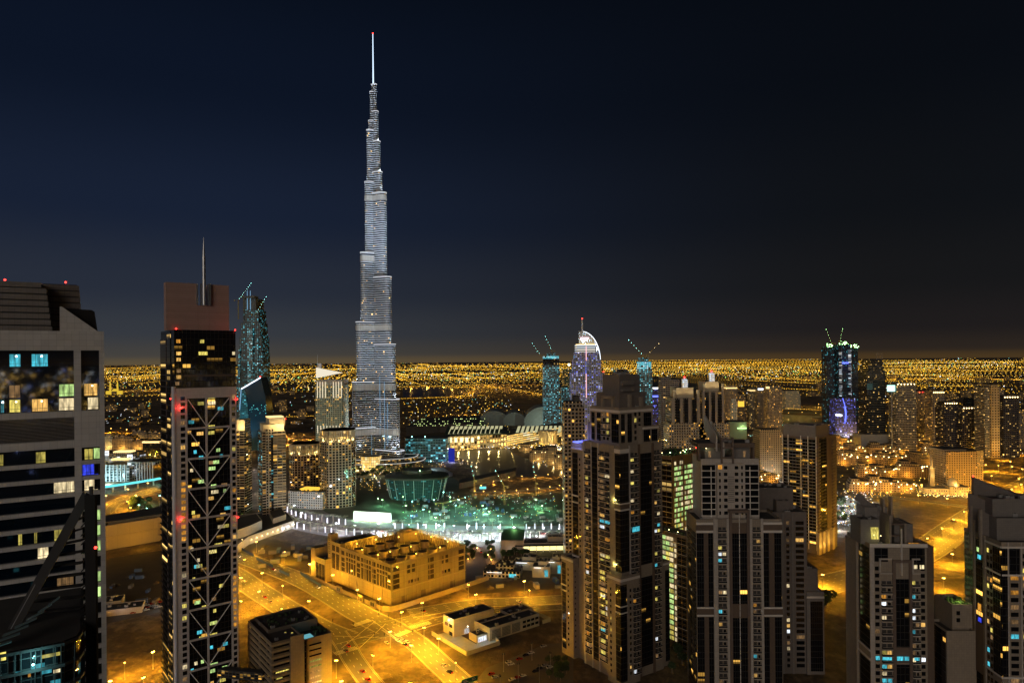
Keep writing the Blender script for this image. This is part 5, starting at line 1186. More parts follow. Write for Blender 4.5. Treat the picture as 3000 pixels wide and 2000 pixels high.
        for f in (.06, .88):
            t = MB(); t.box(B.x(xl+w*f), B.x(xl+w*(f+.08)), 1, 3.5, B.z(pyb), B.z(py0+6), 0); B.part(t, 'crown_frame', ['crown_stone'])
        for f in (.3, .7): light(B.root, (B.x(xl+w*f), -1, B.z(pyb)+1.5), 4200, (1, .75, .4), .4, 120, (0, .35, 1))
        light(B.root, (B.x(c), -22, 5), 24000, (1, .8, .6), 1, 110, (0, .4, 1)); beacon(B.root, (0, 14, zz1+1.2), 1.1, 2500); B.finish()  # the low spot is an added fill for the stone shaft
    # mid cluster
    lst = [(2126, 2160, 1129, 1700, 'stone_many', 'slim lit apartment tower with framed roof portal'), (2143, 2160, 1168, 1500, 'white_grid', 'short pale gridded block at the lantern tower foot'), (2162, 2184, 1155, 1850, 'stone_few', 'narrow block with amber lit recess behind the lantern towers'),
           (2196, 2219, 1136, 1900, 'balcony_mix', 'slim tower with fluted top and white lit windows'), (2218, 2250, 1138, 1880, 'stone_few', 'tower with glowing white roof sign in the middle cluster'), (2250, 2291, 1130, 1600, 'stone_many', 'broad tower with square dark head and many lit windows'),
           (2300, 2345, 1145, 2600, 'white_grid', 'low far block with bright white lattice facade'), (2226, 2290, 1258, 1120, 'old_town', 'sand coloured block below middle cluster beside the balconied tower')]
    for i, (a, b, t_, Y, m, lab) in enumerate(lst):
        B = tower('apartment_tower' if t_ < 1150 else 'apartment_block', lab, Y, [(a, b, t_+8), (a+2, b-3, t_)], m, 'tower' if t_ < 1150 else 'building')
        if i in (0, 3): crown(B, a, b, t_+6, t_+9, 'glow_warm', .5)
        if i == 4: crown(B, a+3, b-6, t_-1, t_+4, 'glow_white', 1, 0, 2, 'roof_sign')
        if i == 2: crown(B, a, b-4, t_+20, t_+36, 'glow_amber', .5, 0, 1, 'lit_recess')
        if i == 5: crown(B, a-4, a+4, t_+2, t_+8, 'glow_warm', 1, 0, 5)
        B.finish()
    B = tower('green_hall', 'greenish lit flat roofed hall behind the slanting roof fins', 1000, [(2130, 2188, 1235, 'hall_green'), (2130, 2158, 1250, 'hall_green')], 'hall_green', 'building', depth=30); crown(B, 2160, 2187, 1252, 1256, 'glow_green', .6, 0, 1, 'eave_light'); light(B.root, (8, -4, B.z(1250)), 2000, (.7, 1, .5), .6); B.finish()
    # triple towers under construction
    Y = 2000
    B = tower('unfinished_tower', 'cluster of three joined dark blue unfinished towers crowned with green lamps', Y, [(2420, 2444, 1016, 'triple_blue'), ], 'triple_blue', depth=30)
    for a, b, tp, d in ((2451, 2485, 1010, -14), (2492, 2517, 1019, 4)):
        t = MB(); t.prism(rect(B.x(a), B.x(b), d, d+36), 0, B.z(tp), 0, 1); B.part(t, 'wall', ['triple_blue', 'roof_dark'])
    for px in (2451, 2478): crown(B, px, px+1.6, 1024, 1160, 'hoist_dots', 15, -14, -13, 'hoist_bay')
    crown(B, 2456, 2472, 1061, 1065, 'glow_blue', 15, -14, -13, 'lit_floor')
    g = MB()
    for a, b, tp in ((2420, 2444, 1016), (2451, 2485, 1010), (2490, 2516, 1019)):
        for k in range(14): t_ = MB(); g.octa((B.x(rnd.uniform(a, b)), rnd.uniform(-14, 10), B.z(tp)+rnd.uniform(0, 9)), rnd.uniform(.8, 1.6), 0)
    o = B.part(g, 'roof_lamp', ['lamp_green']); o['kind'] = 'stuff'; B.finish()
    crane((X(2438, 1996), 1996, Z(1016, 2438, 1996)), 0, 10, 44, math.radians(70), math.radians(180), 'green lamped crane on the first of three joined unfinished towers', 5, bead='lamp_green')
    crane((X(2462, 1990), 1990, Z(1013, 2462, 1990)), 0, 14, 48, math.radians(50), math.radians(50), 'tallest green lamped crane between the three joined unfinished towers', 7, bead='lamp_green')
    crane((X(2502, 1996), 1996, Z(1019, 2502, 1996)), 0, 6, 36, math.radians(25), math.radians(160), 'low green lamped crane on the third of three joined unfinished towers', 5, bead='lamp_green')
    B = tower('hotel_block', 'purple lit hotel block with curling blue light strip and bright entrance', 1700, [(2448, 2508, 1166, 'purple_tower')], 'purple_tower', 'hotel', depth=34)
    t = MB()
    for k in range(9):
        f = k/9; xx = 2469+7*math.sin(f*2.6+.6)*1.2; x2 = 2469+7*math.sin((k+1)/9*2.6+.6)*1.2
        t.bar((B.x(xx), -.8, B.z(1240-74*f)), (B.x(x2), -.8, B.z(1240-74*(k+1)/9)), 3.4, .6, 0)
    B.part(t, 'light_strip', ['glow_blue']); t = MB(); t.box(B.x(2438), B.x(2516), -16, 0, 0, 8, 0); B.part(t, 'entrance', ['podium_blue']); crown(B, 2448, 2458, 1212, 1217, 'glow_white', 17, 0, 1, 'sign'); light(B.root, (0, -26, 10), 30000, (.4, .45, 1), 1); B.finish()
    # slim slanted tower
    B = tower('slanted_tower', 'dark slim tower with slanted head and vertical white light line on grey podium', 1420, [(2522, 2612, 1272, 'grey_plain'), (2546, 2600, 1085, 'slim_dark'), (2552, 2596, 1070, 'slim_dark'), (2560, 2596, 1052, 'slim_dark')], 'slim_dark', depth=36)
    crown(B, 2547, 2548.5, 1100, 1265, 'fin_glow', .6, 18, 19, 'light_line'); t = MB()
    for k in range(44): t.box(B.x(2580), B.x(2601), 16, 17.5, 50+k*3.6, 51+k*3.6, 0)
    B.part(t, 'balcony_edge', ['beige_tile']); B.finish()
    for a, b, t_, Y, m, lab, cr in ((2626, 2684, 1120, 1380, 'balcony_mix', 'broad tower with lamp lined roof beside slanted slim tower', 1), (2686, 2722, 1146, 1600, 'stone_many', 'shorter tower with red sign light between lamp lined towers', 2), (2733, 2768, 1144, 1450, 'stone_many', 'two toned tower with pale rows of windows and lamp capped piers', 1),
                                (2766, 2806, 1176, 1420, 'glass_mix', 'dark tower with a string of lamps along its roof', 1), (2820, 2866, 1190, 1400, 'glass_mix', 'dark tower with arched lamp lit crown', 1), (2845, 2880, 1166, 1700, 'dark_glass', 'unlit distant tower with single blue line', 3),
                                (2884, 2904, 1132, 1335, 'balcony_mix', 'narrow balcony tower joined to the tan gridded slab', 0), (2904, 2928, 1127, 1330, 'tan_grid', 'tan slab tower with regular dark square windows', 0), (2926, 2942, 1136, 1350, 'stone_many', 'slim strip tower between tan slab and last tower', 0), (2940, 2985, 1158, 1330, 'glass_mix', 'last dark tower with pale gridded edge and row of roof lamps', 1), (2985, 3030, 1200, 1450, 'stone_many', 'tower cut by the picture edge beyond the row of roof lamps', 0)):
        B = tower('apartment_tower', lab, Y, [(a, b, t_+6), (a+3, b-4, t_)], m, depth=30)
        if cr == 1:
            for k in range(6):
                o = inst(cmesh(('roof_bead',), lambda: roof_bead()), 'roof_lamp', B.root, (B.x(a+(b-a)*(k+.5)/6), -.6, B.z(t_+5)))
        if cr == 2:
            for k in range(3): beacon(B.root, (B.x(a+8+k*9), -1, B.z(t_+2)), .9)
        if cr == 3: crown(B, a+20, b-2, 1209, 1211, 'glow_blue', .5, 0, 1, 'light_line')
        if m == 'tan_grid': light(B.root, (0, -26, 4), 34000, (1, .68, .25), 1.5, 100, (0, .5, 1)); light(B.root, (0, -40, 4), 60000, (1, .68, .25), 1.5, 60, (0, .32, 1))  # added fill spots without fixtures brighten the tan slab
        B.finish()
    r = thing('billboard', 'bright teal white billboard standing by the highway between far towers', 'billboard', (X(2613, 1385), 1385, 0))
    t = MB(); t.box(-8.5, 8.5, 0, 1.5, Z(1146, 2614, 1385), Z(1128, 2614, 1385), 0); t.build('screen', ['screen_teal'], r); t = MB(); t.box(-1, 1, .3, 1.4, 0, Z(1146, 2614, 1385), 0); t.build('post', ['steel'], r)
def roof_bead():
    b = MB(); b.ball((0, 0, 0), 1.0, 0); return b.mesh('roof_lamp', ['lamp_warm'])
plain('fin_white', (.5, .55, .62), .5); plain('mast_white', (.6, .6, .62), .5); emit('sign_pink', (1, .62, .68), 1.8); emit('glow_pinkish', (1, .55, .6), 1.2); facade('hoist_dots', (.05, .06, .1), (.02, .02, .05), 20, 4.2, 1, .5, .75, .9, 'white'); emit('glow_green', (.6, 1, .4), 1.6); emit('lamp_flood', (1, .95, .6), 5)
facade('hotel_stripe', (.08, .08, .09), (.02, .02, .02), 80, 5.2, 1, .5, 1, 1.0, 'white'); facade('glow_site', (.10, .16, .15), (.02, .05, .05), 4, 4, .8, .6, .9, 1.5, 'cool'); facade('site_green', (.10, .13, .08), (.02, .03, .02), 4.6, 4.4, .6, .5, .5, 1.1, 'warm')
facade('lantern_glow', (.5, .45, .38), (.1, .1, .1), 1.6, 2.6, .8, .8, 1, 1.0, 'white'); plain('hall_green', (.22, .27, .16), .8); facade('triple_blue', (.02, .03, .05), (.008, .012, .02), 2.6, 4.4, .6, .5, .10, 1.0, 'cool'); facade('podium_blue', (.2, .2, .25), (.02, .02, .03), 4, 4, .8, .6, .7, 1.2, 'white')
plain('grey_plain', (.22, .22, .22), .7); facade('slim_dark', (.03, .032, .034), (.008, .01, .012), 2.6, 3.6, .9, .55, .07, 1.0, 'mix')
far_towers()

# ================================================================ mall, lake side, opera house
def waterfront():
    def slab(name, label, pts, z0, z1, mat, cat='building', roof='roof_dark', back=None):
        """a building whose front wall follows surveyed ground bearings, going back a given depth"""
        P = [G(*p) for p in pts]; c = P[0]; P = [(p[0]-c[0], p[1]-c[1]) for p in P]
        o = P+[(P[-1][0]+2, P[-1][1]+back), (P[0][0]-2, P[0][1]+back)]
        B = Bld(name, label, cat, (c[0], c[1], 0)); B.o = o
        t = MB(); t.prism(o, z0, z1, 0, 1); B.part(t, 'wall', [mat, roof]); return B
    B = slab('shopping_mall', 'long shopping mall with glowing arched windows on the lake shore', [(1300, 1322), (1360, 1318), (1440, 1311), (1486, 1306)], 0, 32, 'mall_front', 'shopping mall', back=130)
    t = MB()
    for k in range(12):
        a = 6+k*10.2; t.face([(a, 40, 34), (a+7, 40, 34), (a+10, 92, 46), (a+3, 92, 46)], 0)
    o = B.part(t, 'skylight_pane', ['glow_sky']); o['kind'] = 'stuff'
    t = MB(); t.prism([(x, y) for x, y in ((0, 34), (140, 34), (146, 110), (0, 110))], 32, 33.6, 0, 0)
    for k in range(13): t.face([(k*10.2-2, 39, 34.4), (k*10.2+6, 39, 34.4), (k*10.2+9, 93, 45.8), (k*10.2+1, 93, 45.8)], 0)
    B.part(t, 'vaulted_roof', ['roof_green'])
    for k in range(5):
        x = 12+k*12; t = MB(); t.box(x, x+6, -2-k*0, -.4, 20, 30, 0); p = B.o; 
        B.part(t, 'arched_window', ['glow_window']) if k >= 0 else None
    for k in range(6): light(B.root, (10+k*22, -6+k*4.0, 5), 16000, (1, .7, .24), 1)
    B.finish()
    C = slab('shopping_mall', 'lower terraced mall wing with bands of warm light behind the souk', [(1486, 1306), (1530, 1297), (1580, 1288), (1612, 1284), (1652, 1276)], 0, 24, 'mall_band', 'shopping mall', back=120)
    t = MB()
    for k in range(10): t.face([(20+k*11, 34, 27), (27+k*11, 36, 27), (33+k*11, 90, 37), (26+k*11, 88, 37)], 0)
    o = C.part(t, 'skylight_pane', ['glow_sky']); o['kind'] = 'stuff'
    for k in range(6): light(C.root, (12+k*28, -8+k*13.0, 8), 16000, (1, .68, .18), 1)
    t = MB()
    for a in (96, 150): t.tube((a, 40, 0), (a, 40, 31), 22, 22, 24, 0)
    C.part(t, 'drum', ['mall_drum']); light(C.root, (112, 2, 12), 36000, (1, .74, .28), 1); C.finish()
    # big humped roof behind
    B = Bld('hangar_hall', 'huge hump backed dark green roof vault behind the mall', 'building', (X(1520, 2050), 2050, 0)); 
    for a, b, zt, d0 in ((1405, 1490, 44, 20), (1475, 1540, 40, 10), (1535, 1642, 58, -20)):
        t = MB(); n = 18; xa, xb = X(a, 2050, 1240)-B.loc.x, X(b, 2050, 1240)-B.loc.x; P = [(xa+(xb-xa)*k/n, 22+(zt-22)*math.sin(PI*k/n)**.7) for k in range(n+1)]
        for k in range(n): t.face([(P[k][0], d0, P[k][1]), (P[k+1][0], d0, P[k+1][1]), (P[k+1][0], d0+120, P[k+1][1]), (P[k][0], d0+120, P[k][1])], 0)
        for k in range(n): t.face([(P[k][0], d0, 0), (P[k+1][0], d0, 0), (P[k+1][0], d0, P[k+1][1]), (P[k][0], d0, P[k][1])], 0)
        B.part(t, 'roof_vault', ['roof_vault'])
    light(B.root, (70, -80, 8), 90000, (.8, .95, .8), 2); B.finish()  # added fill light, no fixture, lifts the vaults out of the dark
    B = slab('mall_roof', 'flat dark mall roof with rows of small green yellow lamps', [(1190, 1275), (1290, 1266), (1400, 1262)], 0, 22, 'roof_grey', back=280)
    t = MB()
    for k in range(70): t.octa((rnd.uniform(10, 210), 30+rnd.choice([0, 50, 120, 200])+rnd.uniform(-2, 2), 23), .9, 0)
    o = B.part(t, 'roof_lamp', ['lamp_warmgreen']); o['kind'] = 'stuff'; B.finish()
    # cyan office with rounded end
    c = G(1215, 1352); B = Bld('round_office', 'round ended office building washed in cyan light beside the skyscraper', 'building', (c[0], c[1], 0))
    o = [(24*math.cos(PI/2+PI*k/10)*.9, 22*math.sin(PI/2+PI*k/10)+20) for k in range(11)]+[(62, -6), (66, 44)]
    t = MB(); t.prism(o, 0, 46, 0, 1); B.part(t, 'wall', ['cyan_office', 'roof_dark'])
    t = MB(); 
    for k in range(9): t.prism(inset(o, -1.2), 4+k*5, 5.2+k*5, 0, 0, True)
    B.part(t, 'floor_band', ['teal_band'])
    for p, e in (((-4, -8, 50), 50000), ((22, -8, 50), 50000), ((34, -20, 4), 90000), ((-26, 4, 20), 50000), ((60, -20, 14), 60000)): light(B.root, p, e, (.2, .85, .9), .8); t = MB(); t.ball(p, .9, 0); B.part(t, 'flood_lamp', ['lamp_cyan'])
    t = MB(); t.box(67, 79, -8, -4, 0, 27, 0); B.part(t, 'blue_screen', ['glow_blue_dim']); light(B.root, (74, -14, 6), 16000, (.25, .3, 1), 1); B.finish()
    # opera house: dhow shaped glass hull with dark lid roof
    c = G(1212, 1468); B = Bld('opera_house', 'green lit dhow shaped glass opera house with dark overhanging lid roof', 'theatre', (c[0], c[1]+34, 0))
    def hull(s, z, k=1.0):
        P = []
        for i in range(40):
            a = 2*PI*i/40; r = 1.0/((abs(math.cos(a))**2.6+abs(math.sin(a))**2.6)**(1/2.6)); P.append((math.cos(a)*r*44*s, math.sin(a)*r*33*s, z))
        return P
    def loft(rings, mat, name, cap=True):
        t = MB()
        for A, Q in zip(rings, rings[1:]):
            for i in range(40): j = (i+1) % 40; t.face([A[i], A[j], Q[j], Q[i]], 0, [(i*6.0, A[i][2]), (i*6.0+6, A[j][2]), (i*6.0+6, Q[j][2]), (i*6.0, Q[i][2])])
        if cap: t.face(rings[-1], 0)
        B.part(t, name, [mat])
    loft([hull(.86, 0), hull(.93, 14), hull(1.0, 29)], 'opera_glass', 'glazed_hull'); loft([hull(1.0, 29), hull(1.07, 29.4), hull(1.05, 32), hull(.7, 35)], 'roof_lid', 'roof_lid'); loft([hull(.5, 34.5), hull(.48, 40)], 'roof_lid', 'fly_tower')
    for i in range(0, 40, 2):
        A, Q = hull(.87, 0)[i], hull(1.02, 29)[i]
        if A[1] < 6: t = MB(); t.bar(A, Q, .6, .6, 0); B.part(t, 'mullion', ['steel_green'])
    for p, m, e, c_ in (((8, -26, 42), 'lamp_green', 26000, (.5, 1, .2)), ((-14, -40, 8), 'lamp_green', 9000, (.5, 1, .25)), ((30, -44, 4), 'lamp_cyan', 14000, (.3, 1, .75)), ((42, -30, 12), 'lamp_cyan', 14000, (.3, 1, .75)), ((52, -36, 6), 'lamp_green', 12000, (.55, 1, .2)), ((-50, -36, 5), 'lamp_green', 12000, (.3, 1, .5)), ((0, -48, 3), 'lamp_cyan', 9000, (.4, .9, 1))):
        t = MB(); t.ball(p, .75, 0); t.tube((p[0], p[1], 0 if p[2] < 30 else 34), (p[0], p[1], p[2]-.6), .2, .2, 5, 1); B.part(t, 'flood_lamp', [m, 'steel']); light(B.root, p, e*4, c_, .6)
    B.finish()
    # round pavilion of pale ribs
    c = G(1275, 1394); B = Bld('ribbed_pavilion', 'pale shell roofed round pavilion between opera house and lake', 'pavilion', (c[0], c[1], 0))
    t = MB()
    for k in range(7): t.prism([(30*(1-k*.08)*math.cos(2*PI*i/28), 20*(1-k*.08)*math.sin(2*PI*i/28)) for i in range(28)], 4+k*1.4 if k else 0, 4.8+k*1.4, 0, 0)
    B.part(t, 'roof', ['shell_white']); light(B.root, (-14, -20, 16), 16000, (.7, .95, 1), 1); B.finish()
    B = slab('long_shed', 'long low dark roofed shed on the lake terrace with one lit end', [(1345, 1432), (1400, 1420), (1510, 1393)], 0, 9, 'roof_grey', back=34)
    t = MB(); t.box(32, 42, -5, -1.5, 1, 4, 0); B.part(t, 'lit_front', ['glow_cyan']); B.finish()
    # souk by the lake
    i = 0
    for a, b, base, top, lab in ((1552, 1600, 1352, 1318, 'souk block with terrace lamps at the lake end'), (1600, 1640, 1362, 1310, 'taller souk block with floodlit tower'), (1566, 1622, 1338, 1312, 'souk block set back behind the terrace'), (1625, 1660, 1376, 1330, 'souk block stepping down towards the water'), (1640, 1664, 1346, 1308, 'souk block tight against the stone tower'), (1520, 1560, 1322, 1302, 'small souk block beneath the mall bands')):
        Y = Yg((a+b)/2, base); B = tower('souk_building', lab, Y, [(a, b, top+8), (a+6, b-8, top)], 'old_town', 'building', depth=26)
        for k in range(7): inst(cmesh(('roof_bead',), lambda: roof_bead()), 'roof_lamp', B.root, (B.x(a+(b-a)*rnd.random()), rnd.uniform(-1, 12), B.z(top+8)+.4), 0, .7)
        light(B.root, (0, -7, 4), 4500, (1, .68, .25), .8); B.finish()
    # bright hoarding, cafe, green roofed hall on the boulevard
    r = thing('hoarding', 'overexposed white floodlit hoarding behind boulevard palms', 'hoarding', G(1090, 1528)+(0,))
    a, b = G(1036, 1520), G(1146, 1527); l = r.location
    t = MB(); d = (Vector(b)-Vector(a)).normalized(); n = Vector((-d.y, d.x))*.4; A, Q = Vector(a), Vector(b)
    t.prism([(p.x-l.x, p.y-l.y) for p in (A-n, Q-n, Q+n, A+n)], 0, 10.5, 0, 0); t.build('panel', ['hoard_white'], r)
    for f in (.1, .3, .5, .7, .9):
        p = A+(Q-A)*f; light(r, (p.x-l.x, p.y-l.y-5, 1.6), 14000, (.6, 1, .7), .5)
    c = G(1500, 1615); B = Bld('green_roof_hall', 'square pale hall with dark green lit roof by the boulevard', 'building', (c[0]-12, c[1], 0), math.radians(-4))
    t = MB(); t.prism(rect(0, 24, 0, 34), 0, 12, 0, -1); t.face([(0, 0, 12), (24, 0, 12), (24, 34, 15), (0, 34, 15)], 1); t.face([(0, 34, 15), (24, 34, 15), (24, 34, 12), (0, 34, 12)], 0); t.face([(0, 0, 12), (0, 34, 15), (0, 34, 12)], 0); t.face([(24, 0, 12), (24, 34, 12), (24, 34, 15)], 0); B.part(t, 'wall', ['beige_panel', 'roof_green'])
    light(B.root, (12, 37, 17), 5000, (.4, 1, .3), .4); light(B.root, (12, -5, 2), 700, (1, .85, .7), .4); B.finish()
    c = G(1585, 1612); B = Bld('restaurant', 'low restaurant with dark flat roof and bright yellow lit veranda', 'building', (c[0]-26, c[1]-6, 0), math.radians(2))
    wing(B, 0, 56, 5, 26, 0, 8, 'beige_panel'); wing(B, 34, 56, 14, 26, 0, 12, 'beige_panel'); t = MB(); t.box(-1, 57, -1, 5, 6.2, 6.8, 0); B.part(t, 'awning', ['roof_dark']); t = MB(); t.box(0, 56, 4.7, 4.95, .5, 6, 0); B.part(t, 'lit_front', ['veranda_glow'])
    for k in range(9): t = MB(); t.tube((k*7, -.4, 0), (k*7, -.4, 6.2), .3, .3, 6, 0); B.part(t, 'column', ['trim_white'])
    for k in range(4): light(B.root, (6+k*14, 2, 5.4), 900, (1, .85, .35), .3)
    B.finish()
    # small utility yard between plant and tower
    for px, py, w, d, h, lab, m in ((1545, 1668, 26, 14, 8, 'flat roofed site office with glowing cyan side door', 'cream_wall'), (1585, 1690, 16, 16, 10, 'stacked pale site cabins near white strip lamps', 'cream_wall'), (1470, 1690, 34, 22, 6, 'sand covered low store with blue lit window', 'stone_few'), (1625, 1680, 14, 12, 12, 'rusty framed shed with white strip lamps', 'plant_panel')):
        c = G(px, py); B = Bld('site_building', lab, 'building', (c[0]-w/2, c[1], 0), math.radians(-8)); wing(B, 0, w, 0, d, 0, h, m, .7); wing(B, w*.3, w*.8, d*.4, d+4, 0, h+3, m, .6)
        B.win((0, 0, 1, 0), w*.7, w*.9, 1, h*.7, 'lit_cyan', .06); 
        t = MB(); t.box(w*.1, w*.5, -.3, -.05, h-1.2, h-.9, 0); B.part(t, 'strip_lamp', ['glow_white']); light(B.root, (w*.4, -3, h), 500, (.75, .95, .95), .3); B.finish()
emit('glow_sky', (.95, .9, .5), .55); emit('glow_window', (1, .82, .42), 2.0); emit('glow_blue_dim', (.05, .07, .8), .35); emit('veranda_glow', (1, .85, .35), 1.6); emit('lamp_warmgreen', (.8, 1, .35), 3)
facade('mall_front', (.40, .33, .22), (.05, .04, .03), 8.0, 10.0, .6, .62, .85, 2.2, 'gold'); facade('mall_band', (.42, .34, .2), (.05, .04, .03), 14, 5.0, .95, .45, .95, 1.5, 'gold'); plain('roof_green', (.05, .09, .06), .7, mottle=.3); panel('mall_drum', (.42, .35, .22), 6, 8)
plain('roof_vault', (.16, .19, .17), .6); facade('cyan_office', (.16, .26, .28), (.04, .10, .11), 5, 5, .8, .6, .5, 1.0, 'cool'); plain('teal_band', (.12, .3, .32), .5); facade('opera_glass', (.03, .08, .07), (.02, .06, .05), 3.0, 2.2, .9, .8, .10, .5, 'cool'); plain('roof_lid', (.03, .05, .03), .6, mottle=.4)
plain('steel_green', (.35, .5, .45), .5); plain('shell_white', (.5, .55, .56), .5); plain('hoard_white', (.8, .8, .78), .7)
waterfront()

# ================================================================ old quarter, mosque, blocks on the far bank
def old_quarter():
    rows = [(1440, [(2492, 2560), (2545, 2630), (2615, 2685)], 30, 'old quarter row facing the car park'), (1398, [(2515, 2570), (2575, 2640), (2640, 2720)], 34, 'second row of the old quarter'), (1362, [(2455, 2500), (2500, 2575), (2590, 2670), (2690, 2772)], 30, 'third row of the old quarter'),
            (1332, [(2440, 2490), (2492, 2545), (2550, 2620), (2620, 2690), (2705, 2780)], 26, 'fourth row of the old quarter'), (1308, [(2440, 2500), (2506, 2560), (2640, 2700), (2700, 2760)], 20, 'fifth row of the old quarter'),
            (1345, [(2180, 2235), (2235, 2290)], 26, 'row below the middle cluster'), (1312, [(2196, 2240), (2244, 2290)], 18, 'back row below the middle cluster'), (1420, [(2215, 2288)], 34, 'pale block row by the car lit boulevard')]
    for base, xs, hp, lab in rows:
        for i, (a, b) in enumerate(xs):
            Y = Yg((a+b)/2, base); top = base-hp-rnd.uniform(-4, 8); k = (b-a)
            B = tower('old_quarter_block', 'sandy block', Y, [(a, b, top+9), (a+k*.08, b-k*.3, top+3), (a+k*.15, a+k*.45, top-3)], 'old_town', 'apartment block', depth=(X(b, Y)-X(a, Y))*.6, rz=math.radians(rnd.choice([-14, 8, 18])), group='sandy blocks of the old quarter')
            B.root['label'] = ('lamp trimmed sandy block, %s in the %s' % (ORD[i], lab))
            zt = B.z(top+9); w = X(b, Y)-X(a, Y)
            for q in range(9): inst(cmesh(('roof_bead',), lambda: roof_bead()), 'roof_lamp', B.root, (rnd.uniform(-w/2, w/2), rnd.choice([-.8, -.8, 4, 9]), zt+rnd.choice([.6, -1.5, -6])), 0, rnd.uniform(.6, 1.0))
            light(B.root, (rnd.uniform(-w*.3, w*.3), -6, rnd.uniform(3, 8)), 6500, (1, .46, .05), .8); light(B.root, (rnd.uniform(-w*.3, w*.3), 2, zt+5), 2600, (1, .6, .12), .6); B.finish()
    B = tower('museum_block', 'wide plain sandy block with floodlit pierced end wall beyond the old quarter', 1020, [(2772, 2880, 1322, 'old_town'), (2772, 2840, 1318, 'stone_block')], 'old_town', 'building', depth=40); crown(B, 2862, 2880, 1320, 1366, 'pierced_lit', .6, 0, 1, 'lit_wall'); light(B.root, (26, -8, 6), 8000, (1, .66, .2), .8); light(B.root, (-10, -16, 6), 3000, (1, .66, .2), .8); B.finish()
    # mosque: prayer hall, dome, minaret
    c = G(2790, 1450); B = Bld('mosque', 'small floodlit mosque with ribbed dome and one tall stepped minaret', 'mosque', (c[0], c[1], 0), math.radians(-10))
    t = MB(); t.prism(rect(-36, 22, 0, 22), 0, 9, 0, 1); t.prism(rect(-4, 22, -2, 24), 0, 12, 0, 1); B.part(t, 'prayer_hall', ['mosque_wall', 'roof_grey'])
    t = MB(); n = 14
    R_ = [[(7.5*math.cos(PI/2*j/6)*math.cos(2*PI*k/n)+6, 7.5*math.cos(PI/2*j/6)*math.sin(2*PI*k/n)+11, 15+8.2*math.sin(PI/2*j/6)) for k in range(n)] for j in range(7)]
    for j in range(6):
        for k in range(n): t.face([R_[j][k], R_[j][(k+1) % n], R_[j+1][(k+1) % n], R_[j+1][k]], 0)
    t.tube((6, 11, 12), (6, 11, 15), 7.8, 7.8, 14, 0); t.tube((6, 11, 23), (6, 11, 27), .3, .1, 5, 0); B.part(t, 'dome', ['crown_stone'])
    t = MB(); t.prism(rect(-21, -15, 20, 26), 0, 34, 0, 0); t.prism(rect(-21.8, -14.2, 19.2, 26.8), 34, 35.4, 0, 0, True); t.tube((-18, 23, 35), (-18, 23, 46), 2.3, 2.1, 8, 0); t.tube((-18, 23, 46), (-18, 23, 47), 3, 3, 8, 0); t.tube((-18, 23, 47), (-18, 23, 53), 1.4, 1.3, 8, 0); t.tube((-18, 23, 53), (-18, 23, 57), 1.5, .1, 8, 0); B.part(t, 'minaret', ['stone_block'])
    for p, e in (((-18, 17, 36.5), 1800), ((6, 1, 14), 2600), ((14, -9, 2), 3500), ((-8, -9, 2), 3500), ((-26, -9, 2), 3500), ((-18, 16, 24), 1800)): light(B.root, p, e, (1, .72, .25), .5)
    for k in range(18): inst(cmesh(('roof_bead',), lambda: roof_bead()), 'garden_lamp', B.root, (-42+k*4.2, -9-rnd.random()*7, 1.4), 0, .45)
    B.finish()
    # far left bank
    B = tower('hotel_block', 'wide hotel block with white vertical fins behind the metro line', 1150, [(296, 378, 1362, 'hotel_fin'), (372, 452, 1352, 'hotel_fin'), ], 'hotel_fin', 'hotel', depth=40)
    B2 = [(296, 372, 1358), (398, 452, 1352)]
    for a, b, tp in B2:
        for k in range(7): px = a+(b-a)*(k+.3)/7; t = MB(); t.bar((B.x(px), -1, 0), (B.x(px), -1, B.z(tp+2)), 1.2, 1.2, 0); B.part(t, 'fin', ['fin_white'])
    crown(B, 318, 365, 1345, 1350, 'glow_warm', .5, 8, 20, 'roof_light'); light(B.root, (0, -26, 5), 70000, (.55, .9, .9), 2); light(B.root, (-46, -26, 5), 60000, (.55, .9, .9), 2); B.finish()  # both lights are added fill for the finned front, without fixtures
    B = tower('hotel_block', 'low hotel wing with two framed lit signs on its roof', 1230, [(296, 395, 1336, 'hotel_fin'), (300, 400, 1326, 'stone_few')], 'hotel_fin', 'hotel', depth=40)
    for px, py in ((313, 1326), (382, 1338)):
        t = MB(); z = B.z(py); x = B.x(px); t.box(x-4.6, x+4.6, -3, -2, z-4.4, z+4.4, 0); B.part(t, 'sign', ['sign_dark']); t = MB()
        for dx in (-3, .5): 
            for dz in (-2.6, .6): t.box(x+dx, x+dx+2.2, -3.4, -3.05, z+dz, z+dz+2.0, 0)
        t.box(x-4.6, x+4.6, -3.3, -3.05, z+3.6, z+4.4, 0); t.box(x-4.6, x+4.6, -3.3, -3.05, z-4.4, z-3.6, 0); t.box(x-4.6, x-3.8, -3.3, -3.05, z-3.6, z+3.6, 0); t.box(x+3.8, x+4.6, -3.3, -3.05, z-3.6, z+3.6, 0); B.part(t, 'sign_glyph', ['glow_white'])
    crown(B, 330, 380, 1322, 1328, 'glow_warm', .5, 2, 20, 'roof_light'); B.finish()
    for a, b, base, top, m, lab in ((304, 330, 1318, 1272, 'white_grid', 'greenish lit gabled block in the far bank row'), (328, 388, 1320, 1278, 'old_town', 'amber lit gabled block in the far bank row'), (388, 418, 1322, 1288, 'old_town', 'shorter amber block beside the columned office'), (418, 476, 1345, 1290, 'dark_glass', 'dark columned office with glowing roof edge'), (384, 432, 1298, 1262, 'stone_few', 'dim arched block in the back bank row'), (430, 480, 1300, 1266, 'stone_few', 'dim long block with amber end in the back bank row')):
        Y = Yg((a+b)/2, base); B = tower('far_bank_block', lab, Y, [(a, b, top+6), (a+4, b-6, top)], m, 'building', depth=30)
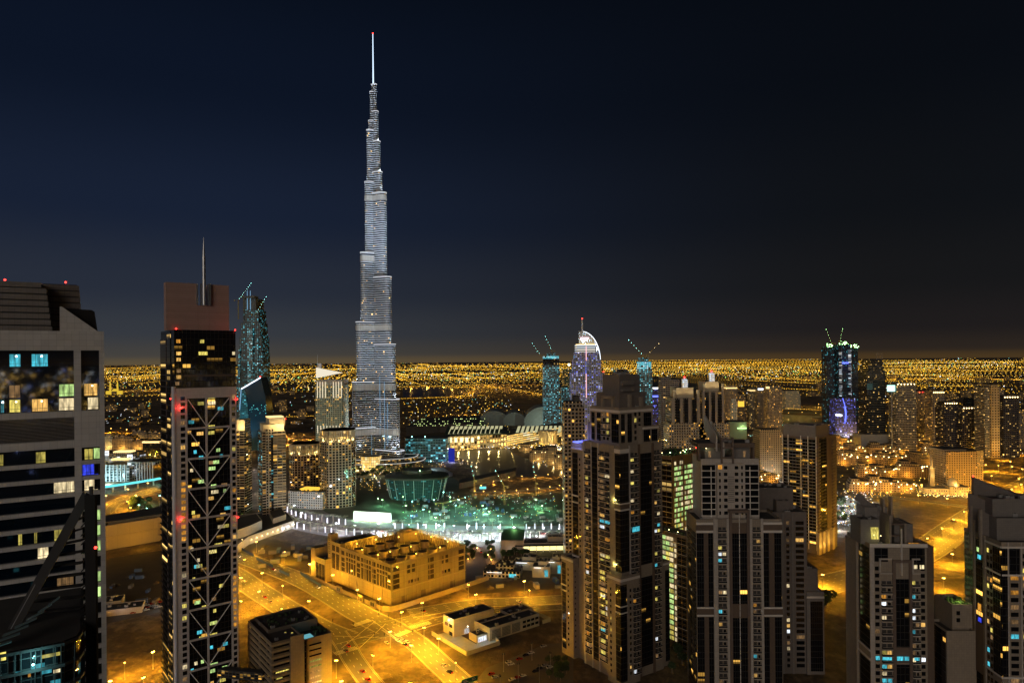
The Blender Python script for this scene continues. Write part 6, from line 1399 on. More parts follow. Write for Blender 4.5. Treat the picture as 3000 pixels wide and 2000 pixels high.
        if m == 'dark_glass': crown(B, a-1, b, top+2, top+7, 'glow_warm', 1.5, 0, 20, 'roof_edge')
        light(B.root, (0, -8, 6), 12000, (1, .6, .15), .8); t = MB(); n = 8
        if m != 'dark_glass':
            for q in (0, -14):
                P = [(q+4*math.cos(PI*k/n), 3*math.sin(PI*k/n)) for k in range(n+1)]; z = B.z(top); t.face([(x, -.2, z+y) for x, y in P], 0); t.face([(x, 2, z+y) for x, y in P][::-1], 0)
                for k in range(n): t.face([(P[k][0], -.2, z+P[k][1]), (P[k][0], 2, z+P[k][1]), (P[k+1][0], 2, z+P[k+1][1]), (P[k+1][0], -.2, z+P[k+1][1])], 0)
            B.part(t, 'gable', ['crown_stone'])
        B.finish()
    # big windowless mall shed beside the flyover
    c = G(305, 1636); d = G(478, 1604); B = Bld('mall_shed', 'long windowless sandstone shed with balustraded roof below the curving flyover', 'building', (c[0]-60, c[1]-12, 0), math.atan2(d[1]-c[1], d[0]-c[0]))
    t = MB(); t.prism(rect(0, 140, 0, 60), 0, 26, 0, 1); B.part(t, 'wall', ['shed_wall', 'roof_dark']); t = MB()
    for k in range(5): t.box(112+k*4, 114+k*4, -.6, 0, 6, 27, 0)
    B.part(t, 'pilaster', ['stone_block']); 
    for z in (14, 25.6): band(B, (0, 0, 1, 0), 0, 140, z, .9, .5, 'stone_block')
    t = MB(); t.box(8, 120, 3, 9, 26, 29.5, 0); B.part(t, 'roof_house', ['roof_grey'])
    for k in range(9): B.win((8, 3, 1, 0), 4+k*6, 8+k*6, 26.6, 28.4, 'lit_amber' if k < 5 else 'win_dark', .05)
    light(B.root, (40, -20, 12), 14000, SOD, 1); light(B.root, (90, -20, 12), 9000, SOD, 1); B.finish()
    # workshop yard
    c = G(305, 1818); B = Bld('workshop', 'long low workshop with white corrugated wall beside parked cars', 'building', (c[0]-10, c[1], 0), math.atan2(.35, 1))
    wing(B, 0, 34, 6, 22, 0, 5, 'white_panel', .4); wing(B, -8, 16, 24, 40, 0, 6, 'cream_wall', .4); wing(B, -10, 10, -12, 2, 0, 4, 'grey_tile', .4)
    light(B.root, (20, 1, 7), 400, (.9, .85, 1), .4); light(B.root, (44, 4, 6), 900, (.6, .75, 1), .4); B.finish()
    # distant floodlit mosque with two minarets and gold light
    Y = 4300; B = Bld('mosque', 'far golden floodlit mosque with two minarets near the horizon', 'mosque', (X(330, Y), Y, 0))
    t = MB(); t.prism(rect(-42, 42, 0, 40), 0, 22, 0, 0); B.part(t, 'prayer_hall', ['gold_glow']); 
    for x in (-14, 32): t = MB(); t.tube((x, 0, 22), (x, 0, 70), 6, 4, 8, 0); t.tube((x, 0, 70), (x, 0, 86), 4, .5, 8, 0); B.part(t, 'minaret', ['gold_glow'])
    t = MB(); t.ball((8, 12, 22), 16, 0, .9, 10, 8); B.part(t, 'dome', ['gold_glow']); B.finish()
facade('pierced_lit', (.4, .3, .15), (.05, .04, .02), 2, 2, .5, .5, .6, 1.2, 'warm'); facade('mosque_wall', (.42, .33, .2), (.04, .03, .02), 3, 4, .4, .5, .5, 1.3, 'warm'); plain('sign_dark', (.1, .1, .11), .5); panel('shed_wall', (.34, .27, .16), 12, 13, .2, .7); emit('gold_glow', (1, .66, .06), .75)
old_quarter()
# ================================================================ ground, water, roads
def sand_mat():
    m, t = newmat('sand')
    o = t.n('OutputMaterial'); b = t.n('BsdfPrincipled'); t.l(b.outputs[0], o.inputs[0]); tc = t.n('TexCoord')
    def nz(s, d=8, r=.6):
        n = t.n('TexNoise'); n.inputs['Scale'].default_value = s; n.inputs['Detail'].default_value = d; n.inputs['Roughness'].default_value = r; t.l(tc.outputs['Object'], n.inputs[0]); return n.outputs[0]
    a, c, d = nz(.012), nz(.09), nz(.6, 10, .7)
    wv = t.n('TexWave'); wv.inputs['Scale'].default_value = .05; wv.inputs['Distortion'].default_value = 14; wv.inputs['Detail'].default_value = 4; t.l(tc.outputs['Object'], wv.inputs[0])
    f = t.m('ADD', t.m('MULTIPLY', a, .9), t.m('ADD', t.m('MULTIPLY', c, .55), t.m('MULTIPLY', wv.outputs[0], .04)))
    cr = t.n('ValToRGB'); e = cr.color_ramp.elements; e[0].position, e[0].color = .5, (.035, .025, .014, 1); e[1].position, e[1].color = 1.0, (.36, .25, .135, 1)
    k = e.new(.74); k.color = (.11, .077, .04, 1); t.l(f, cr.inputs[0]); t.l(cr.outputs[0], b.inputs['Base Color']); b.inputs['Roughness'].default_value = .95
    bp = t.n('Bump'); bp.inputs['Strength'].default_value = .9; bp.inputs['Distance'].default_value = 2.0; t.l(t.m('ADD', d, t.m('MULTIPLY', c, 2)), bp.inputs['Height']); t.l(bp.outputs[0], b.inputs['Normal'])
sand_mat()
def water_mat():
    m, t = newmat('water')
    o = t.n('OutputMaterial'); b = t.n('BsdfPrincipled'); t.l(b.outputs[0], o.inputs[0]); b.inputs['Base Color'].default_value = (.012, .014, .016, 1); b.inputs['Roughness'].default_value = .36
    tc = t.n('TexCoord'); n = t.n('TexNoise'); n.inputs['Scale'].default_value = .35; n.inputs['Detail'].default_value = 5; t.l(tc.outputs['Object'], n.inputs[0])
    bp = t.n('Bump'); bp.inputs['Strength'].default_value = .02; bp.inputs['Distance'].default_value = .2; t.l(n.outputs[0], bp.inputs['Height']); t.l(bp.outputs[0], b.inputs['Normal'])
water_mat()
plain('pavement_pale', (.22, .21, .20), .8, mottle=.2, scale=.2); plain('kerb_stone', (.42, .37, .28), .8, mottle=.2); plain('paint_white', (.68, .65, .58), .7, mottle=.3, scale=1.5); plain('lawn', (.05, .09, .025), .9, mottle=.5, scale=.15); plain('park_earth', (.095, .105, .075), .9, mottle=.55, scale=.05); plain('dark_earth', (.07, .055, .035), .95, mottle=.5, scale=.08)
t = MB()
xs = [-70000, -9000, -2500, -900, -300, 0, 300, 900, 2500, 9000, 70000]; ys = [-52000, -6000, 100, 400, 700, 1000, 1600, 2600, 6000, 15000, 52000]
for a, b in zip(xs, xs[1:]):
    for c, d in zip(ys, ys[1:]): t.face([(a, c, 0), (b, c, 0), (b, d, 0), (a, d, 0)], 0)
struct(t, 'ground', ['sand'])
def spline(P, n=6):
    R_ = []
    for i in range(len(P)-1):
        p0, p1, p2, p3 = [Vector(P[min(max(k, 0), len(P)-1)]) for k in (i-1, i, i+1, i+2)]
        for q in range(n):
            s = q/n; R_.append(.5*((2*p1)+(p2-p0)*s+(2*p0-5*p1+4*p2-p3)*s*s+(3*p1-p0-3*p2+p3)*s**3))
    R_.append(Vector(P[-1])); return R_
def ribbon(t, C, off0, off1, z, mat=0, z1=None):
    N_ = []
    for i, p in enumerate(C):
        d = (C[min(i+1, len(C)-1)]-C[max(i-1, 0)]).normalized(); N_.append(Vector((-d.y, d.x)))
    for i in range(len(C)-1):
        a, b, n, m = C[i], C[i+1], N_[i], N_[i+1]
        q = [a-n*off1, b-m*off1, b-m*off0, a-n*off0] if off1 > off0 else [a-n*off0, b-m*off0, b-m*off1, a-n*off1]
        t.face([(p.x, p.y, z) for p in q], mat)
        if z1 is not None:
            t.face([(q[0].x, q[0].y, z1), (q[1].x, q[1].y, z1), (q[1].x, q[1].y, z), (q[0].x, q[0].y, z)], mat); t.face([(q[2].x, q[2].y, z1), (q[3].x, q[3].y, z1), (q[3].x, q[3].y, z), (q[2].x, q[2].y, z)], mat)
def dashes(t, C, off, z, on=3, gap=7, w=.16):
    s = 0; acc = []; L_ = 0
    for i in range(len(C)-1):
        d = C[i+1]-C[i]; l = d.length; d = d.normalized(); n = Vector((-d.y, d.x)); u = 0
        while u < l:
            ph = (L_+u) % (on+gap)
            if ph < on:
                e = min(on-ph, l-u); a = C[i]+d*u-n*off; b = C[i]+d*(u+e)-n*off
                t.face([(a.x+n.x*-w, a.y+n.y*-w, z), (b.x+n.x*-w, b.y+n.y*-w, z), (b.x+n.x*w, b.y+n.y*w, z), (a.x+n.x*w, a.y+n.y*w, z)], 0); u += e+.01
            else: u += on+gap-ph
        L_ += l
ROADS = {}
def road(name, px, w, z, lanes=4, mat='asphalt', kerb=True, marks=True):
    C = spline([G(*p) for p in px]); ROADS[name] = C
    t = MB(); ribbon(t, C, -w/2, w/2, z); struct(t, 'road', [mat])
    if kerb:
        t = MB(); ribbon(t, C, -w/2-.4, -w/2, z+.12, 0, 0); ribbon(t, C, w/2, w/2+.4, z+.12, 0, 0); struct(t, 'kerb', ['kerb_stone'])
    if marks:
        t = MB()
        for k in range(1, lanes): dashes(t, C, -w/2+w*k/lanes, z+.02)
        ribbon(t, C, -w/2+.6, -w/2+.8, z+.02); ribbon(t, C, w/2-.8, w/2-.6, z+.02); struct(t, 'road_marking', ['paint_white'])
    return C
road('plant road', [(560, 1578), (640, 1606), (690, 1626), (865, 1690), (965, 1741), (1055, 1796), (1150, 1842)], 24, .05, 5)
road('bridge road', [(560, 1612), (640, 1655), (690, 1683), (745, 1722), (840, 1782), (930, 1835), (1010, 1868)], 24, .06, 5)
road('cross road', [(940, 1900), (1010, 1872), (1100, 1848), (1200, 1826), (1280, 1804)], 30, .07, 6, kerb=False)
road('mall road', [(1200, 1797), (1384, 1768), (1544, 1760), (1760, 1748)], 19, .08, 5)
road('mall road south', [(1210, 1838), (1343, 1803), (1544, 1783), (1760, 1770)], 12, .09, 3)
road('hall road', [(1150, 1835), (1190, 1860), (1225, 1885), (1290, 1945), (1345, 1995), (1420, 2070)], 18, .10, 4)
road('slip road', [(985, 1852), (1010, 1885), (1035, 1930), (1075, 1985), (1130, 2050)], 14, .11, 3)
road('hairpin flyover', [(290, 1508), (328, 1479), (366, 1459), (428, 1440), (500, 1420)], 26, .05, 5)
road('hairpin ramp', [(360, 1530), (324, 1502), (338, 1477), (376, 1463), (430, 1450), (500, 1438)], 13, .08, 2)
road('sand road', [(2250, 1765), (2330, 1738), (2430, 1708), (2600, 1664), (2720, 1606), (2800, 1548), (2870, 1500), (2950, 1450), (3060, 1390)], 38, .05, 6)
road('mosque road', [(2480, 1462), (2563, 1452), (2700, 1466), (2840, 1486), (2900, 1496)], 15, .07, 3)
road('boulevard', [(845, 1470), (868, 1505), (920, 1530), (1010, 1548), (1110, 1553), (1250, 1558), (1400, 1562), (1550, 1563), (1720, 1558)], 16, .12, 4)
road('palace lane', [(2150, 1330), (2200, 1352), (2260, 1385), (2330, 1420), (2420, 1450)], 22, .06, 3)
t = MB(); C = ROADS['boulevard']; ribbon(t, C, -36, 34, .03); struct(t, 'pavement', ['pavement_pale'])
t = MB(); ribbon(t, C, 12, 24, .14); struct(t, 'road', ['asphalt'])
t = MB(); ribbon(t, C, 9.5, 10.5, .25, 0, 0); struct(t, 'kerb', ['lawn'])
t = MB()      # crossings and box lines at the crossroads
def zebra(p, q, n, w=3.0):
    a, b = Vector(G(*p)), Vector(G(*q)); d = (b-a).normalized(); m = Vector((-d.y, d.x))
    for k in range(n):
        c = a+(b-a)*(k+.5)/n; h = (b-a).length/n*.28
        t.face([(v.x, v.y, .16) for v in (c-d*h-m*w, c+d*h-m*w, c+d*h+m*w, c-d*h+m*w)], 0)
zebra((980, 1915), (1045, 1896), 16); zebra((1035, 1832), (1085, 1815), 14); zebra((1200, 1838), (1260, 1822), 14); zebra((1160, 1862), (1200, 1846), 10)
for p, q in (((1000, 1898), (1100, 1818)), ((1050, 1900), (1130, 1826)), ((1090, 1815), (1160, 1868)), ((980, 1862), (1130, 1868)), ((985, 1886), (1090, 1858))):
    a, b = Vector(G(*p)), Vector(G(*q)); d = (b-a).normalized()*.0; m = Vector((-(b-a).y, (b-a).x)).normalized()*.2
    t.face([(v.x, v.y, .15) for v in (a-m, b-m, b+m, a+m)], 0)
struct(t, 'road_marking', ['paint_white'])
def patch(name, px, z, mat):
    t = MB(); P = [G(*p) for p in px]; A = sum(P[i-1][0]*P[i][1]-P[i][0]*P[i-1][1] for i in range(len(P)))
    if A < 0: P = P[::-1]
    t.face([(x, y, z) for x, y in P], 0); return struct(t, name, [mat])
patch('car_park_ground', [(1380, 2010), (1425, 1955), (1600, 1885), (1680, 1880), (1680, 2010)], .03, 'asphalt')
patch('car_park_ground', [(2425, 1545), (2440, 1470), (2500, 1440), (2565, 1455), (2530, 1490), (2480, 1530)], .04, 'asphalt')
patch('yard_ground', [(290, 1830), (290, 1640), (480, 1610), (480, 1790)], .03, 'dark_earth')
patch('garden_ground', [(860, 1475), (1030, 1400), (1200, 1385), (1330, 1400), (1400, 1450), (1660, 1440), (1680, 1535), (1300, 1535), (1000, 1520)], .015, 'park_earth')
patch('garden_ground', [(1230, 1588), (1660, 1585), (1680, 1720), (1380, 1740), (1330, 1690)], .02, 'dark_earth')
patch('garden_ground', [(560, 1530), (700, 1560), (900, 1600), (1000, 1690), (880, 1675), (690, 1600), (540, 1560)], .02, 'dark_earth')
patch('lake', [(1310, 1323), (1420, 1315), (1490, 1316), (1512, 1332), (1555, 1347), (1600, 1360), (1700, 1366), (1700, 1393), (1560, 1396), (1450, 1398), (1400, 1397), (1380, 1388), (1392, 1366), (1370, 1350), (1335, 1338)], .05, 'water')['kind'] = 'structure'
patch('canal_water', [(2290, 1242), (2290, 1214), (2460, 1219), (2460, 1246)], .05, 'water'); patch('canal_water', [(2420, 1268), (2420, 1248), (2540, 1250), (2540, 1272)], .05, 'water')
patch('lagoon_water', [(1600, 1112), (1780, 1104), (2000, 1098), (2120, 1118), (2120, 1150), (1600, 1155)], .05, 'water'); patch('lagoon_water', [(1180, 1136), (1330, 1133), (1330, 1160), (1180, 1163)], .05, 'water')
patch('promenade_ground', [(1380, 1440), (1400, 1428), (1445, 1412), (1500, 1399), (1600, 1398), (1680, 1400), (1680, 1425), (1560, 1438), (1450, 1446)], .04, 'sand')
t = MB(); C = spline([G(*p) for p in ((1690, 1420), (1560, 1434), (1450, 1441), (1388, 1439), (1398, 1428), (1440, 1412), (1500, 1398))]); ribbon(t, C, -5, 5, .08); struct(t, 'path', ['pavement_pale'])
def viaduct():
    r = thing('metro_viaduct', 'metro viaduct with glowing cyan parapet running behind the flyover', 'viaduct', G(385, 1432)+(0,)); l = r.location
    C = [Vector((x-l.x, y-l.y)) for x, y in spline([G(290, 1446), G(385, 1432), G(500, 1412)])]
    t = MB(); ribbon(t, C, -5, 5, 10.5, 0, 8.6); t.build('deck', ['kerb_stone'], r)
    t = MB(); ribbon(t, C, 5, 5.6, 12, 0, 8.6); t.build('light_parapet', ['glow_cyan'], r)
    for k in range(1, 12, 2): t = MB(); c = C[k]; t.tube((c.x, c.y, 0), (c.x, c.y, 8.6), 1.2, 1.2, 8, 0); t.build('column', ['kerb_stone'], r)
    for k in (2, 6, 10): light(r, (C[k].x, C[k].y-9, 9), 8000, (.3, .9, .85), 1)
viaduct()

# ================================================================ street lamps
def lamp_meshes(h, head):
    def pole():
        b = MB(); b.tube((0, 0, 0), (0, 0, h), .17, .09, 6, 0); b.tube((0, 0, 0), (0, 0, .9), .28, .26, 6, 0); b.bar((-1.0, 0, h-.1), (1.0, 0, h-.1), .12, .12, 0); return b.mesh('pole', ['steel'])
    def hd():
        b = MB()
        b.box(.1, 1.05, -.4, .4, h-.28, h-.02, 1); b.box(.15, 1.0, -.36, .36, h-.95, h-.28, 0)
        return b.mesh('lamp_head', [head, 'dark_metal'])
    return cmesh(('pole', h), pole), cmesh(('head', h, head), hd)
def street_lamp(px, py, label, group, h=12.0, power=15000, col=SOD, head='lamp_sodium', base=False):
    x, y = G(px, py, 0 if base else h)
    power *= 4.4 if head == 'lamp_sodium' else 3.0; r = thing('street_lamp', label, 'street lamp', (x, y, 0), rnd.uniform(0, 3), group); p, q = lamp_meshes(h, head)
    inst(p, 'pole', r); inst(q, 'lamp_head', r); inst(q, 'lamp_head', r, rz=PI) if h > 9 else 0
    if power: light(r, (0, 0, h-1.0), power, col, .45)
    return r
def lamp_run(pts, what, group, **k):
    for i, (a, b) in enumerate(pts): street_lamp(a, b, ORD[i]+' '+what, group, **k)
lamp_run([(1177, 1789), (1111, 1750), (1047, 1724), (975, 1681), (907, 1649), (834, 1613), (751, 1584)], 'sodium street lamp from the crossroads along the cooling plant wall', 'street lamps of the plant road')
lamp_run([(1143, 1846), (905, 1757), (828, 1712), (768, 1675), (717, 1636)], 'sodium street lamp from the crossroads on the sandy median', 'street lamps of the sandy median')
lamp_run([(825, 1778), (759, 1729), (706, 1689), (706, 1757)], 'sodium street lamp from the planted block along the bridge road', 'street lamps of the bridge road')
lamp_run([(1237, 1762), (1394, 1738), (1551, 1725), (1372, 1709), (1536, 1699)], 'sodium street lamp from the crossroads along the road to the mall', 'street lamps of the mall road', power=11000)
lamp_run([(1242, 1834), (1205, 1886), (1285, 1866), (1335, 1935)], 'sodium street lamp from the crossroads towards the cream hall', 'street lamps of the hall road', power=20000)
lamp_run([(1092, 1915), (1202, 1996), (985, 1930), (1000, 1990)], 'sodium street lamp from the crossroads round the slip road island', 'street lamps of the slip road', power=11000)
lamp_run([(323, 1990), (365, 1935), (448, 1905), (420, 1980)], 'sodium street lamp on the sandy verge between office tower and braced tower', 'street lamps of the tower verge', power=16000)
lamp_run([(311, 1450), (375, 1431), (433, 1413), (398, 1449), (373, 1467), (382, 1485), (345, 1513), (427, 1499), (325, 1254), (371, 1256)], 'sodium street lamp along the hairpin flyover', 'street lamps of the flyover', power=22000)
lamp_run([(2717, 1574), (2760, 1545), (2794, 1519), (2825, 1496), (2860, 1476), (2901, 1429), (2937, 1447), (2964, 1431), (2974, 1456), (2992, 1417), (2865, 1443), (2954, 1465)], 'sodium street lamp beyond the penthouse tower along the sand road', 'street lamps of the sand road', power=32000)
lamp_run([(2410, 1680), (2560, 1640), (2640, 1606), (2330, 1705), (2790, 1620), (2765, 1690)], 'sodium street lamp half hidden by the towers on the sand road', 'street lamps behind the towers', power=40000)
lamp_run([(2460, 1300), (2520, 1296), (2580, 1300), (2640, 1306), (2700, 1312), (2760, 1300), (2820, 1296), (2880, 1310), (2940, 1330), (2990, 1316), (2690, 1240), (2850, 1230)], 'amber street lamp among the far towers beyond the old quarter', 'street lamps of the far towers', power=20000)
lamp_run([(1700, 1290), (1740, 1300), (1930, 1290), (1950, 1268), (2010, 1320), (2140, 1310), (2170, 1290), (2150, 1330), (2290, 1300), (1900, 1240), (2120, 1270), (2205, 1300)], 'amber street lamp in the streets round the lantern topped towers', 'street lamps of the lantern towers', power=20000)
lamp_run([(320, 1340), (360, 1330), (400, 1336), (440, 1330), (465, 1346), (330, 1372), (450, 1300)], 'amber street lamp between the far bank blocks', 'street lamps of the far bank', power=20000)
lamp_run([(2888, 1360), (2925, 1362), (2965, 1365), (2995, 1372), (2905, 1392), (2985, 1400)], 'sodium street lamp along the lot behind the mosque', 'street lamps behind the mosque', power=20000)
lamp_run([(2600, 1440), (2690, 1448), (2775, 1458), (2880, 1345), (2960, 1350), (2700, 1418)], 'sodium street lamp near the mosque', 'street lamps near the mosque', power=9000)
lamp_run([(1475, 1912), (1518, 1940), (1558, 1880), (1580, 1945), (1612, 1908), (1465, 1975)], 'unlit car park lamp post from the cream hall', 'unlit posts of the car park', power=0, head='dark_metal')
lamp_run([(1110+i*44, 1531+i*1.2) for i in range(13)], 'white boulevard lamp from the hoarding', 'white lamps of the boulevard', power=22000, col=(.74, .9, 1), head='lamp_white')
lamp_run([(862, 1478), (884, 1500), (930, 1518), (985, 1530), (1040, 1536)], 'white boulevard lamp by the hotel annex', 'white lamps by the annex', power=15000, col=(.9, .88, 1), head='lamp_white')
lamp_run([(1150+i*60, 1568) for i in range(9)], 'low white lamp on the near pavement of the boulevard', 'low white lamps of the boulevard', power=9000, col=(.8, .9, 1), head='lamp_white', h=8)
lamp_run([(1392, 1436), (1418, 1437), (1450, 1437), (1480, 1436), (1512, 1434), (1545, 1431), (1578, 1428), (1610, 1424), (1640, 1420), (1410, 1420), (1445, 1408), (1490, 1396), (1530, 1393), (1570, 1390), (1605, 1388), (1645, 1388)], 'orange promenade lamp from the pointed end', 'promenade lamps by the lake', h=6, power=2600, col=(1, .5, .08))
lamp_run([(1330+i*13, 1340+i*3.2) for i in range(6)], 'warm lakeside lamp from the round office', 'lamps on the lake edge', h=5, power=1500, col=(1, .78, .4), head='lamp_warm')
lamp_run([(2450, 1470), (2480, 1452), (2515, 1448), (2470, 1500), (2455, 1530), (2520, 1475)], 'white car park lamp below the balconied tower', 'white lamps of the far car park', h=9, power=15000, col=(.8, .92, 1), head='lamp_white')
lamp_run([(2190, 1355), (2225, 1372), (2262, 1392), (2210, 1345), (2240, 1362)], 'white lamp on the car lit palace lane', 'white lamps of the palace lane', h=9, power=15000, col=(.9, .93, 1), head='lamp_white')
lamp_run([(1050+i*24, 1372+(i % 3)*9) for i in range(8)], 'warm garden lamp before the skyscraper entrance', 'garden lamps of the skyscraper', h=4, power=4000, col=(1, .85, .4), head='lamp_warm')
lamp_run([(1372, 1612), (1385, 1622), (1400, 1602), (1438, 1606), (1432, 1622), (1372, 1634), (1440, 1636)], 'low orange garden lamp beside the red lit drive', 'orange lamps of the garden drive', h=3, power=1000, col=(1, .42, .08))
lamp_run([(700, 1518), (722, 1510), (740, 1526), (700, 1545), (690, 1535)], 'low yellow lamp in the garden behind braced tower', 'yellow garden lamps', h=4, power=700, col=(1, .85, .25), head='lamp_warm')
lamp_run([(468, 1450), (430, 1486), (407, 1477)], 'green white floodlamp on the hairpin verge', 'floodlamps of the hairpin verge', h=16, power=14000, col=(.55, 1, .7), head='lamp_cyan')
lamp_run([(690, 1310), (752, 1280), (800, 1290), (828, 1262), (860, 1268), (890, 1272), (910, 1288), (845, 1285)], 'amber lamp on the highway beyond the floodlit crowns', 'amber lamps of the far highway', h=14, power=40000, col=(1, .5, .08))
lamp_run([(700, 1400), (720, 1380), (730, 1430), (712, 1450), (735, 1360), (725, 1475)], 'white lamp in the gap between the two floodlit crown towers', 'white lamps in the tower gap', h=10, power=12000, col=(.9, .9, 1), head='lamp_white')
lamp_run([(1300, 1224), (1345, 1218), (1390, 1214), (1440, 1210), (1500, 1208), (1555, 1206), (1590, 1204), (1380, 1204), (1450, 1203), (1520, 1200), (1580, 1197), (1320, 1212)], 'amber lamp on the road behind the mall', 'amber lamps behind the mall', h=14, power=30000, col=(1, .52, .1))
lamp_run([(2310, 1208), (2350, 1206), (2390, 1209), (2430, 1213), (2330, 1180), (2398, 1183), (2460, 1258), (2490, 1262), (2515, 1266), (2310, 1238), (2360, 1240)], 'amber lamp along the canal roads', 'amber lamps of the canal roads', h=14, power=46000, col=(1, .56, .08))
lamp_run([(2700, 1262), (2720, 1274), (2740, 1262), (2615, 1160), (2600, 1168), (2630, 1170)], 'amber lamp on the ramp between the far towers', 'amber lamps of the far ramp', h=14, power=30000, col=(1, .56, .08))
lamp_run([(1120+i*52+(i % 3)*17, 1462+(i % 4)*17) for i in range(10)], 'green white floodlamp on the building site behind the boulevard', 'site floodlamps', h=10, power=11000, col=(.3, 1, .5), head='lamp_green')
lamp_run([(1240, 1490), (1290, 1505), (1335, 1478), (1390, 1500), (1425, 1486), (1460, 1508), (1205, 1508)], 'cyan white floodlamp on the building site behind the boulevard', 'cyan site floodlamps', h=10, power=9000, col=(.3, .95, .85), head='lamp_cyan')
def mast_run(pts, n, what, group, power=260000):
    C = spline([G(*p) for p in pts]); L_ = [0]
    for a, b in zip(C, C[1:]): L_.append(L_[-1]+(b-a).length)
    for i in range(n):
        s = L_[-1]*(i+.5)/n; k = max(j for j in range(len(L_)) if L_[j] <= s); k = min(k, len(C)-2); p = C[k].lerp(C[k+1], (s-L_[k])/max(1e-6, L_[k+1]-L_[k]))
        r = thing('high_mast_lamp', ORD[i]+' '+what, 'street lamp', (p.x, p.y, 0), 0, group); a, b = lamp_meshes(28, 'lamp_sodium'); inst(a, 'pole', r); inst(b, 'lamp_head', r, sc=(2.5, 2.5, 1)); light(r, (0, 0, 26), power, (1, .5, .05), 1)
mast_run([(1180, 1135), (1420, 1130), (1590, 1126)], 9, 'high mast lamp on the straight road beyond the lagoon', 'high masts beyond the lagoon')
mast_run([(1340, 1166), (1400, 1148), (1380, 1136), (1290, 1138)], 8, 'high mast lamp on the looping interchange', 'high masts of the interchange')
mast_run([(1410, 1131), (1500, 1142), (1590, 1158)], 7, 'high mast lamp on the road to the interchange', 'high masts by the interchange')
mast_run([(2085, 1084), (2200, 1068), (2250, 1060)], 7, 'high mast lamp on the long far highway', 'high masts of the far highway', 900000)
mast_run([(2085, 1087), (2200, 1104), (2410, 1116)], 10, 'high mast lamp on the lower far highway', 'high masts of the lower highway', 400000)
mast_run([(2610, 1112), (2760, 1108), (3000, 1112)], 10, 'high mast lamp on the highway beyond the slanted tower', 'high masts beyond the slanted tower', 400000)
mast_run([(310, 1110), (470, 1104)], 6, 'high mast lamp beyond the golden mosque', 'high masts beyond the golden mosque', 400000)
mast_run([(610, 1098), (900, 1092)], 8, 'high mast lamp on the coast highway', 'high masts of the coast highway', 500000)
mast_run([(310, 1150), (470, 1142)], 5, 'high mast lamp near the golden mosque', 'high masts near the golden mosque', 300000)
far = [('canal road', [(2280, 1206), (2360, 1208), (2470, 1219)], 60), ('canal road', [(2400, 1272), (2470, 1276), (2560, 1286)], 34), ('ring road', [(1200, 1200), (1400, 1192), (1640, 1182)], 40), ('airport road', [(650, 1268), (780, 1264), (960, 1262)], 70), ('canal road', [(2280, 1178), (2380, 1182), (2460, 1184)], 40), ('ramp road', [(2560, 1254), (2690, 1268), (2760, 1262)], 34)]
for n_, P, w in far: road(n_, P, w, .06, 3, kerb=False, marks=False)

# ================================================================ palms, trees, cars
def palm_mesh(seed):
    r = random.Random(seed); H = 8.6
    tr = MB(); tr.tube((0, 0, 0), (0, 0, H), .42, .30, 8, 0); lw = MB()
    lw.tube((0, 0, .3), (0, 0, H*.7), .52, .40, 8, 0)  # emissive sleeve added so the trunk glows as if uplit
    cr = MB()
    for k in range(17):
        a = 2*PI*k/17+r.uniform(-.15, .15); up = r.uniform(.2, 1.1); L_ = r.uniform(2.8, 3.7); p = Vector((0, 0, H)); d = Vector((math.cos(a), math.sin(a), up)).normalized()
        for s in range(5):
            q = p+d*(L_/5); n = Vector((-math.sin(a), math.cos(a), 0)); w0, w1 = [.55*math.sin(PI*(s+i+.6)/6.2) for i in (0, 1)]
            cr.face([p-n*w0, q-n*w1, q, p], 0); cr.face([p, q, q+n*w1-Vector((0, 0, .2)), p+n*w0-Vector((0, 0, .2))], 0); p = q; d.z -= .34; d.normalize()
    return tr.mesh('trunk', ['palm_trunk']), lw.mesh('trunk_glow', ['palm_glow']), cr.mesh('crown', ['palm_leaf'])
plain('palm_trunk', (.25, .2, .15), .85); emit('palm_glow', (.88, .88, 1), 2.2, .45, True); plain('palm_leaf', (.34, .36, .25), .8, mottle=.5, scale=.6)
PM = [palm_mesh(k) for k in range(3)]
def palm_row(P, what, group, lit=1.0):
    for i, (a, b) in enumerate(P):
        x, y = G(a, b); r = thing('palm_tree', ORD[i]+' '+what, 'palm tree', (x, y, 0), rnd.uniform(0, 6), group); m = PM[i % 3]; s = rnd.uniform(1.15, 1.5); r.scale = (s, s, s*.85)
        inst(m[0], 'trunk', r); inst(m[2], 'crown', r)
        if rnd.random() < lit: inst(m[1], 'trunk_glow', r)
palm_row([(a, 1582) for a in (1349, 1376, 1407, 1436, 1465, 1492, 1523, 1553, 1581, 1608, 1639)], 'glowing trunk palm from the red lit drive in the near boulevard row', 'near boulevard palms', .75)
palm_row([(a, 1549) for a in (1157, 1179, 1224, 1248, 1278, 1302, 1369, 1396, 1418, 1443, 1466, 1542, 1567, 1590, 1615, 1639, 1658)], 'glowing trunk palm from the hoarding in the far boulevard row', 'far boulevard palms', .9)
palm_row([(870, 1547), (890, 1551), (909, 1556), (930, 1558), (953, 1560), (971, 1562), (1015, 1566), (1038, 1568), (1061, 1570), (1084, 1571), (1109, 1572), (1130, 1573)], 'palm from the pale podium in front of the cooling plant', 'palms behind the cooling plant', .7)
palm_row([(842, 1500), (854, 1506), (867, 1511), (881, 1515), (895, 1519), (913, 1523), (928, 1527), (943, 1529), (959, 1531), (976, 1533), (993, 1535), (1012, 1537)], 'glowing trunk palm from the tan crowned tower along the hotel annex', 'palms along the hotel annex', .85)
palm_row([(1100+i*17, 1572+(i % 3)*3) for i in range(14)], 'dark palm beside the plant in the central row', 'central boulevard palms', .2)
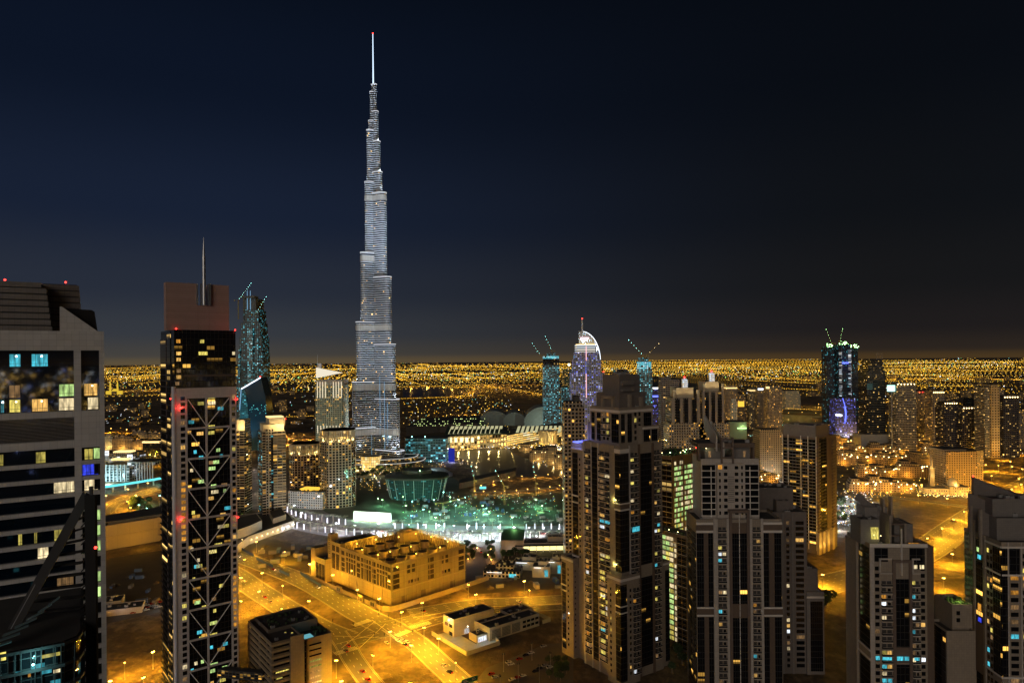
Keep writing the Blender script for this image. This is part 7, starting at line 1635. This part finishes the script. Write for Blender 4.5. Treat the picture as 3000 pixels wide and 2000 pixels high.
def tree_mesh(seed, mat):
    r = random.Random(seed); tr = MB(); tr.tube((0, 0, 0), (0, 0, 3), .22, .14, 6, 0)
    for k in range(4): a = k*1.6; tr.tube((0, 0, 2.2), (math.cos(a)*1.4, math.sin(a)*1.4, 4), .1, .05, 5, 0)
    c = MB()
    for k in range(260):
        while True:
            p = Vector((r.uniform(-1, 1), r.uniform(-1, 1), r.uniform(-1, 1)))
            if .3 < p.length < 1 and math.sin(p.x*4+seed)*math.sin(p.y*4)*math.sin(p.z*5+1) > -.25: break
        q = Vector((p.x*2.5, p.y*2.5, 4.6+p.z*1.9)); a = Vector((r.uniform(-1, 1), r.uniform(-1, 1), r.uniform(-1, 1))).normalized(); b = a.cross(Vector((r.random(), r.random(), .3))).normalized(); s = r.uniform(.25, .5)
        c.face([q-a*s, q+b*s, q+a*s, q-b*s], 0)
    return tr.mesh('trunk', ['palm_trunk']), c.mesh('crown', [mat])
TM = [tree_mesh(3, 'leaf_dark'), tree_mesh(8, 'leaf_lit'), tree_mesh(5, 'leaf_dark')]
def grove(P, what, group, sc=1.0):
    for i, (a, b) in enumerate(P):
        x, y = G(a, b); r = thing('tree', what, 'tree', (x, y, 0), rnd.uniform(0, 6), group); s = sc*rnd.uniform(.8, 1.3); r.scale = (s, s, s*rnd.uniform(.85, 1.1)); m = TM[i % 3]
        inst(m[0], 'trunk', r); inst(m[1], 'crown', r)
R = lambda n, x0, x1, y0, y1: [(rnd.uniform(x0, x1), rnd.uniform(y0, y1)) for _ in range(n)]
grove(R(60, 1040, 1220, 1366, 1400), 'small round garden tree in front of the skyscraper entrance', 'garden trees of the skyscraper', 1.3)
grove(R(26, 1362, 1392, 1594, 1644)+R(22, 1420, 1446, 1594, 1644), 'small orange lit tree beside the red lit drive', 'trees of the garden drive', .8)
grove(R(20, 1470, 1560, 1622, 1640), 'dark tree in front of the green roofed hall', 'trees before the green roofed hall', .9)
grove(R(26, 690, 760, 1500, 1556), 'dark tree in the lamp dotted garden behind the braced tower', 'trees behind the braced tower', 1.2)
grove(R(24, 385, 440, 1470, 1506), 'tree inside the hairpin flyover loop', 'trees of the hairpin loop', 1.4)
grove(R(26, 2440, 2475, 1470, 1530), 'tree beside the white lit car park', 'trees of the far car park', 1.2)
grove(R(14, 2700, 2745, 1780, 1810)+R(12, 2380, 2440, 1760, 1800), 'dark roadside tree between the stone towers', 'roadside trees between the towers', 1.3)
grove(R(18, 1960, 2060, 1880, 1990), 'courtyard tree between the stone towers', 'courtyard trees between the towers', 1.1)
grove(R(18, 1600, 1660, 1940, 1996), 'dark hedge tree along the car park edge', 'trees along the car park edge', .8)
def car_meshes(mat, lights):
    b = MB()
    prof = [(-2.25, .35), (2.25, .35), (2.3, .75), (2.1, .95), (1.1, 1.0), (.45, 1.45), (-1.0, 1.48), (-1.75, 1.02), (-2.25, .95)]
    b.face([(x, -.88, z) for x, z in prof], 0); b.face([(x, .88, z) for x, z in prof][::-1], 0)
    for k in range(len(prof)):
        a, c = prof[k], prof[(k+1) % len(prof)]; b.face([(a[0], -.88, a[1]), (a[0], .88, a[1]), (c[0], .88, c[1]), (c[0], -.88, c[1])], 1 if k in (4, 6) else 0)
    for y in (-.9, .88): b.face([(1.0, y, 1.02), (.42, y, 1.4), (-.98, y, 1.42), (-1.6, y, 1.04)] if y < 0 else [(-1.6, y+.02, 1.04), (-.98, y+.02, 1.42), (.42, y+.02, 1.4), (1.0, y+.02, 1.02)], 1)
    for x in (-1.35, 1.4):
        for y in (-.9, .7): b.tube((x, y, .33), (x, y+.2, .33), .33, .33, 8, 2)
    for y in (-.65, .65): b.ball((2.28, y, .68), .17, 3); b.ball((-2.25, y, .78), .14, 4)
    return b.mesh('car', [mat, 'glass_dark', 'dark_metal', 'head_light' if lights else 'steel', 'tail_light' if lights else 'dark_metal'])
for n_, c in (('car_white', (.7, .7, .7)), ('car_silver', (.4, .4, .42)), ('car_black', (.03, .03, .035)), ('car_red', (.35, .03, .02))): plain(n_, c, .25, .2, .05)
CN = {'car_white': 'white', 'car_silver': 'silver', 'car_black': 'black', 'car_red': 'red'}
def cars(P, what, group, lights, rz=None, beam=0):
    for i, p in enumerate(P):
        x, y = G(p[0], p[1]); m = rnd.choice(['car_white', 'car_white', 'car_silver', 'car_black', 'car_red'])
        o = inst(cmesh(('car', m, lights), lambda: car_meshes(m, lights)), 'car', None, (x, y, .13), (rz if rz is not None else 0)+rnd.uniform(-.08, .08))
        tag(o, '%s car, %s %s' % (CN[m], ORD[i], what), 'car', group)
        if beam: light(o, (3.2, 0, .9), beam, (1, .93, .8), .2, 70, (1, 0, -.16))
cars([(1440, 1976), (1450, 1985), (1490, 1941), (1497, 1947), (1522, 1932), (1541, 1921), (1556, 1914), (1592, 1894), (1500, 1992), (1516, 1986), (1531, 1981), (1569, 1968), (1581, 1960), (1596, 1951), (1610, 1956), (1632, 1951)], 'from the cream hall in the unlit car park', 'cars in the unlit car park', False, .5)
cars([(1133, 1884), (1165, 1877), (1180, 1877), (1193, 1881), (1187, 1890)], 'waiting with headlights on at the crossroads', 'cars waiting at the crossroads', True, 2.3, 1500)
cars([(698, 1691), (716, 1703), (776, 1750), (792, 1764)], 'from the braced tower on the bridge road', 'cars on the bridge road', True, 2.36, 1200)
cars([(700, 1631), (802, 1669), (930, 1722)], 'from the braced tower on the plant road', 'cars on the plant road', True, -.72, 900)
cars([(1020, 1893), (1013, 1908), (1062, 1968), (1078, 1992), (1300, 1950), (1318, 1970), (1520, 1763), (1240, 1790)], 'spread over the arms of the crossroads', 'cars on the crossroads arms', True, 2.3, 1500)
cars([(2448+(i % 6)*15+(i//6)*5, 1522-(i//6)*13-(i % 6)*6) for i in range(36)], 'from the near corner of the white lit car park', 'cars in the white lit car park', True, .9)
cars([(2192+i*9+(i % 3)*14, 1352+i*4) for i in range(14)], 'queueing on the palace lane', 'cars on the palace lane', True, -2.2, 500)
cars([(390+(i % 7)*13, 1796-(i % 7)*3-(i//7)*7) for i in range(21)], 'from the workshop in the dark yard', 'cars in the workshop yard', False, .3)
cars([(1120+i*43, 1557+(i % 2)*7) for i in range(12)], 'from the hoarding on the palm boulevard', 'cars on the boulevard', True, 0, 500)
cars([(1408, 1606), (1410, 1618)], 'with red tail lamps on the garden drive', 'cars on the garden drive', True, 1.6)
plain('sign_green', (.02, .14, .08), .5)
# site clutter
def clutter_meshes():
    c = MB(); c.box(-3, 3, -1.2, 1.2, .1, 2.7, 0)
    for k in range(13): c.box(-2.9+k*.46, -2.72+k*.46, -1.26, 1.26, .15, 2.6, 0)
    h = MB(); r = random.Random(4); R_ = []
    for j in range(5): R_.append([((4-j)*1.3*math.cos(2*PI*k/12)*(1+r.uniform(-.15, .15)), (4-j)*1.1*math.sin(2*PI*k/12)*(1+r.uniform(-.15, .15)), j*.75+(r.uniform(-.15, .15) if j else 0)) for k in range(12)])
    for j in range(4):
        for k in range(12): h.face([R_[j][k], R_[j][(k+1) % 12], R_[j+1][(k+1) % 12], R_[j+1][k]], 0)
    return c, h.mesh('sand_heap', ['sand'])
cm, hm = clutter_meshes(); CM = [cm.mesh('site_container', [m]) for m in ('cream_wall', 'steel', 'grey_tile', 'blue_paint')] if plain('blue_paint', (.05, .09, .2), .6) else []
def clutter(P, what, group, heap=.35):
    for a, b in P:
        x, y = G(a, b)
        if rnd.random() < heap: tag(inst(hm, 'sand_heap', None, (x, y, 0), rnd.uniform(0, 3), rnd.uniform(.5, 1.2)), 'low heap of excavated sand '+what, 'sand heap', group+' heaps')
        else: k = rnd.randrange(4); tag(inst(CM[k], 'site_container', None, (x, y, 0), rnd.choice([.2, .3, 1.8, 1.7])+rnd.uniform(-.1, .1), rnd.uniform(.9, 1.5)), ('cream', 'steel', 'grey', 'blue')[k]+' site container '+what, 'container', group+' '+('cream', 'steel', 'grey', 'blue')[k]+' containers')
clutter(R(75, 1190, 1640, 1448, 1526), 'on the floodlit site behind the boulevard', 'boulevard site', .3)
clutter(R(34, 765, 985, 1600, 1668), 'on the dark lot beside the cooling plant annex', 'annex lot', .5)
clutter(R(26, 1400, 1640, 1650, 1722), 'in the utility yard by the garden drive', 'utility yard', .4)
clutter(R(20, 315, 470, 1655, 1790), 'in the dark yard behind the braced tower', 'dark yard', .5)
clutter(R(22, 2480, 2800, 1520, 1660), 'on the open sand beyond the penthouse tower', 'open sand', .8)
for i, (a, b, c, d) in enumerate(((700, 1580, 744, 1604), (750, 1612, 800, 1636), (818, 1648, 848, 1662), (880, 1655, 940, 1692))):
    p, q = Vector(G(a, b+26)), Vector(G(c, d+26)); n = (q-p).normalized(); m = Vector((-n.y, n.x))*.12; t = MB(); t.prism([tuple(p-m), tuple(q-m), tuple(q+m), tuple(p+m)], 0, 2.6, 0, 0); o = t.build('site_fence', ['blue_paint'])
    tag(o, 'dark blue site fence panel run, %s from the braced tower along the plant road' % ORD[i], 'fence', 'site fences of the plant road')
for i, (a, b, h, j, el, az) in enumerate(((1478, 1478, 26, 30, 35, 120), (1570, 1452, 20, 26, 50, 100), (1390, 1440, 18, 24, 50, 110), (1298, 1500, 12, 30, 12, 10), (1240, 1185, 30, 60, 62, 80), (1205, 1178, 24, 40, 68, 85))):
    x, y = G(a, b); crane((x, y, 0), 0, h, j, math.radians(el), math.radians(az), ORD[i]+' small site crane counted from the palm boulevard towards the lagoon', 3, bead='lamp_warm' if i > 3 else 'lamp_cyan')
# traffic signals at the crossroads
for i, (a, b) in enumerate(((1110, 1812), (1138, 1816), (1158, 1838), (1175, 1842), (1098, 1870), (1126, 1872), (1210, 1862), (1035, 1840), (975, 1830))):
    x, y = G(a, b); r = thing('traffic_light', ORD[i]+' black traffic signal round the crossroads from the plant wall', 'traffic light', (x, y, 0), rnd.uniform(0, 6), 'traffic signals of the crossroads')
    t = MB(); t.tube((0, 0, 0), (0, 0, 3), .12, .12, 6, 0); t.build('post', ['dark_metal'], r); t = MB(); t.box(-.35, .35, -.3, .3, 3, 4.7, 0); t.build('signal_head', ['dark_metal'], r)
# overhead road sign
x, y = G(1378, 1990, 7); r = thing('road_sign', 'green overhead direction sign on a curved arm at the bottom edge', 'road sign', (x, y, 0), .62)
t = MB(); t.box(-6, 5, -.15, .15, 5.6, 8.4, 0); t.build('panel', ['sign_green'], r); t = MB()
for z, w, x0 in ((7.6, 2.6, -5), (7.6, 2.2, 1), (6.8, 3.4, -5), (6.8, 2.8, 1), (6.1, 2, -5)): t.box(x0, x0+w, -.2, -.16, z-.16, z+.16, 0)
o = t.build('lettering', ['paint_white'], r); t = MB(); t.tube((-8, 0, 0), (-8, 0, 6), .22, .18, 8, 0); t.tube((-8, 0, 6), (-5, 0, 7.6), .18, .16, 8, 0); t.build('post', ['steel'], r)

# ================================================================ the city out to the horizon: more lamps than anyone could count
def city_lights():
    r = random.Random(5); t = MB(); n = 0
    from mathutils import noise
    def dot(x, y, s, m):
        t.octa((x, y, 6), s, m)
    def ok(px, d):
        if d > 120 and not (px < 1050 or px > 2600): return False
        if 1170 < px < 1340 and 78 < d < 112: return False
        if 1600 < px < 2120 and 56 < d < 108: return False
        if 300 < px < 1050 and 100 < d < 128: return r.random() < .12
        return True
    while n < 8500:
        px = r.uniform(-200, 3200); d = 8+abs(r.gauss(0, 1))*(48 if px < 2000 else 44)
        if d > 205 or not ok(px, d): continue
        Y = 400000/d; x = (px-1500)/2000*Y
        cl = 1.25*noise.noise(Vector((px*.006, d*.075, 0)))+.6*noise.noise(Vector((px*.035, d*.33, 5)))
        if cl < -.02 + (.25 if d > 70 else 0)+r.uniform(-.25, .2): continue
        s = Y*r.uniform(.00018, .0005)*(1.0 if d > 30 else .85)*(1.9 if r.random() < .05 else 1)
        q = r.random()+max(0, .55*noise.noise(Vector((px*.02, d*.12, 11)))); m = 0 if q < .55 else 1 if q < .8 else 2 if q < .92 else 3 if q < .96 else 4
        dot(x, Y, s, 8 if d < 17 and r.random() < .75 else m); n += 1
    lines = [[(1165, 1135), (1330, 1131), (1450, 1128)], [(1170, 1171), (1310, 1166), (1420, 1160)], [(1340, 1166), (1400, 1148), (1380, 1135), (1300, 1137)], [(1410, 1130), (1500, 1142), (1590, 1158)], [(2080, 1084), (2190, 1068), (2240, 1060)], [(2080, 1086), (2200, 1105), (2330, 1112), (2420, 1118)],
             [(2190, 1116), (2280, 1120), (2420, 1126)], [(2600, 1112), (2750, 1110), (3000, 1114)], [(2600, 1096), (2740, 1102), (2900, 1108)], [(2620, 1128), (2720, 1132), (2870, 1134)], [(2600, 1064), (2700, 1063), (3000, 1061)], [(1760, 1058), (2000, 1055), (2400, 1053)], [(2770, 1150), (2860, 1153)], [(2460, 1208), (2300, 1200)],
             [(300, 1092), (600, 1086), (1040, 1080)], [(300, 1110), (480, 1106)], [(640, 1100), (1040, 1092)], [(660, 1140), (800, 1146)], [(1180, 1112), (1590, 1106)], [(1180, 1098), (1590, 1094)], [(1780, 1086), (2120, 1080)], [(720, 1230), (930, 1222)], [(2290, 1140), (2420, 1146)], [(2600, 1180), (2640, 1196)]]
    for P in lines:
        for (a, b), (c, e) in zip(P, P[1:]):
            k = max(8, int(abs(c-a)/4.5))
            for i in range(k):
                f = (i+r.random()*.5)/k; px, py = a+(c-a)*f, b+(e-b)*f+r.uniform(-.6, .6); x, Y = G(px, py); dot(x, Y, Y*.00042, 0 if r.random() < .8 else 1)
    # lit streets: two families of straight rows of lamps
    for k in range(560):
        px, d = r.uniform(-100, 3100), 14+abs(r.gauss(0, 1))*46
        if not ok(px, d) or d > 130: continue
        Y = 400000/d; x = (px-1500)/2000*Y; a = r.choice([.25, 1.82])+r.uniform(-.06, .06); L_ = r.uniform(300, 1500)*Y/3500; st = max(34, Y*.0085)
        s = 0; sz = Y*r.uniform(.00028, .00042); m = 0 if r.random() < .75 else 1
        while s < L_: dot(x+math.cos(a)*s, Y+math.sin(a)*s, sz, m); s += st
    # sparse lamps of the dark middle ground
    for _ in range(420):
        px, py = r.uniform(310, 1040), r.uniform(1160, 1262); x, Y = G(px, py)
        if noise.noise(Vector((px*.02, py*.05, 2))) > -.05: dot(x, Y, Y*r.uniform(.0003, .0006), r.choice([0, 0, 1, 2, 2, 3, 3]))
    for _ in range(260):
        px, py = r.uniform(1180, 1500), r.uniform(1172, 1262); x, Y = G(px, py)
        dot(x, Y, Y*r.uniform(.0003, .0006), r.choice([0, 0, 1, 1, 2, 3]))
    for _ in range(520):
        px, py = r.uniform(1640, 2320), r.uniform(1150, 1330); x, Y = G(px, py); dot(x, Y, Y*r.uniform(.0003, .0007), r.choice([0, 0, 0, 1, 2, 3]))
    for _ in range(650):
        px, py = r.uniform(2420, 3000), r.uniform(1130, 1340); x, Y = G(px, py); dot(x, Y, Y*r.uniform(.0003, .0006), r.choice([0, 0, 0, 1, 2]))
    for _ in range(700):
        px, py = r.uniform(1250, 1660), r.uniform(1300, 1325) if r.random() < .6 else r.uniform(1325, 1372)
        if 1320 < px < 1560 and py > 1318: continue
        x, Y = G(px, py); t.octa((x, Y, 3), Y*r.uniform(.0003, .0006), r.choice([0, 1, 1, 2, 2]))
    for _ in range(200):
        px, py = r.uniform(2440, 2760), r.uniform(1320, 1455); x, Y = G(px, py); t.octa((x, Y, 4), Y*r.uniform(.0004, .0008), r.choice([0, 1, 1]))
    for _ in range(120):
        px, py = r.uniform(2540, 2860), r.uniform(1425, 1462); x, Y = G(px, py); t.octa((x, Y, 3), Y*r.uniform(.0004, .0007), r.choice([0, 1, 1]))
    for _ in range(220):
        px, py = r.uniform(2440, 2560), r.uniform(1440, 1545); x, Y = G(px, py); t.octa((x, Y, 2), Y*r.uniform(.0004, .0007), r.choice([1, 2, 2, 0]))
    # the half of the city behind the viewer, seen only in the glass of the near towers
    for _ in range(9000):
        a = r.uniform(PI*1.02, PI*1.98); D = 400000/(16+abs(r.gauss(0, 1))*120); D = max(D, 260)
        x, y = D*math.cos(a), D*math.sin(a); q = r.random()
        if noise.noise(Vector((x*.004, y*.004, 3))) < -.1: continue
        t.octa((x, y, r.uniform(3, 30)), D*r.uniform(.0005, .0012), 5 if q < .6 else 6 if q < .85 else 7)
    # building site between opera house and boulevard
    for _ in range(240):
        px, py = r.uniform(1180, 1640), r.uniform(1445, 1525); x, Y = G(px, py); t.octa((x, Y, 2), Y*r.uniform(.0003, .0006), r.choice([3, 3, 4, 2, 0]))
    for _ in range(160):
        px, py = r.uniform(1040, 1250), r.uniform(1360, 1440); x, Y = G(px, py); t.octa((x, Y, 2), Y*r.uniform(.0003, .0006), r.choice([0, 1, 1, 2]))
    struct(t, 'city_light_field', ['city_amber', 'city_gold', 'city_white', 'city_teal', 'city_green', 'near_amber', 'near_white', 'near_blue', 'city_haze'], 'stuff', 'countless amber and white lamps of the city out to the horizon')
emit('city_haze', (1, .46, .08), .8); emit('near_amber', (1, .6, .12), 16); emit('near_white', (.85, .93, 1), 14); emit('near_blue', (.3, .4, 1), 12); emit('city_amber', (1, .5, .03), 3.0); emit('city_gold', (1, .66, .12), 3.2); emit('city_white', (.85, .93, 1), 2.6); emit('city_teal', (.25, .85, .72), 2.0); emit('city_green', (.4, 1, .3), 2.0)
city_lights()
def far_blocks():
    r = random.Random(21); t = MB(); from mathutils import noise
    for _ in range(1500):
        px, d = r.uniform(-100, 3100), r.uniform(40, 190)
        if 1170 < px < 1340 and 78 < d < 112 or 1600 < px < 2120 and 56 < d < 108 or (d > 112 and 1050 < px < 1640) or (300 < px < 1050 and 100 < d < 128): continue
        if noise.noise(Vector((px*.012, d*.06, 9))) < 0: continue
        Y = 400000/d; x = (px-1500)/2000*Y; w, e, h = r.uniform(14, 40), r.uniform(14, 30), r.choice([8, 10, 12, 14, 20, 26]); a = r.choice([.25, 1.82]); c, s = math.cos(a), math.sin(a)
        t.prism([(x+u*c-v*s, Y+u*s+v*c) for u, v in ((-w/2, -e/2), (w/2, -e/2), (w/2, e/2), (-w/2, e/2))], 0, h, 0, 1)
    struct(t, 'far_house_field', ['far_house', 'roof_grey'], 'stuff', 'uncounted low houses and blocks between the far city lamps')
facade('far_house', (.3, .22, .12), (.02, .02, .02), 5, 4, .5, .5, .16, 2.2, 'warm')
far_blocks()
